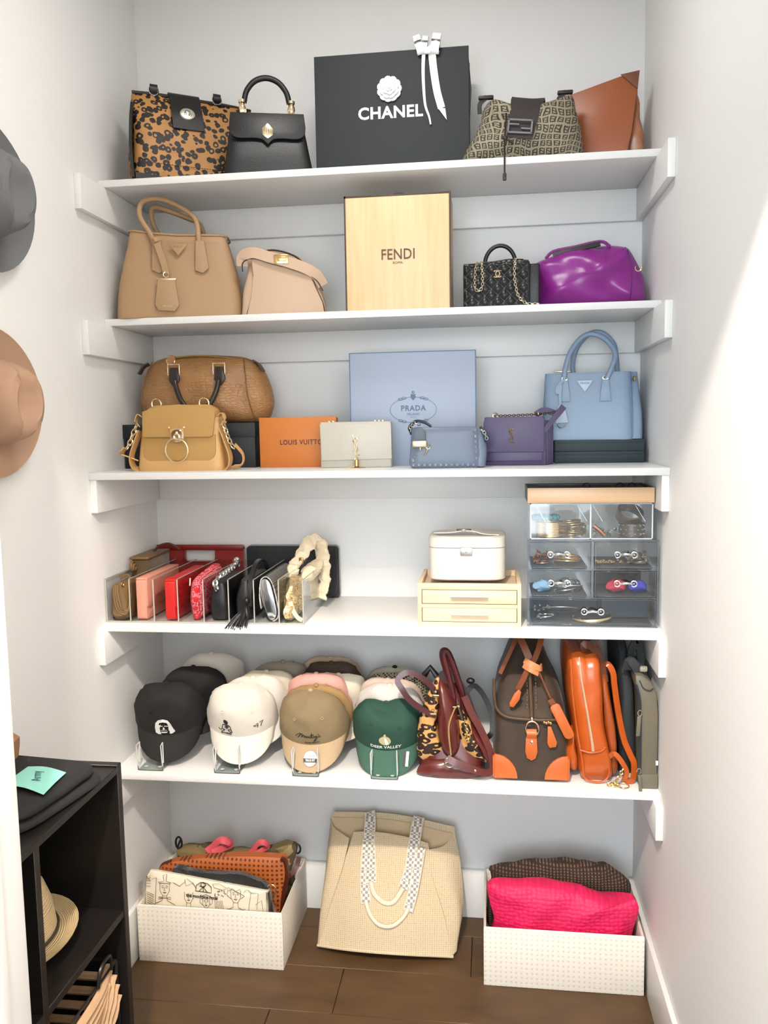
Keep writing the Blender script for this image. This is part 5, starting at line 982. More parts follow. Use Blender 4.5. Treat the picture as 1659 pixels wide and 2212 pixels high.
# ================================================================ lowest shelf: caps
z = Z5
def cap_mat(name, c, c2=None, rough=0.85, bump=(700, 0.35, 0.04)): return mat(name, c, rough, bump=bump, var=(c2, 25, 0.5) if c2 else None)
def make_cap(name, label, m, loc, rx=25, rz=0, ry=0, brim=True, seed=1.0, group=None, brim_m=None, btn=None, eyelets=True, scale=1.05, sag=0.0, flat=0.62):
    """folded cap: the back half of the crown is pushed inside the front half; front towards -y; brim hangs down"""
    t = thing(name, label, 'cap', loc, rz, group, rx, ry); bm = bm_new(); n = 48; K = 11; V = []
    def P(a, q, seedk=1.0):
        rr = max(0.0, math.cos(q))**0.62; h = 12.0*math.sin(q)**0.95; x = 9.9*rr*math.cos(a); y = 8.6*flat*rr*math.sin(a)
        w = noise.noise_vector(Vector((x*0.2+seed, y*0.2, h*0.22)))*0.8*min(1, q*2.5)
        co = Vector((x, y, h))+w; co.z -= sag*math.exp(-(x/5)**2)*math.sin(q); co.z -= 0.12*(abs(math.sin(3*a)) < 0.13)
        if co.y > 0: co.y = -co.y*0.72; co.z *= 0.97; co.x *= 0.97
        return co*scale
    for j in range(K):
        V.append([bm.verts.new(P(2*PI*i/n, j/K*PI/2)) for i in range(n)])
    top = bm.verts.new(P(-PI/2, PI/2))
    for a, b in zip(V, V[1:]):
        for i in range(n): bm.faces.new((a[i], a[(i+1) % n], b[(i+1) % n], b[i]))
    for i in range(n): bm.faces.new((V[-1][i], V[-1][(i+1) % n], top))
    crown = obj('crown', bm, m, t, angle=60)
    if brim:
        bm = bm_new(); U, D = [], []; pit = math.radians(36)
        for j in range(7):
            u = j/6; ru, rd = [], []
            for i in range(21):
                a = math.radians(196+148*i/20); x0, y0 = 9.7*math.cos(a), 8.5*flat*math.sin(a)
                s = math.sin(PI*i/20)**0.5; L = 7.6*s*u
                x = x0*(1-0.04*u); y = y0-L*math.cos(pit)*0.9; zz = 0.15-L*math.sin(pit)-0.012*x*x*u
                ru.append(bm.verts.new(Vector((x, y-0.08, zz+0.16))*scale)); rd.append(bm.verts.new(Vector((x, y+0.08, zz-0.16))*scale))
            U.append(ru); D.append(rd)
        for j in range(6):
            for i in range(20):
                bm.faces.new((U[j][i], U[j+1][i], U[j+1][i+1], U[j][i+1])); bm.faces.new((D[j][i+1], D[j+1][i+1], D[j+1][i], D[j][i]))
        for i in range(20): bm.faces.new((U[6][i], D[6][i], D[6][i+1], U[6][i+1]))
        for i in (0, 20):
            for j in range(6): bm.faces.new((U[j][i], D[j][i], D[j+1][i], U[j+1][i]) if i else (U[j][i], U[j+1][i], D[j+1][i], D[j][i]))
        obj('brim', bm, brim_m or m, t)
    bm = bm_new(); ball(bm, P(-PI/2, PI/2)+Vector((0, -0.4, 0.1)), 0.8, (1, 0.9, 0.6)); obj('button', bm, btn or m, t)
    if eyelets:
        for a in (244, 296):
            c = P(math.radians(a), math.radians(38)); c2 = P(math.radians(a), math.radians(44)); c3 = P(math.radians(a+5), math.radians(38))
            nn = (c2-c).cross(c3-c).normalized()
            if nn.y > 0: nn = -nn
            M = Matrix.Translation(c+nn*0.1) @ nn.to_track_quat('Z', 'Y').to_matrix().to_4x4(); bm = bm_new(); ring(bm, (0, 0, 0), 0.36, 0.11, 'Z', 12, 5, M=M); obj('eyelet', bm, btn or m, crown)
    CAPP[t.name] = (P,)
    return t
CAPP = {}
def stand(label, x, y0=-37.6, w=7.2):
    t = thing('acrylic_cap_stand', label, 'stand', (x, y0, z)); G = clear('stand_acrylic', (0.93, 0.95, 0.95), 0.10)
    bm = bm_new(); b2(bm, -w/2, w/2, 0, 26, 0.05, 0.4); obj('base_plate', bm, G, t)
    bm = bm_new()
    for s in (-1, 1): tube(bm, [(s*w/2, -0.1, 0.4), (s*w/2, -0.6, 3.6), (s*w/2, -1.0, 7.6), (s*(w/2-0.2), 0.9, 7.9), (s*w/2, 0.4, 2.2)], 0.17, 6)
    obj('front_hook', bm, mat('clear_hook', '#cfd2d0', 0.08, spec=1.0), t)
    bm = bm_new(); tube(bm, spl([(-w/2, -0.3, 2.4), (-w/2, -0.3, 0.5), (-w/2+0.6, -0.3, 0.12), (w/2-0.6, -0.3, 0.12), (w/2, -0.3, 0.5), (w/2, -0.3, 2.4)], 3), 0.13, 6); obj('dark_edge', bm, mat('stand_edge', '#3c3a36', 0.3), t)
    for s in (-1, 1):
        bm = bm_new(); lathe(bm, [(0, 0), (0.55, 0.02), (0.55, 0.12), (0, 0.15)], 12, c=(s*2, 1.6, 0.4)); obj('foot_pad', bm, mat('pad', '#c9c4ba', 0.5), t)
for i, (x, lb) in enumerate(((10.6, 'clear acrylic cap stand under the black caps'), (33.0, 'clear acrylic cap stand under the white caps'), (55.4, 'clear acrylic cap stand under the khaki caps'), (77.3, 'clear acrylic cap stand under the green cap'))): stand(lb, x)
CW = cap_mat('white_cotton', '#d6d0c6', '#ccc5ba'); CB = cap_mat('black_cotton', '#0e0d0c'); KH = cap_mat('khaki_cotton', '#857355', '#766547'); KHB = cap_mat('khaki_brim', '#ad9576'); GRN = cap_mat('green_cotton', '#1d4234', '#16382c'); GRNB = cap_mat('green_brim', '#355748')
CG = 'caps filed one behind another on the stands'
# black row
make_cap('baseball_cap', 'white cap at the back, behind the black caps', CW, (20.4, -9.6, z+16.6), 25, 16, seed=3, group=CG)
make_cap('baseball_cap', 'plain black cap tucked between the white one and the printed black one', CB, (16.8, -17.0, z+14.6), 25, 16, seed=5, group=CG)
c1 = make_cap('baseball_cap', 'black cap with a white long-haired face in sunglasses on the front', CB, (12.2, -25.0, z+12.2), 25, 12, seed=7, group=CG, flat=1.0)
make_cap('baseball_cap', 'taupe cap at the back, behind the white caps', cap_mat('taupe_cotton', '#8c8375'), (42.6, -9.5, z+14.6), 25, 10, seed=8, group=CG)
make_cap('baseball_cap', 'cream cap right behind the front white cap', cap_mat('cream_cotton_cap', '#bfb5a2'), (39.4, -16.6, z+13.8), 25, 10, seed=9, group=CG)
make_cap('baseball_cap', 'second white cap pressed against the front white cap', CW, (37.0, -20.8, z+13.2), 25, 10, seed=11, group=CG)
c2 = make_cap('baseball_cap', 'front white cap with a small black seated skeleton figure', CW, (34.2, -25.0, z+12.4), 25, 10, seed=13, group=CG, flat=1.0)
# khaki row
make_cap('baseball_cap', 'beige cap at the very back of the khaki row', cap_mat('beige_cotton', '#b59f86'), (57.4, -6.6, z+15.6), 25, 4, seed=14, group=CG)
make_cap('baseball_cap', 'dark brown furry cap near the back of the khaki row', mat('brown_fur', '#2a1c16', 0.8, bump=(260, 0.8, 0.2), var=('#6b5140', 40, 0.5)), (58.2, -10.2, z+15.0), 25, 6, seed=16, group=CG)
c7 = make_cap('baseball_cap', 'cream cap with red stitching poking out right of the pink cap', cap_mat('offwhite_cotton', '#d8cdb8'), (60.6, -14.0, z+12.8), 25, 8, seed=17, group=CG, eyelets=False)
text('side_stitching', 'Z', 2.6, mat('red_thread', '#9c2a1c', 0.7), c7, (7.2, -6.8, 3.4), rx=80, rz=42, ry=0, ext=0.05, bold=0.06)
make_cap('baseball_cap', 'pale pink cap behind the khaki cap', cap_mat('pink_cotton', '#d0a094', '#c89488'), (55.8, -17.8, z+13.8), 25, 2, seed=19, group=CG)
make_cap('baseball_cap', 'darker tan cap peeking out between the pink and khaki caps', cap_mat('tan_cotton', '#9b7c50'), (56.0, -21.4, z+11.2), 25, 3, seed=21, group=CG)
c3 = make_cap('baseball_cap', 'front khaki cap with black script and a round sticker on its brim', KH, (55.6, -25.0, z+10.8), 25, 2, seed=22, group=CG, brim_m=KHB, btn=KHB, flat=1.0)
# green row
make_cap('baseball_cap', 'grey beige cap with black button at the back of the green row', cap_mat('greige_cotton', '#a39b8c'), (78.2, -8.8, z+13.4), 25, -4, seed=24, group=CG, btn=CB)
HT = NT('houndstooth'); w1 = HT.n('ShaderNodeTexChecker'); HT.l(HT.obj(), w1.inputs['Vector']); w1.inputs['Scale'].default_value = 170; w1.inputs['Color1'].default_value = lin('#2a231d'); w1.inputs['Color2'].default_value = lin('#b3a68c'); HT.l(w1.outputs[0], HT.b.inputs['Base Color']); HT.b.inputs['Roughness'].default_value = 0.85
make_cap('baseball_cap', 'houndstooth checked cap behind the white cap of the green row', HT.m, (78.6, -12.8, z+12.8), 25, -6, seed=26, group=CG, scale=1.04)
make_cap('baseball_cap', 'pinkish beige cap just behind the white cap of the green row', cap_mat('shell_cotton', '#cdb8a8'), (77.2, -16.8, z+12.6), 25, -2, seed=28, group=CG)
make_cap('baseball_cap', 'white cap right behind the dark green cap', cap_mat('grey_white_cotton', '#cdc5be'), (77.2, -20.8, z+12.2), 25, 0, seed=30, group=CG)
c4 = make_cap('baseball_cap', 'front dark green cap with white lettering and round deer emblem', GRN, (77.2, -25.0, z+9.8), 25, 0, seed=32, group=CG, brim_m=GRNB, sag=2.0, flat=1.0)
# prints on the front caps: M puts flat artwork on the lower front panel
def cap_face(t, art, mm, name, x=0, dz=0, h=2.6, scale=1.05):
    P = CAPP[t.name][0]; bm = bm_new(); art(bm)
    for v in bm.verts:
        X, Y, Z_ = v.co; zz = max(0.25, min(11.2, Z_+h)); q = math.asin((zz/12.0)**(1/0.95)); rr = math.cos(q)**0.62
        ca = max(-0.97, min(0.97, (X+x)/(9.9*rr))); a = -math.acos(ca); c = P(a, q); c1 = P(a+0.08, q); c2 = P(a, q+0.06); nn = (c2-c).cross(c1-c).normalized()
        if nn.y > 0: nn = -nn
        v.co = c + nn*(0.16-0.5*Y)
    return obj(name, bm, mm, t)
def fill(bm, pts, y=0): bm.faces.new([bm.verts.new((a, y, b)) for a, b in pts])
def art_hair(bm):
    L = [(-2.3, -1.2), (-2.4, 0.4), (-2.1, 2.0), (-1.3, 3.1), (0, 3.4), (1.3, 3.0), (2.0, 1.8), (2.4, 0.2), (2.9, -1.0), (2.0, -1.6), (1.4, -1.5), (1.45, -0.8), (1.2, -0.2), (1.35, 1.0), (1.0, 2.0), (0, 2.3), (-1.0, 2.0), (-1.4, 1.0), (-1.3, -0.2), (-1.0, -0.8), (-0.8, -1.6), (-1.6, -1.6)]
    pts = smooth2(L, 2); half = len(pts)
    for a, b in (((-2.1, -0.9), 0),): pass
    for p, q in zip(L[:11], [L[-1-i] for i in range(11)]): pass
    outer = L[:11]; inner = [L[21-i] for i in range(11)]
    for i in range(10): fill(bm, [outer[i], outer[i+1], inner[i+1], inner[i]])
    fill(bm, [(-1.3, 1.0), (-0.2, 1.1), (-0.2, 0.85), (-1.3, 0.75)]); fill(bm, [(0.2, 1.1), (1.3, 1.0), (1.3, 0.75), (0.2, 0.85)]); fill(bm, [(-0.15, 0.6), (0.15, 0.6), (0.3, -0.1), (-0.3, -0.1)])
    fill(bm, [(-0.8, -0.25), (0.8, -0.25), (0.9, -0.4), (-0.9, -0.4)]); fill(bm, [(-1.0, -0.8), (1.0, -0.8), (0.6, -1.15), (-0.6, -1.15)])
cap_face(c1, art_hair, mat('white_embroidery', '#dcdcd8', 0.7), 'face_emblem', -0.6, h=2.4)
def art_skel(bm):
    ball(bm, (0, 0, 2.4), 0.6, (1, 0.3, 1), 10, 8)
    for s in ([(-0.9, 1.6), (0, 1.7), (0.9, 1.3)], [(-0.9, 1.6), (-1.2, 0.4), (-0.4, -0.2)], [(0.9, 1.3), (1.3, 0.3), (0.6, 0.1)], [(0, 1.7), (0.1, 0.2)], [(-0.5, 1.2), (0.6, 1.1)], [(-0.5, 0.8), (0.6, 0.7)], [(-0.3, 0.0), (-1.4, -0.9), (-0.4, -1.2), (0.6, -0.9)], [(0.4, 0.0), (1.3, -0.7), (0.4, -1.3), (-0.6, -1.1)], [(-1.2, 0.1), (-1.7, -0.4), (-2.1, 0.1)], [(-1.5, -1.3), (-0.9, -1.4)], [(0.7, -1.4), (1.4, -1.2)], [(1.2, 0.2), (1.6, -0.5), (1.3, -0.9)]): tube(bm, [(a, 0, b) for a, b in s], 0.13, 4)
cap_face(c2, art_skel, mat('black_embroidery', '#1c1b1b', 0.7), 'skeleton_emblem', -3.6, h=2.6)
def art_47(bm):
    for s in ([(-0.5, 0.9), (-0.9, 0.2), (-0.1, 0.2)], [(-0.3, 0.9), (-0.3, -0.4)], [(0.1, 0.9), (0.9, 0.9), (0.4, -0.4)], [(-1.3, 0.2), (-1.0, 0.5)], [(-1.3, 0.5), (-1.0, 0.2)]): tube(bm, [(a, 0, b) for a, b in s], 0.1, 4)
cap_face(c2, art_47, mat('black_embroidery', '#1c1b1b', 0.7), 'number_stitching', 5.0, h=3.4)
def art_script(bm):
    P = [[(-3.6, 0.1), (-2.8, 0.9), (-2.4, 1.0), (-2.7, 0.2), (-3.0, -0.2), (-2.2, 0.9), (-1.9, 0.9), (-2.1, 0.0), (-1.5, 0.8), (-1.4, 0.1)], [(-1.3, 0.3), (-1.0, 0.6), (-0.8, 0.2), (-1.1, 0.0), (-1.3, 0.3)], [(-0.7, 0.1), (-0.5, 0.6), (-0.3, 0.1), (0.0, 0.6), (0.2, 0.1), (0.5, 0.3), (0.9, 1.5)], [(0.3, 0.8), (1.4, 1.1)], [(0.9, 1.5), (0.7, 0.1), (1.2, 0.3), (1.4, 0.7)], [(1.4, 0.7), (1.5, 0.2), (2.0, 0.8), (1.5, -0.9), (1.0, -1.0), (1.8, -0.1), (2.6, 0.6)], [(2.7, 0.9), (2.5, 1.3)], [(2.8, 0.7), (2.9, 0.4), (2.6, 0.2)]]
    for s in P: tube(bm, spl([(a, 0, b) for a, b in s], 3), 0.1, 4)
cap_face(c3, art_script, mat('black_embroidery', '#1c1b1b', 0.7), 'script_lettering', -0.1, h=2.9)
def flat_text(bm, s, size, sx=1.0):
    cu = bpy.data.curves.new('t', 'FONT'); cu.body = s; cu.size = size; cu.align_x = 'CENTER'; cu.align_y = 'CENTER'; cu.extrude = 0.02; cu.resolution_u = 2; cu.offset = 0.02
    o = bpy.data.objects.new('t', cu); COL.objects.link(o); me = bpy.data.meshes.new_from_object(o.evaluated_get(bpy.context.evaluated_depsgraph_get())); bpy.data.objects.remove(o)
    vs = [bm.verts.new((v.co.x*sx, -v.co.z, v.co.y)) for v in me.vertices]
    for p in me.polygons:
        try: bm.faces.new([vs[i] for i in p.vertices])
        except ValueError: pass
    bpy.data.meshes.remove(me)
cap_face(c3, lambda bm: flat_text(bm, 'MIAMI BEACH', 0.55, 1.1), mat('black_embroidery', '#1c1b1b', 0.7), 'small_lettering', 0.5, h=1.3)
cap_face(c4, lambda bm: flat_text(bm, 'DEER VALLEY', 1.45, 0.92), mat('white_embroidery', '#dcdcd8', 0.7), 'lettering', 0, h=1.9)
def art_deer(bm):
    fill(bm, [(1.45*math.cos(2*PI*k/20), 1.5*math.sin(2*PI*k/20)) for k in range(20)])
    fill(bm, [(-0.25, 1.9), (0, 2.1), (0.25, 1.9), (0.3, 1.4), (-0.3, 1.4)])
cap_face(c4, art_deer, mat('tan_embroidery', '#b9ab86', 0.7), 'deer_emblem', 0, h=4.3)
cap_face(c4, lambda bm: fill(bm, [(-0.3, 1.2), (0.1, 1.0), (0.5, -0.2), (0.6, -1.3), (-0.2, -1.4), (-0.3, 0)], -0.15), mat('white_embroidery', '#dcdcd8', 0.7), 'deer_head', 0.2, h=4.3)
# brim stickers, laid on the slope of the brim
def brimM(x, u, dx=0):
    pit = math.radians(36); L = 7.6*u; return tr((x*1.05, (-8.5*math.sqrt(1-(x/9.7)**2)-L*math.cos(pit)*0.9)*1.05, (0.55-L*math.sin(pit)-0.012*x*x*u)*1.05), rx=39.5-0, ry=x*2.2)
M = brimM(0.2, 0.53)
def fillz(bm, pts, h=0.0): bm.faces.new([bm.verts.new((a, b, h)) for a, b in pts])
bm = bm_new(); fillz(bm, [(1.95*math.cos(2*PI*k/28), 2.2*math.sin(2*PI*k/28)) for k in range(28)]); xf(bm.verts, M); st = obj('sticker', bm, PWHITE, c3, smooth=False)
bm = bm_new(); ring(bm, (0, 0, 0), 1.95, 0.07, 'Z', 28, 4, R2=2.2, M=M); obj('sticker_rim', bm, mat('rust_print', '#8c4a2a', 0.5), st)
bm = bm_new(); fillz(bm, [(-1.9, -1.05), (1.9, -1.05), (1.93, 0.05), (-1.93, 0.05)], 0.03); xf(bm.verts, M); obj('sticker_band', bm, mat('dark_print', '#2b2624', 0.5), st, smooth=False)
def on_brim(s, size, m, par, M, dx, dy, h, **k):
    o = text('sticker_lettering', s, size, m, par, (0, 0, 0), rx=0, ext=0.01, **k); MM = M @ tr((dx, dy, h)); MM.translation = MM.translation*S; o.matrix_basis = MM; return o
on_brim('TRUE FIT', 0.85, PWHITE, st, M, 0, -0.5, 0.06, sx=0.8, bold=0.02); on_brim('Imperial', 1.0, mat('dark_print', '#2b2624', 0.5), st, M, 0, 0.75, 0.04, sx=0.8, shear=0.35)
bm = bm_new(); M = brimM(5.3, 0.42) @ tr(rz=4); b2(bm, -0.75, 0.0, -2.0, 2.0, 0.0, 0.05, M=M); s2 = obj('sticker', bm, mat('black_print', '#151515', 0.5), c4, smooth=False)
bm = bm_new(); b2(bm, 0.0, 0.75, -2.0, 2.0, 0.0, 0.05, M=M); obj('sticker_half', bm, PWHITE, s2, smooth=False)

# ---------------------------------------------------------------- standing handbags, right half of the lowest shelf
BUR = leather('burgundy_leather', '#5a211d', '#451814', 0.3, (300, 0.15, 0.05), 0.6, 0.15)
LEO2 = leopard('leopard_hair_fine', 36, ('#b57a35', '#dcb074'), '#24140c', (1, 1, 1.5))
t = thing('leopard_burgundy_bag', 'leopard and burgundy leather handbag standing on its narrow side, handles up', 'handbag', (96, -24.4, z))
bm = bm_new(); loft(bm, interp([(0.1, -0.7, 0, 8.3, 11.2, 4), (1.2, -0.7, 0, 9.0, 12.0, 4), (5, -0.6, 0.6, 9.0, 11.2, 4), (12, -1.0, 1.6, 7.6, 9.8, 4), (19, -1.6, 2.8, 5.2, 8.0, 4), (24, -2.0, 3.6, 2.8, 6.6, 4)], 4), 36, fn=wr(0.6, 0.2, 4, 0)); obj('body', bm, BUR, t)
def panel(name, pts, m, yc, fr, M=None, par=None, amp=0.35, k=3): bm = bm_new(); pillow(bm, smooth2(pts, k), yc, fr, 1.5, 6, 2.4, 0.4, M=M, fn=wr(amp, 0.25, 7)); return obj(name, bm, m, par or t)
panel('leopard_panel', [(-9.6, 4.6), (-9.9, 12), (-8.4, 19.7), (-5.4, 26.0), (-3.8, 27.2), (-3.9, 20), (-4.6, 14), (-3.4, 9), (-3.0, 6.4), (-5.4, 4.8)], LEO2, -8.4, 2.6, par=t)
panel('centre_gusset', [(-4.0, 26.5), (-2.2, 26), (-0.4, 23.0), (0.8, 20), (1.8, 12), (1.6, 7), (-0.4, 4.4), (-2.8, 6.2), (-4.5, 13), (-3.9, 20)], BUR, -8.6, 3.6)
panel('leopard_panel', [(1.0, 19.4), (3.2, 17), (6.2, 12), (8.6, 6.6), (9.2, 3.8), (4.4, 4.8), (1.8, 7.2), (1.5, 12)], LEO2, -7.6, 2.8, par=t)
panel('side_flap', [(4.3, 15), (6.6, 12.6), (9.6, 8.0), (11.0, 4.6), (10.8, 2.8), (9.2, 3.6), (7.0, 8.2), (4.6, 11.5)], BUR, -7.4, 3.6)
bm = bm_new(); pillow(bm, smooth2([(-9.4, 0.4), (-9.5, 2.8), (-7.5, 4.2), (-4, 4.8), (-1.5, 5.2), (2, 4.4), (6, 3.6), (8.0, 2.2), (7.6, 0.4), (0, 0.05)], 3), -9.6, 2.6, 3, 7, 2.6, 0.6, fn=wr(0.5, 0.3, 8, 0)); obj('base_panel', bm, BUR, t)
bm = bm_new(); tube(bm, spl([(0.6, -11.6, 20.2), (-0.5, -12.1, 17.5), (-1.1, -12.4, 14.8), (-0.9, -12.5, 10.5), (-0.5, -12.4, 7.0)], 4), 0.28, 6); bx(bm, (0.5, -11.8, 20.4), (1.3, 0.5, 0.35), 0.1); obj('zip', bm, GOLD, t)
bm = bm_new()
tube(bm, spl([(0.2, -8.5, 17.5), (0.0, -8.5, 22), (-1.4, -8.2, 28), (-2.7, -8, 33.0), (-2.4, -7.6, 34.6), (-1.2, -7.2, 33.2), (0.8, -6.8, 27.5), (2.4, -6.6, 22), (2.6, -7, 16)], 6), 0.85, 8, scale=lambda q: 0.75+0.5*math.sin(PI*q)); obj('handle', bm, leather('glossy_burgundy', '#45191c', None, 0.22, (200, 0.05, 0.03)), t)
bm = bm_new(); strap(bm, spl([(-3.8, -9.5, 23.0), (-8.2, -10, 27.6), (-12.4, -10.5, 29.2), (-14.9, -11, 27.2), (-13.6, -11.4, 24.6), (-11.2, -11.4, 21.4), (-6.6, -10.8, 18.2), (-4.8, -10.4, 17.4)], 6), 1.5, 0.9, (0, -1, 0.2)); obj('handle', bm, leather('glossy_burgundy', '#45191c', None, 0.22, (200, 0.05, 0.03)), t)
for px, pz in ((-4.6, 23.2), (-5.4, 18.0)):
    bm = bm_new(); bx(bm, (px, -11.2, pz), (1.9, 0.5, 0.6), 0.15); ball(bm, (px, -11.4, pz+1.1), 0.42); obj('handle_fitting', bm, GOLD, t)
bm = bm_new(); strap(bm, spl([(-1.6, -13.2, 6.6), (0.6, -13.6, 5.6), (4.2, -13.4, 4.2), (7.6, -12.8, 2.8), (9.6, -11.6, 2.4), (10.6, -10.6, 3.6), (9.8, -10.2, 8), (7.4, -10, 13.6), (5, -9.8, 18), (3.0, -9.4, 22.6)], 5), 1.9, 0.35, (0.3, -1, 0.2)); obj('shoulder_strap', bm, BUR, t)
bm = bm_new(); ring(bm, (-0.9, -13.7, 5.6), 1.35, 0.17, 'Y', 18, 6, a0=110, a1=330); ball(bm, (5.9, -13.3, 3.4), 0.4, (1, 0.5, 1)); obj('d_ring', bm, PALEGOLD, t)
bm = bm_new(); strap(bm, spl([(3.4, -4, 22.0), (5.6, -3, 23.6), (8.4, -3, 20.4), (10.2, -3.5, 15.6), (10.4, -4.5, 11.0), (8.6, -6, 9.4)], 5), 1.4, 0.4, (0, -1, 0)); obj('dark_strap', bm, BLACKM, t)
bm = bm_new(); chain(bm, spl([(3.2, -10.6, 16.6), (3.6, -10.9, 14.0), (4.2, -11, 11.8), (3.6, -11, 10.8)], 4), 1.1, 0.4, 0.16); [ball(bm, (4.0+random.uniform(-.8, .8), -11.1, 11.4+random.uniform(-.8, 1.6)), 0.36, n=6, m=4) for k in range(7)]; obj('gold_charm', bm, GOLD, t)
bm = bm_new(); ball(bm, (4.6, -5, 25.6), 1.1, (1.1, 0.8, 0.8), 8, 6); tube(bm, [(-8.2, -6, 27.0), (-6.4, -6, 29.4), (-4.6, -6, 27.0)], 0.9, 8); obj('strap_knot', bm, BLACKM, t)

# brown nubuck travel bag
NUB = mat('dark_brown_nubuck', '#1d140e', 0.7, bump=(350, 0.3, 0.08), var=('#4a3621', 22, 0.7), sheen=0.1); ORL = leather('orange_tan_leather', '#c0622a', '#a94f1e', 0.38, (500, 0.1, 0.03), 0.5)
t = thing('brown_nubuck_bag', 'tall dark brown nubuck bag with orange leather corners, tags and knotted straps', 'handbag', (116.8, -21.6, z))
bm = bm_new(); loft(bm, interp([(0.3, 0, 0, 9.2, 13.4, 6), (1.2, 0, 0, 9.9, 14.2, 7), (9, -0.1, 0.2, 10.0, 14.0, 7), (17.2, -0.2, 0.8, 9.7, 13.2, 7), (22, -0.4, 2.6, 9.0, 11.0, 5), (28, -0.8, 5.0, 6.8, 8.6, 4), (34, -0.8, 7.0, 3.9, 6.4, 4), (38.6, -0.4, 8.4, 1.3, 4.8, 4)], 4), 44, fn=wr(0.35, 0.2, 12, 0)); obj('body', bm, NUB, t)
bm = bm_new(); loft(bm, [(0.02, 0, 0, 9.0, 13.2, 6), (0.7, 0, 0, 9.6, 14.0, 6)], 40); obj('base', bm, leather('black_brown_base', '#1c1511', None, 0.35), t)
bm = bm_new(); tube(bm, spl([(-9.8, -11.5, 27.5), (-9.7, -12.6, 22.5), (-9.0, -13.2, 19.6), (-6.8, -13.9, 17.9), (-3, -14.1, 17.4), (3, -14.1, 17.2), (9.2, -13.4, 17.4)], 5), 0.42, 8); tube(bm, spl([(-0.2, -8.2, 30.5), (0.0, -10.2, 25), (0.2, -12.8, 19.5), (0.2, -13.9, 17.4)], 4), 0.5, 8); obj('zip_seam', bm, leather('dark_piping', '#4a3624', None, 0.4), t)
bm = bm_new()
for s in (-1.0, 1.3): stitch(bm, spl([(s, -8.6, 29.5), (s+0.1, -10.6, 24.5), (s+0.1, -12.9, 19.2)], 3), 0.07, 0.45, 0.3)
obj('stitching', bm, mat('ochre_thread', '#8a7145', 0.6), t)['kind'] = 'stuff'
for s in (-1, 1):
    L = [(9.75*s, 0.9)] + [(s*(9.75-6.2*math.sin(a)), 0.9+6.6*math.cos(a)) for a in [PI/2*k/7 for k in range(8)]]
    bm = bm_new(); prism(bm, L, -14.55, -13.6, 0.18); b2(bm, s*9.2 if s > 0 else -10.25, s*9.2 if s < 0 else 10.25, -14.2, -8.5, 0.9, 6.8, 0.3); obj('corner_patch', bm, ORL, t)
bm = bm_new(); prism(bm, [(-1.4, 12.6), (1.5, 12.6), (1.7, 8.6), (1.2, 6.9), (0.1, 6.2), (-1.1, 6.9), (-1.6, 8.6)], -14.9, -14.3, 0.15); strap(bm, spl([(0.1, -14.7, 12.2), (0.1, -15.4, 13.8), (0.1, -14.6, 14.8)], 4), 2.6, 0.3, (0, -1, 0.2)); tb = obj('ring_tab', bm, ORL, t)
bm = bm_new(); ring(bm, (0.2, -15.1, 15.2), 1.75, 0.22, 'Y', 22, 6, R2=2.0); ball(bm, (0.2, -14.7, 17.6), 0.5, (0.8, 0.8, 1.4)); ball(bm, (0.2, -15.0, 11.4), 0.55, (1, 0.5, 1)); obj('d_ring', bm, PALEGOLD, tb)
bm = bm_new(); prism(bm, [(4.3, 15.8), (5.2, 15.8), (6.8, 11.4), (6.5, 10.2), (4.8, 9.9), (4.2, 11.2)], -14.9, -14.4, 0.15); zt = obj('zip_tag', bm, ORL, t)
bm = bm_new(); [ball(bm, (3.4+k*0.55, -14.7, 16.9-0.2*(k % 2)), 0.45, n=8, m=6) for k in range(4)]; obj('zip_slider', bm, GOLD, zt)
STR = leather('chestnut_strap', '#6a3316', '#87471f', 0.35, (300, 0.1, 0.04), 0.6)
bm = bm_new()
strap(bm, spl([(-4.2, -4, 40.0), (-2.4, -7.6, 37.2), (-0.4, -9.6, 32.8), (0.4, -10, 30.2)], 5), 1.9, 0.4, (0.2, -1, 0)); strap(bm, spl([(3.4, -4, 40.0), (2.8, -7.6, 37.0), (1.2, -9.8, 33.0), (-0.4, -10.4, 30.6), (-1.8, -11.2, 28.0), (-3.6, -12, 24.6)], 5), 1.5, 0.4, (0.2, -1, 0))
strap(bm, spl([(-3.0, -4.5, 38.2), (-5.4, -6.6, 33.6), (-8.2, -8.4, 28.0)], 5), 1.1, 0.5, (0.2, -1, 0)); obj('handle_strap', bm, STR, t)
bm = bm_new(); sweep(bm, spl([(-1.6, -10.2, 32.4), (0.2, -11.4, 31.6), (2.4, -10.9, 30.4), (3.0, -9.4, 30.6)], 4), rect(0.4, 1.6), up=(0, 0.3, 1)); sweep(bm, spl([(-1.9, -10.4, 31.0), (0.0, -11.9, 30.2), (2.0, -11.3, 29.0)], 4), rect(0.4, 1.3), up=(0, 0.3, 1)); obj('knot_band', bm, leather('light_tan_band', '#c08052', None, 0.45), t)
bm = bm_new(); prism(bm, [(-3.2, 25.2), (-2.6, 24.4), (-3.0, 22.4), (-4.6, 20.2), (-5.6, 20.4), (-5.7, 21.4), (-4.4, 24.0)], -13.2, -12.7, 0.12); obj('strap_tip', bm, ORL, t)
bm = bm_new(); tube(bm, spl([(2.2, -11.4, 29.6), (3.6, -12.2, 26.4), (5.4, -13.4, 22.4)], 4), 0.22, 6); sweep(bm, [(5.0, -13.5, 22.9), (5.9, -13.6, 21.5)], rect(1.5, 0.9), up=(0, -1, 0)); cd = obj('tag_cord', bm, STR, t)
bm = bm_new(); prism(bm, [(x, zz) for x, zz in rrect(-1.35, 1.35, -10.2, 0, [1.3, 1.3, 0.9, 0.9], 4)], -0.3, 0.3, 0.15, M=tr((5.9, -14.6, 21.8), ry=-26)); obj('luggage_tag', bm, ORL, t)

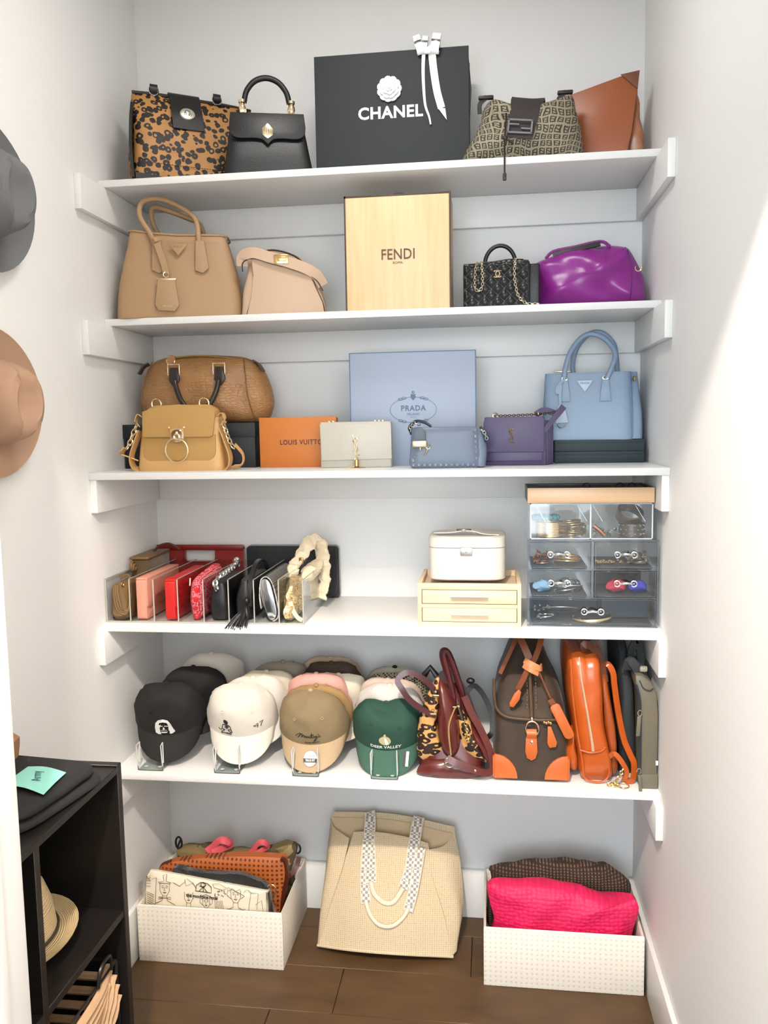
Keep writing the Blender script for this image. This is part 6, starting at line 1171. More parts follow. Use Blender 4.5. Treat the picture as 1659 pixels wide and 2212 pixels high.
# orange backpack
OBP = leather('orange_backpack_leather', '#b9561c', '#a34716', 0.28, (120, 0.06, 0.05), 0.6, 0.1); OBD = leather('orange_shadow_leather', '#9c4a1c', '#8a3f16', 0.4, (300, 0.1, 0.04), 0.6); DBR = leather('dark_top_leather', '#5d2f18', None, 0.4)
t = thing('orange_leather_backpack', 'glossy orange leather backpack standing sideways between brown and grey bags', 'backpack', (134.2, -22, z))
ol = smooth2([(-7.9, 30.5), (-7.6, 33.4), (-6.6, 35.0), (-4.6, 35.2), (-3.2, 34.4), (-1.2, 34.9), (0.2, 33.2), (1.0, 27.3), (1.7, 17), (3.4, 8), (4.2, 3), (3.2, 0.4), (0, 0.05), (-3.2, 0.3), (-4.4, 2.0), (-5.2, 8), (-6.4, 15), (-7.3, 23)], 3)
bm = bm_new(); pillow(bm, ol, 0, 14.6, 11, 8, 3.4, 11.0, fn=lambda co: co+Vector((0.5*math.sin(co.y*0.3), 0, 0))+0.5*noise.noise_vector(co*0.16)*min(1, co.z/2)); obj('body', bm, OBP, t)
bm = bm_new(); tube(bm, spl([(-7.0, -12.2, 33.6), (-6.6, -13.4, 25), (-5.4, -13.8, 15), (-3.9, -13.9, 6), (-3.2, -13.4, 1.6), (0.5, -13.4, 0.5), (3.0, -13.2, 2.4), (2.6, -13.6, 8), (0.6, -13.9, 17), (0.1, -13.6, 26), (-0.4, -12.4, 33.2)], 5), 0.28, 6); tube(bm, spl([(-4.6, -14.3, 9.6), (-2, -14.9, 9.2), (0.8, -14.7, 9.6), (2.0, -14.2, 10.6)], 4), 0.25, 6); obj('piping', bm, OBP, t)
bm = bm_new(); tube(bm, spl([(-4.9, -12.8, 34.4), (-4.6, -14.2, 30), (-3.6, -14.8, 24), (-2.4, -14.9, 17), (-1.6, -14.9, 12), (-1.3, -14.7, 9.6)], 5), 0.3, 6, scale=lambda q: 0.6+0.8*q); obj('zip', bm, mat('pale_gold_zip', '#f0d8b4', 0.35, 0.7), t)
panel('front_pocket', [(-5.8, 15), (-7.4, 12), (-8.3, 8), (-8.0, 4.4), (-6.4, 1.8), (-4.6, 2.4), (-4.8, 8), (-5.4, 13)], OBP, -8.8, 3.4, par=t, amp=0.5)
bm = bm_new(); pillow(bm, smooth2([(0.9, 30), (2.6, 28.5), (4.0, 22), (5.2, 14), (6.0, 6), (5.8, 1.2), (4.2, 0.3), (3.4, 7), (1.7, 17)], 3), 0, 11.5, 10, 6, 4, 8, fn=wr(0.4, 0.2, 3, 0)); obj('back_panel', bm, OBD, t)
bm = bm_new(); strap(bm, spl([(-2.8, -9, 33.6), (-3.3, -9.4, 36.6), (-1.2, -9.6, 36.2), (0.6, -9.6, 33.4), (1.5, -9.4, 29.5), (2.0, -9.6, 26.8)], 5), 2.2, 0.5, (0.2, -1, 0.5)); strap(bm, spl([(-2.6, -6, 34.6), (-1.2, -6, 38.0), (0.8, -6, 36.6), (2.0, -6.4, 31)], 5), 1.0, 0.5, (0, -1, 0.3)); obj('grab_handle', bm, DBR, t)
bm = bm_new(); strap(bm, spl([(1.6, -8, 29.8), (2.8, -9, 31.6), (4.2, -10, 29.6), (4.6, -10.6, 26.0), (5.6, -11, 19), (7.0, -11.6, 12.0), (8.6, -12.2, 8.0), (9.6, -12.6, 5.4), (9.2, -12.8, 1.2), (7.0, -12.6, 0.5)], 6), 1.6, 0.4, (0.5, -1, 0)); strap(bm, spl([(3.0, -13.0, 7.4), (4.4, -13.6, 8.6), (6.4, -13.6, 6.2), (7.6, -13.2, 3.4), (7.0, -13, 1.0)], 5), 1.3, 0.4, (0.3, -1, 0)); obj('shoulder_strap', bm, OBP, t)
bm = bm_new(); chain(bm, spl([(6.6, -13.6, 4.6), (5.6, -14.0, 2.4), (4.2, -14.4, 0.9), (2.6, -14.6, 0.6), (3.6, -15.0, 0.5), (5.6, -14.8, 0.4)], 4), 1.0, 0.42, 0.15, m=5); ring(bm, (6.6, -14.6, 0.35), 1.5, 0.15, 'Z', 18, 5); obj('gold_chain', bm, mat('bright_gold', '#e9cf92', 0.22, 1.0), t)
# grey olive bag against the wall
GRL = leather('grey_olive_leather', '#6a6455', '#5f594b', 0.35, (600, 0.08, 0.03), 0.5); GDK = mat('charcoal_nylon', '#23282a', 0.75, bump=(400, 0.3, 0.08))
t = thing('grey_olive_backpack', 'slim grey olive leather backpack standing against the right wall', 'backpack', (145.6, -21.6, z))
bm = bm_new(); prism(bm, [(-0.6, 0.1), (3.7, 0.1), (3.75, 20), (3.3, 25.2), (1.9, 28.8), (-0.4, 30.4), (-2.2, 30.6), (-2.2, 28.5), (-0.9, 24.5), (-0.5, 20)], -15.6, 13, 0.5); obj('body', bm, GRL, t)
bm = bm_new(); prism(bm, [(-0.7, 0.05), (3.85, 0.05), (3.85, 4.0), (-0.7, 3.9)], -15.8, -10, 0.25); obj('base_band', bm, GRL, t)
bm = bm_new(); pillow(bm, smooth2([(-4.6, 0.2), (-4.8, 12), (-5.4, 24), (-5.6, 36), (-4.6, 37), (-3.4, 36.5), (-2.3, 31.5), (-1.1, 26), (-0.7, 15), (-0.6, 0.2)], 3), 3, 13, 8, 5, 4, 8, fn=wr(0.5, 0.14, 6, 0)); obj('soft_back', bm, GDK, t)
bm = bm_new(); strap(bm, spl([(-2.6, -10, 31), (-2.4, -10, 35.4), (-1.2, -10, 38.4), (-0.4, -9.6, 37), (0.0, -10, 32.4), (-1.4, -11, 30.6)], 5), 2.0, 0.6, (0.2, -1, 0)); strap(bm, spl([(-4.0, -12, 31), (-3.2, -12.6, 33.6), (-1.4, -12.8, 31.4), (-1.0, -12.6, 29.8)], 5), 2.4, 0.5, (0.2, -1, 0.2)); obj('strap_cluster', bm, GDK, t)
bm = bm_new(); bx(bm, (0.3, -12.6, 31.4), (2.0, 1.4, 1.5), 0.4, M=None); obj('strap_loop', bm, leather('pale_grey_loop', '#918b7c'), t)
bm = bm_new(); tube(bm, spl([(-1.9, -15.4, 28.0), (-1.1, -15.7, 24.5), (-0.8, -15.8, 19), (-0.65, -15.8, 4.2)], 5), 0.3, 6); zz_ = obj('zip', bm, mat('zip_teeth', '#3b4653', 0.35, 0.6, bump=(900, 0.6, 0.05)), t)
bm = bm_new(); prism(bm, [(-1.7, 19.8), (-0.7, 20), (-1.0, 14.6), (-2.0, 14.4)], -16.5, -16.1, 0.12); bm2 = obj('zip_pull', bm, GRL, t)
bm = bm_new(); prism(bm, [(-1.5, 4.4), (-0.7, 4.4), (-0.3, -1.0), (-1.1, -1.4)], -17.5, -17.1, 0.12); bm3 = obj('zip_pull', bm, GRL, t)
for par, zz in ((bm2, 20.7), (bm3, 5.0)): bm = bm_new(); ring(bm, (-1.1, -16.3, zz), 0.5, 0.14, 'Y', 12, 5, R2=0.75); obj('pull_ring', bm, SILVER, par)
bm = bm_new(); strap(bm, spl([(-1.2, -15.8, 29.2), (-0.2, -15.95, 27.2), (1.4, -15.95, 26.6), (2.2, -15.9, 27.2)], 4), 0.3, 0.12, (0, -1, 0)); obj('seam', bm, GDK, t)
bm = bm_new(); bx(bm, (3.5, -15.9, 7.2), (0.6, 0.3, 1.2), 0.05); obj('label', bm, PWHITE, t)

# ================================================================ floor
# cream woven tote
TW = NT('cream_weave'); vv = TW.voro(150, 'F1', 0.15, TW.scaled((1, 0, 1.2))); n = TW.noise(4, 2)
TW.l(TW.mix(TW.math('GREATER_THAN', vv.outputs['Distance'], 0.56), TW.mix(n.outputs[0], '#c8b595', '#d2c09f'), '#a39478'), TW.b.inputs['Base Color']); TW.b.inputs['Roughness'].default_value = 0.9; TW.bump(TW.math('SUBTRACT', 1.0, vv.outputs['Distance']), 0.6, 0.15); TWM = TW.m
LN = mat('cream_lining', '#c6ae8c', 0.9)
t = thing('woven_tote_bag', 'large cream woven tote bag leaning against the back wall on the floor', 'tote bag', (75, -20.6, 0.1), 0, None, -24, 0)
def sheet2(name, m, rows, thick=0.35, par=None, k=5):
    """soft panel from rows of 3-D points"""
    R_ = [spl(r, k) for r in rows]; cols = list(zip(*R_)); C_ = [spl(c, k) for c in cols]; bm = bm_new()
    A = [[bm.verts.new(p) for p in c] for c in C_]; B_ = []
    for i, c in enumerate(C_):
        b = []
        for j, p in enumerate(c):
            du = C_[min(i+1, len(C_)-1)][j]-C_[max(i-1, 0)][j]; dv = c[min(j+1, len(c)-1)]-c[max(j-1, 0)]; nn = du.cross(dv); nn = nn.normalized() if nn.length > 1e-6 else Vector((0, 1, 0))
            b.append(bm.verts.new(p+nn*thick))
        B_.append(b)
    I, J = len(A), len(A[0])
    for i in range(I-1):
        for j in range(J-1): bm.faces.new((A[i][j], A[i+1][j], A[i+1][j+1], A[i][j+1])); bm.faces.new((B_[i][j+1], B_[i+1][j+1], B_[i+1][j], B_[i][j]))
    for i in range(I-1):
        bm.faces.new((A[i][0], B_[i][0], B_[i+1][0], A[i+1][0])); bm.faces.new((A[i+1][J-1], B_[i+1][J-1], B_[i][J-1], A[i][J-1]))
    for j in range(J-1):
        bm.faces.new((A[0][j+1], B_[0][j+1], B_[0][j], A[0][j])); bm.faces.new((A[I-1][j], B_[I-1][j], B_[I-1][j+1], A[I-1][j+1]))
    bmesh.ops.recalc_face_normals(bm, faces=bm.faces); return obj(name, bm, m, par or t, angle=60)
sheet2('back_panel', TWM, [[(-19.0, 1.0, 0.4), (0, 0.6, 0.2), (19.0, 1.0, 0)], [(-19.4, 0.8, 20), (0, 0.6, 20), (20.6, 0.8, 18)], [(-19.1, 0.4, 38.4), (0, 0.8, 38.6), (19.8, 0.4, 35.6)]], 0.4)
sheet2('lining', LN, [[(-18.2, 0.2, 8), (0, -0.6, 8), (18.6, 0.2, 8)], [(-18.4, 0.2, 26), (0, -0.2, 24), (19.4, 0.2, 24)], [(-18.4, -0.1, 36.8), (0, 0.2, 36.8), (19.2, -0.1, 33.6)]], 0.2)
sheet2('front_panel', TWM, [[(-20.5, -2.6, 0.3), (-8, -5.6, 0.2), (6, -5.6, 0.0), (19.4, -2.8, -0.3)], [(-18.4, -3.4, 10), (-8, -7.2, 11), (6, -7.4, 11), (17.4, -3.6, 10)], [(-14.4, -3.4, 22), (-6, -5.8, 22), (5, -6.0, 22), (13.8, -3.8, 21)], [(-11.4, -2.4, 32.8), (-5, -3.4, 33.2), (5, -3.6, 32.2), (11.8, -2.8, 30.6)]], 0.4)
sheet2('side_panel', TWM, [[(-20.6, 0.2, 0.4), (-20.9, -1.6, 0.4), (-20.2, -2.9, 0.4)], [(-20.4, 0.6, 12), (-20.2, -2.4, 11), (-17.2, -4.2, 12)], [(-19.8, 0.6, 26), (-18.4, -3.0, 24), (-14.0, -4.2, 23)], [(-19.2, 0.4, 36.4), (-17.6, -1.2, 33.6), (-12.6, -3.4, 31.0)]], 0.35)
sheet2('side_panel', TWM, [[(20.2, 0.2, 2.0), (20.9, -1.6, 1.4), (19.5, -3.1, 0.0)], [(22.6, 0.6, 12), (21.4, -2.6, 11), (17.2, -4.6, 11)], [(21.8, 0.6, 24), (18.4, -3.4, 22), (13.6, -4.8, 21)], [(19.9, 0.4, 33.4), (16.4, -1.6, 30.0), (11.8, -3.6, 28.8)]], 0.35)
bm = bm_new(); tube(bm, spl([(-21.0, -2.6, 0.5), (-10, -5.6, 0.35), (4, -6.0, 0.2), (19.9, -3.0, -0.1)], 5), 0.45, 8); obj('base_seam', bm, TWM, t)
CHK = NT('checked_webbing'); ck = CHK.n('ShaderNodeTexChecker'); CHK.l(CHK.obj(), ck.inputs['Vector']); ck.inputs['Scale'].default_value = 125; ck.inputs['Color1'].default_value = lin('#e9e2d6'); ck.inputs['Color2'].default_value = lin('#9a9087'); CHK.l(ck.outputs[0], CHK.b.inputs['Base Color']); CHK.b.inputs['Roughness'].default_value = 0.85
TRM = mat('cream_webbing', '#e2d4bd', 0.85, bump=(700, 0.3, 0.05))
def webbing(pts, w, par):
    P = spl(pts, 6); bm = bm_new(); strap(bm, P, w, 0.22, (0, -1, 0)); o = obj('handle', bm, CHK.m, par)
    bm = bm_new()
    for s in (-1, 1):
        Q = []
        for i, p in enumerate(P):
            tg = (P[min(i+1, len(P)-1)]-P[max(i-1, 0)]).normalized(); a = tg.cross(Vector((0, -1, 0))); Q.append(p+a.normalized()*s*w/2)
        tube(bm, Q, 0.2, 5)
    obj('handle_edge', bm, TRM, o)
webbing([(-7.2, 0.2, 38.9), (-6.6, -1.6, 36.6), (-6.2, -4.4, 31), (-5.4, -6.0, 24), (-4.8, -7.2, 19)], 3.2, t); webbing([(8.6, 0.2, 38.0), (8.2, -1.6, 35.6), (7.6, -4.6, 30), (6.9, -6.4, 23), (5.2, -7.6, 18)], 3.2, t)
webbing([(-6.8, -4.6, 31.2), (-6.9, -5.8, 25), (-6.6, -7.2, 18), (-5.9, -7.9, 13.4)], 2.6, t); webbing([(9.8, -5.0, 29.4), (8.9, -6.4, 23), (7.9, -7.6, 17), (6.6, -8.0, 12)], 2.6, t)
bm = bm_new(); tube(bm, spl([(-4.8, -7.3, 19.2), (-3.6, -7.9, 16.2), (-0.6, -8.2, 14.0), (2.4, -8.2, 14.4), (5.0, -7.8, 18.2)], 5), 0.75, 8); tube(bm, spl([(-6.0, -8.0, 13.8), (-4.6, -8.3, 10.6), (-1.6, -8.4, 7.9), (2.2, -8.4, 7.9), (5.2, -8.3, 10.2), (6.8, -8.1, 12.8)], 5), 0.6, 8); obj('handle_grip', bm, TRM, t)

# fabric bins
BF = NT('white_dotted_fabric'); x_ = BF.xyz(); cb = BF.n('ShaderNodeCombineXYZ'); BF.l(BF.math('ADD', x_[0], x_[1]), cb.inputs[0]); BF.l(x_[2], cb.inputs[2]); BFV = cb.outputs[0]; vv = BF.voro(70, 'F1', 0.10, BFV); BF.l(BF.mix(BF.math('LESS_THAN', vv.outputs['Distance'], 0.22), '#e4ddd1', '#cfc8bd'), BF.b.inputs['Base Color']); BF.b.inputs['Roughness'].default_value = 0.85; BF.bump(vv.outputs['Distance'], 0.35, 0.1)
BFI = mat('bin_inside', '#d9d2c6', 0.9)
def bin_(label, x0, x1, y0, y1, h, rz=0):
    t = thing('fabric_bin', label, 'storage bin', ((x0+x1)/2, (y0+y1)/2, 0.02), rz, 'white dotted fabric bins on the floor'); w = (x1-x0)/2; d = (y1-y0)/2
    for a in ((-w, w, -d, -d+0.7, 0, h), (-w, w, d-0.7, d, 0, h), (-w, -w+0.7, -d+0.7, d-0.7, 0, h), (w-0.7, w, -d+0.7, d-0.7, 0, h)):
        bm = bm_new(); b2(bm, *a, 0.25, 2); obj('bin_wall', bm, BF.m, t)
    bm = bm_new(); b2(bm, -w+0.5, w-0.5, -d+0.5, d-0.5, 0, 0.6); obj('bin_floor', bm, BFI, t)
    bm = bm_new(); pts = [(-w+0.3, -d+0.3, h), (w-0.3, -d+0.3, h), (w-0.3, d-0.3, h), (-w+0.3, d-0.3, h)]; tube(bm, pts, 0.42, 6, True); obj('rim', bm, mat('white_binding', '#e6e0d5', 0.8), t); return t
bin_('white dotted fabric bin at lower left holding clutches and pouches', 2.2, 46.2, -33.2, -2.0, 17.2); bin_('white dotted fabric bin at lower right with folded pink fabric', 103.9, 147.6, -33.4, -2.0, 16.9)
# left bin contents
t = thing('printed_pouch', 'clear-covered white pouch printed with line drawings of people and hotel lettering', 'pouch', (24, -30.6, 0.8), 0, None, -6, 0)
ol = smooth2([(-20.4, 3), (-20.6, 14), (-20.4, 21.8), (-19.4, 24.6), (-17, 25.0), (0, 22.9), (15.8, 20.9), (16.8, 20.2), (17.0, 12), (16.6, 3), (0, 1.6)], 2)
bm = bm_new(); pillow(bm, ol, 0, 1.6, 1.6, 5, 5, 0.5); obj('body', bm, mat('cream_print_cloth', '#e9dfca', 0.4, coat=0.5), t)
bm = bm_new(); sketch = []
def face(x, z0, s, hat=False, bob=False):
    o = [[(x-1.3*s, z0+1.2*s), (x-1.25*s, z0-0.8*s), (x-0.5*s, z0-2.0*s), (x+0.5*s, z0-2.0*s), (x+1.25*s, z0-0.8*s), (x+1.3*s, z0+1.2*s)], [(x-0.8*s, z0+0.1*s), (x-0.3*s, z0+0.1*s)], [(x+0.3*s, z0+0.1*s), (x+0.8*s, z0+0.1*s)], [(x-0.9*s, z0+0.5*s), (x-0.3*s, z0+0.6*s)], [(x+0.3*s, z0+0.6*s), (x+0.9*s, z0+0.5*s)], [(x, z0+0.2*s), (x-0.15*s, z0-0.6*s), (x+0.15*s, z0-0.6*s)], [(x-0.45*s, z0-1.15*s), (x, z0-1.0*s), (x+0.45*s, z0-1.15*s), (x, z0-1.35*s), (x-0.45*s, z0-1.15*s)], [(x-0.6*s, z0-2.0*s), (x-0.7*s, z0-3.2*s), (x-2.8*s, z0-4.2*s)], [(x+0.6*s, z0-2.0*s), (x+0.7*s, z0-3.2*s), (x+2.8*s, z0-4.2*s)]]
    if hat: o += [[(x-1.4*s, z0+1.2*s), (x-1.7*s, z0+3.2*s), (x-0.2*s, z0+3.5*s), (x-0.4*s, z0+5.0*s), (x+0.6*s, z0+5.4*s), (x+0.4*s, z0+3.5*s), (x+1.7*s, z0+3.2*s), (x+1.4*s, z0+1.2*s), (x-1.4*s, z0+1.2*s)], [(x-1.6*s, z0-2.9*s), (x, z0-2.5*s), (x+1.6*s, z0-2.9*s), (x+1.6*s, z0-2.3*s), (x, z0-2.6*s), (x-1.6*s, z0-2.3*s), (x-1.6*s, z0-2.9*s)]]
    if bob: o += [[(x-1.3*s, z0-1.0*s), (x-2.3*s, z0-0.2*s), (x-2.0*s, z0+1.8*s), (x, z0+2.6*s), (x+2.1*s, z0+1.7*s), (x+2.3*s, z0-0.2*s), (x+1.4*s, z0-0.9*s)], [(x-1.9*s, z0+0.9*s), (x-0.9*s, z0+1.6*s), (x, z0+0.9*s), (x+1.2*s, z0+1.5*s)]]
    return o
sketch += face(-14.2, 17.6, 1.15, hat=True) + face(7.6, 16.8, 1.15, bob=True) + face(-6.8, 15.6, 1.0) + face(-1.4, 14.2, 0.85, bob=True)
for k in range(7): sketch.append([(-20.0, 22.4-0.75*k), (-18.6, 23.2-0.9*k)]); sketch.append([(-19.9, 16.2-0.6*k), (-17.6, 15.4-0.65*k)])
for k in range(6): sketch.append([(5.0+0.5*k, 12.8-0.1*k), (7.4+0.2*k, 10.2)]); sketch.append([(10.4-0.5*k, 12.8-0.1*k), (8.0-0.2*k, 10.2)]); sketch.append([(1.2+0.45*k, 14.8), (1.6+0.5*k, 11.2)])
sketch += [[(-18.2, 22.0), (-16.8, 20.6), (-17.2, 11)], [(-11.6, 21.4), (-9.6, 18.4), (-7.8, 22.0)], [(-8.0, 22.6), (-7.6, 18.6), (-5.6, 19.6), (-4.4, 18.0), (-5.4, 21.6), (-7.4, 22.8)], [(0.6, 21.6), (1.0, 18.6), (3.6, 18.0), (5.0, 20.6), (2.6, 21.8), (0.6, 21.6)], [(11.2, 20.4), (12.4, 17.6), (14.4, 19.6), (14.0, 12.8)], [(12.2, 17.6), (11.4, 12.0)], [(13.6, 14.2), (15.4, 15.6), (16.0, 11.2)], [(10.0, 19.6), (11.0, 20.6)]]
for s in sketch: tube(bm, [(x, -1.78+0.05*abs(x)/10, zz+(3.0 if zz < 19.5-0.1*x else 1.0)) for x, zz in s], 0.065, 4)
for k in range(14): ring(bm, (random.uniform(1.2, 4.6), -1.72, random.uniform(18.6, 21.2)), 0.16, 0.05, 'Y', 8, 4)
obj('line_drawing', bm, mat('brown_ink', '#5b4632', 0.6), t)['kind'] = 'stuff'
bm = bm_new(); IK = mat('black_print', '#151515', 0.5)
for s in ([(-4.6, 18.6), (-4.4, 20.6), (-3.2, 21.6), (-1.0, 21.4), (0.2, 20.2), (0.2, 18.2), (-4.6, 18.6)], [(-3.6, 18.5), (-2.4, 20.2), (-1.0, 18.3)], [(-2.4, 20.2), (-2.2, 18.4)], [(-3.4, 20.4), (-2.4, 20.2), (-1.4, 20.8)]): tube(bm, [(x, -1.8, 20.0+(zz-18.2)*0.85) for x, zz in s], 0.1, 4)
ring(bm, (-2.3, -1.8, 22.3), 0.7, 0.1, 'Y', 14, 4); obj('house_print', bm, IK, t)
text('lettering', 'the goodtime hotel', 1.45, IK, t, (-2.6, -1.85, 18.7), ry=2.5, ext=0.02, sx=0.85, bold=0.03)
bm = bm_new(); b2(bm, -21.6, 18.0, -2.5, -2.45, 1, 16, M=None); b2(bm, 16.9, 18.2, -2.4, 0.6, 1, 21.4, 0.1); b2(bm, -22, -20.8, -2.4, 0.4, 1, 22.0, 0.1); obj('clear_cover', bm, clear('clear_vinyl', (0.97, 0.97, 0.96), 0.05, 0.08), t)
t = thing('black_fleece_pouch', 'black fluffy pouch with a gold ring between the printed and perforated ones', 'pouch', (24, -26.0, 0.8))
bm = bm_new(); pillow(bm, smooth2([(-13.5, 4), (-13.4, 22.6), (-11.4, 25.4), (-8.4, 24.8), (-2, 24.2), (7, 24.4), (13.4, 22.8), (16.4, 20.6), (17.2, 16), (17, 4)], 4), 0, 2.0, 2.0, 6, 3, 0.8, fn=lambda co: co+noise.noise_vector(co*1.3)*0.35); obj('body', bm, mat('black_fleece', '#121212', 0.95, sheen=0.5, bump=(260, 1.0, 0.25)), t)
bm = bm_new(); ring(bm, (17.6, -1.0, 20.0), 1.35, 0.2, 'Y', 18, 6, R2=1.8, a0=-80, a1=200); obj('gold_ring', bm, GOLD, t)
PF = NT('perforated_leather'); vv = PF.voro(72, 'F1', 0.0, PF.scaled((1, 0, 1.0))); PF.l(PF.mix(PF.math('LESS_THAN', vv.outputs['Distance'], 0.27), '#a85a26', '#5a260f'), PF.b.inputs['Base Color']); PF.b.inputs['Roughness'].default_value = 0.5; PF.bump(PF.math('MINIMUM', vv.outputs['Distance'], 0.3), 0.8, 0.25)
t = thing('perforated_clutch', 'cognac perforated leather clutch with dark leather edges in the left bin', 'clutch', (24, -20.4, 0.8))
ol = [(-18.6, 6), (-18.8, 16), (-19.6, 20.4), (-17.6, 23.2), (-10, 25.2), (0, 26.6), (10, 27.3), (18.6, 27.3), (20.4, 26.6), (20.8, 22), (19.2, 14), (18.8, 6)]
bm = bm_new(); pillow(bm, smooth2(ol, 3), 0, 2.6, 2.4, 6, 4, 1.4); obj('body', bm, PF.m, t)
DKB = leather('dark_cognac_edge', '#4c1f12', None, 0.3)
bm = bm_new(); strap(bm, spl([(19.4, -1.6, 27.4), (20.8, -1.9, 26.4), (21.2, -2.0, 22), (19.8, -2.0, 15), (19.2, -2, 8)], 5), 1.1, 0.9, (-0.4, -1, 0)); tube(bm, spl([(-20, 0, 19.5), (-18.4, -0.4, 22.8), (-15.6, -0.6, 24.0)], 4), 0.5, 6); obj('edge_trim', bm, DKB, t)
bm = bm_new(); prism(bm, rrect(-5.6, 2.6, 18.5, 23.2, [0.5, 0.5, 1.2, 1.2], 3), -3.2, -2.5, 0.2); obj('clasp_patch', bm, DKB, t)
bm = bm_new(); strap(bm, spl([(20.6, -1, 20.8), (20.9, 1.6, 20.2), (22.8, 3.0, 22.0), (23.6, 4.0, 25.0)], 5), 1.4, 0.4, (0, -1, 0)); obj('wrist_strap', bm, DKB, t)
CM = NT('camouflage'); v1 = CM.voro(13, 'F1', 1.0, None); nn_ = CM.noise(18, 2, 0.5); ad = CM.n('ShaderNodeVectorMath'); sc = CM.n('ShaderNodeVectorMath', _operation='SCALE'); CM.l(nn_.outputs['Color'], sc.inputs[0]); sc.inputs['Scale'].default_value = 0.09; CM.l(CM.obj(), ad.inputs[0]); CM.l(sc.outputs[0], ad.inputs[1]); CM.l(ad.outputs[0], v1.inputs['Vector'])
CM.l(CM.ramp(v1.outputs['Color'], [(0.0, '#3c3d2f'), (0.35, '#7b6a45'), (0.62, '#57482c'), (0.82, '#9b8a60')], 'CONSTANT'), CM.b.inputs['Base Color']); CM.b.inputs['Roughness'].default_value = 0.8
t = thing('camouflage_bag', 'camouflage fabric bag at the back of the left bin with black loops', 'handbag', (24, -9.6, 0.8))
bm = bm_new(); pillow(bm, smooth2([(-17.4, 4), (-18.2, 19), (-17.4, 22.6), (-12, 22.8), (-8.4, 24.4), (-5.2, 22.6), (3.4, 22.2), (9, 22.0), (14, 22.8), (19.6, 26.2), (20.8, 24.4), (19.4, 17), (18.4, 4)], 3), 0, 4.0, 4.0, 6, 2.6, 0.8, fn=wr(1.2, 0.16, 9, 3)); obj('body', bm, CM.m, t)
bm = bm_new(); ring(bm, (-17.4, -0.6, 24.2), 1.0, 0.32, 'Y', 16, 6, R2=2.0); tube(bm, [(-17.8, -0.8, 22.8), (-16.8, -0.8, 25.2)], 0.3, 6); ring(bm, (21.4, -0.2, 24.0), 1.0, 0.3, 'Y', 16, 6, R2=1.5); obj('black_loop', bm, BLACKM, t)
CRB = mat('coral_ribbon', '#e0606a', 0.3)
t = thing('coral_ribbon', 'curled coral pink ribbon lying on the camouflage bag', 'ribbon', (24, -13.6, 23.4))
for dx_, w in ((-3.0, 1.0), (10.0, 0.75)):
    bm = bm_new(); strap(bm, spl([(dx_-3.4*w, -1.2, 1.6), (dx_-1.8*w, -0.8, 3.0), (dx_+0.6*w, -0.6, 5.2), (dx_+2.6*w, 0.2, 4.8), (dx_+3.4*w, 1.4, 3.0), (dx_+1.2*w, 1.0, 2.0), (dx_-1.4*w, -1.8, 1.4)], 6), 2.3*w, 0.08, (0.3, -0.7, 0.6), twist=lambda q: 40*math.sin(q*6)); obj('ribbon_curl', bm, CRB, t)
# right bin contents
KN = NT('brown_knit'); sx_ = KN.xyz(); w1 = KN.math('SINE', KN.math('MULTIPLY', sx_[0], 640)); w2 = KN.noise(500, 2); w3 = KN.math('SINE', KN.math('MULTIPLY', sx_[2], 900)); hh = KN.math('ADD', KN.math('MULTIPLY', w1, 0.5), KN.math('MULTIPLY', w3, 0.3))
KN.l(KN.mix(KN.math('MULTIPLY', KN.math('GREATER_THAN', KN.math('ADD', hh, KN.math('MULTIPLY', w2.outputs[0], 0.8)), 0.72), 0.7), '#2d1d16', '#79604c'), KN.b.inputs['Base Color']); KN.b.inputs['Roughness'].default_value = 0.9; KN.bump(hh, 0.8, 0.3)
t = thing('brown_knit_bag', 'folded dark brown chunky knit behind the hot pink fabric', 'knitwear', (126, -15.6, 0.8))
bm = bm_new(); pillow(bm, smooth2([(-18.8, 3), (-19.6, 22.2), (-19.8, 24.4), (-10.6, 26.4), (-1.2, 28.0), (5.5, 27.6), (10.8, 26.8), (13.4, 27.0), (18.0, 24.2), (20.8, 20.4), (18.8, 14), (18.4, 3)], 3), 0, 4.8, 4.6, 7, 2.6, 1.2, fn=wr(0.9, 0.22, 4, 4)); obj('folds', bm, KN.m, t)
PN = NT('hot_pink_weave'); vv = PN.voro(76, 'F1', 0.4, PN.scaled((1, 0, 1.2))); PN.l(PN.mix(vv.outputs['Distance'], '#ee1f5e', '#b50a45'), PN.b.inputs['Base Color']); PN.b.inputs['Roughness'].default_value = 0.6; PN.bump(PN.math('SUBTRACT', 1.0, vv.outputs['Distance']), 0.9, 0.35)
t = thing('hot_pink_woven_bag', 'hot pink woven soft bag filling the front of the right bin', 'handbag', (125.8, -26.4, 0.8))
bm = bm_new(); pillow(bm, smooth2([(-18.6, 3), (-18.8, 14), (-20.6, 22.6), (-20.8, 25.2), (-18.4, 26.4), (-12.3, 26.9), (-2, 26.6), (6, 25.6), (14.5, 23.2), (19.4, 23.8), (21.0, 20.4), (18.6, 12), (18.4, 3)], 3), 0, 5.0, 5.0, 8, 2.8, 1.6, fn=lambda co: wr(0.9, 0.15, 15, 4)(co)+Vector((0, -0.4*math.sin(co.x*0.5-co.z*0.4)*(co.z > 4), 0))); obj('body', bm, PN.m, t)

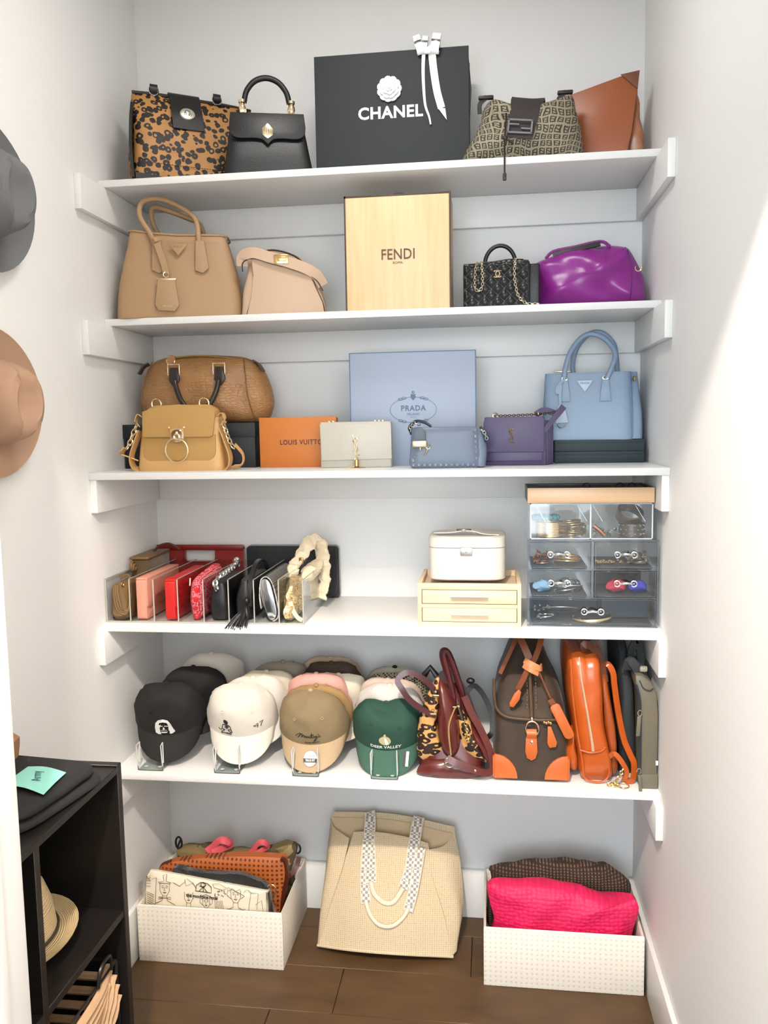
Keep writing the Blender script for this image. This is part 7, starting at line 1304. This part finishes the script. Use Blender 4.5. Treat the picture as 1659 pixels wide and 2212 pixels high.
# black cube shelving along the left wall
BK = mat('black_brown_laminate', '#151210', 0.42, bump=(500, 0.12, 0.03), spec=0.4)
t = thing('black_cube_shelf', 'black open cube shelf unit along the left wall beside the doorway', 'shelf unit', (0, 0, 0))
def board(nm, *a): bm = bm_new(); b2(bm, *a, 0.12, 1); return obj(nm, bm, BK, t)
board('side_board', 1.6, 30, -97.5, -95.7, 0, 88.4); board('side_board', 1.6, 30, -155.0, -153.2, 0, 88.4)
board('top_board', 1.6, 30, -153.2, -97.5, 86.6, 88.0); board('upright_divider', 1.8, 29.8, -128.9, -127.2, 3.4, 86.6); board('back_board', 1.5, 1.9, -153.2, -97.5, 0, 87)
for z0 in (57.0, 27.0, 1.6):
    board('shelf_board', 1.9, 29.8, -127.2, -97.5, z0-1.6, z0); board('shelf_board', 1.9, 29.8, -153.2, -128.9, z0-1.6, z0)
board('back_lip', 1.6, 3.0, -153.2, -97.5, 88.0, 88.5)
# straw hat in the top cube
ST = NT('straw_braid'); sx_ = ST.xyz(); rr_ = ST.math('SQRT', ST.math('ADD', ST.math('MULTIPLY', sx_[0], sx_[0]), ST.math('MULTIPLY', sx_[1], sx_[1]))); w = ST.math('SINE', ST.math('MULTIPLY', ST.math('ADD', rr_, ST.math('MULTIPLY', sx_[2], 0.9)), 1500)); ST.l(ST.mix(ST.math('MULTIPLY', ST.math('ADD', w, 1.0), 0.25), '#d5bf93', '#a98d60'), ST.b.inputs['Base Color']); ST.b.inputs['Roughness'].default_value = 0.75; ST.bump(w, 0.6, 0.12)
t = thing('straw_hat', 'natural straw hat on its side in the black cube shelf', 'hat', (13.8, -113.2, 58.9), 0, None); t.rotation_mode = 'QUATERNION'; t.rotation_quaternion = Vector((-0.06, -0.10, 0.99)).to_track_quat('Z', 'Y')
bm = bm_new(); lathe(bm, [(0, 13.4), (3, 13.3), (6.0, 12.2), (8.0, 10.0), (8.9, 6), (9.0, 1.2), (9.2, 0.3), (8.9, 0.3), (8.5, 1.2), (8.2, 5), (7.6, 9), (6, 11.4), (0, 12.8)], 36); obj('crown', bm, ST.m, t)
bm = bm_new(); lathe(bm, [(8.9, 0.5), (10.6, 0.4), (12.4, 0.9), (13.0, 1.3), (12.7, 0.8), (10.6, 0.0), (8.9, 0.1)], 40); obj('brim', bm, ST.m, t)
bm = bm_new(); ring(bm, (0, 0, 1.2), 9.15, 0.35, 'Z', 36, 6); obj('hat_band', bm, mat('dark_band', '#3a2c20', 0.7), t)
# woven rope basket below
t = thing('rope_basket', 'open woven rope basket on black wire frame under the straw hat', 'basket', (16.4, -112.6, 27.2)); RP = mat('jute_rope', '#c3a07c', 0.8, bump=(260, 0.6, 0.2), var=('#9a7a5a', 30, 0.6)); WB = mat('black_wire', '#161616', 0.4)
for k in range(10):
    y0 = -12.6+k*2.7; bm = bm_new(); P = spl([(11.5, y0-9.0, 1.0), (12.2, y0-4, 6.2), (12.2, y0+1.5, 12.0), (11.8, y0+6, 17.0)], 6); P = [p for p in P if -13 < p.y < 13.4]
    if len(P) > 3: tube(bm, P, 0.95, 7, scale=lambda q: 0.85+0.15*math.cos(q*24)); obj('rope_strand', bm, RP, t)
for k in range(3):
    bm = bm_new(); tube(bm, spl([(12.2-0.2*k, -13, 11.0+2.1*k), (12.5, -6, 13.4+2*k), (12.4, 4, 15.2+1.4*k), (10.5, 12.6, 16.4+1.0*k)], 6), 0.95, 7); obj('rope_strand', bm, RP, t)
for k in range(5):
    bm = bm_new(); tube(bm, spl([(-11.5, -12.5, 2.5+3.4*k), (-12, 0, 2.5+3.4*k), (-11.5, 12.5, 2.5+3.4*k)], 4), 0.9, 7); tube(bm, [(-11.5, 12.6, 2.5+3.4*k), (10.5, 12.8, 2.5+3.4*k)], 0.9, 7); obj('rope_strand', bm, RP, t)
bm = bm_new(); pts = [(12, -13.2, 19.6), (12, 13.2, 19.6), (-12, 13.2, 19.6), (-12, -13.2, 19.6)]; tube(bm, pts, 0.35, 6, True); tube(bm, [(p[0], p[1], 0.4) for p in pts], 0.35, 6, True)
for p in pts: tube(bm, [p, (p[0], p[1], 0.4)], 0.35, 6)
tube(bm, spl([(12.4, 4.5, 19.6), (12.6, 5.5, 23.0), (12.6, 9.5, 23.2), (12.4, 10.5, 19.6)], 4), 0.35, 6); obj('wire_frame', bm, WB, t)
# folded black clothes with note, cardboard
BC = mat('black_jersey', '#111113', 0.8, bump=(500, 0.3, 0.06))
for i, (lb, zz, w, d, h, rz) in enumerate((('lower folded black garment on the black shelf', 88.05, 12.6, 13.0, 1.5, -10), ('upper folded black garment under the aqua sticky note', 89.7, 11.6, 12.0, 1.9, -7))):
    t = thing('folded_garment', lb, 'clothing', (16.6, -113.8, zz), rz, 'folded black clothes'); bm = bm_new()
    loft(bm, interp([(0.0, 0, 0, w*0.94, d*0.95, 6), (h*0.3, 0, 0, w, d, 6), (h*0.8, 0, 0, w*0.99, d*0.99, 6), (h, 0, 0, w*0.93, d*0.94, 6)], 3), 44, fn=lambda co: co+Vector((0.3*noise.noise(co*0.3), 0.3*noise.noise(co*0.27+Vector((3, 1, 2))), 0.25*noise.noise(co*0.22)*(co.z > 0.3)))); obj('folds', bm, BC, t)
t = thing('sticky_note', 'aqua sticky note with handwriting lying on the folded black clothes', 'note', (21.4, -113.6, 92.15), 0); bm = bm_new()
n_ = 8; G = [[None]*(n_+1) for _ in range(n_+1)]; A_, B_, C_, D_ = Vector((-4.4, -3.0, 0)), Vector((5.2, -6.0, 0)), Vector((4.4, 3.6, 0)), Vector((-4.6, 5.6, 0))
for i in range(n_+1):
    for j in range(n_+1):
        u, v = i/n_, j/n_; p = (A_*(1-u)+B_*u)*(1-v)+(D_*(1-u)+C_*u)*v; p.z = 0.25+0.35*math.cos((u-0.5)*PI*1.3)-0.25*abs(v-0.5); G[i][j] = (bm.verts.new(p), bm.verts.new(p-Vector((0, 0, 0.03))))
for i in range(n_):
    for j in range(n_): a, b, c, d = G[i][j], G[i+1][j], G[i+1][j+1], G[i][j+1]; bm.faces.new((a[0], b[0], c[0], d[0])); bm.faces.new((d[1], c[1], b[1], a[1]))
obj('paper', bm, mat('aqua_paper', '#8fd3c6', 0.6), t)
o = text('handwriting', 'Army', 2.4, mat('teal_ink', '#2c6a62', 0.6), t, (0.5, 0.0, 0.66), rx=0, rz=118, ext=0.01, shear=0.2, sx=0.9)
t = thing('cardboard_box', 'brown cardboard box edge at the far left on the black shelf', 'box', (3.8, -108.9, 88.55), 10); bm = bm_new(); prism(bm, [(-1.5, 0), (8.0, 0), (8.8, 5.4), (8.9, 7.0), (4.0, 10.4), (-1.5, 12.6)], -12, 6.0, 0.3); obj('box_body', bm, mat('kraft_card', '#a07750', 0.8, bump=(300, 0.2, 0.05)), t)

# felt hats hanging on the left wall
def felt_hat(label, y, zz, c, R=17.4, rx=0, band=None):
    t = thing('felt_hat', label, 'hat', (0.15, y, zz), 0, None, rx, 90); m = mat('felt_'+c.strip('#'), c, 0.85, bump=(700, 0.2, 0.05))
    bm = bm_new(); lathe(bm, [(7.6, 0.9), (10, 0.8), (14, 1.4), (R-0.5, 2.2), (R, 2.5), (R-0.1, 2.1), (14, 0.9), (10, 0.3), (7.6, 0.3)], 48)
    for v in bm.verts: v.co.x *= 0.92; v.co.z += 0.9*(v.co.y/R)**2
    obj('brim', bm, m, t)
    bm = bm_new(); lathe(bm, [(0, 9.2), (2, 9.3), (3.4, 10.0), (5.4, 10.7), (7.0, 10.2), (8.0, 8.8), (8.6, 5), (9.1, 1.6), (9.4, 0.7), (9.0, 0.5)], 40)
    for v in bm.verts:
        k = max(0, (v.co.z-5)/6); v.co.x *= 1.15*(1-0.1*k); v.co.z -= 2.2*k*math.exp(-(v.co.y/2.2)**2); v.co.x *= 0.9; v.co.y *= 0.9
    obj('crown', bm, m, t); return t
felt_hat('charcoal grey felt hat hung high on the left wall', -87.4, 206.6, '#67696a'); felt_hat('dusty tan felt hat hung below the grey one', -89.0, 163.2, '#a8876f')
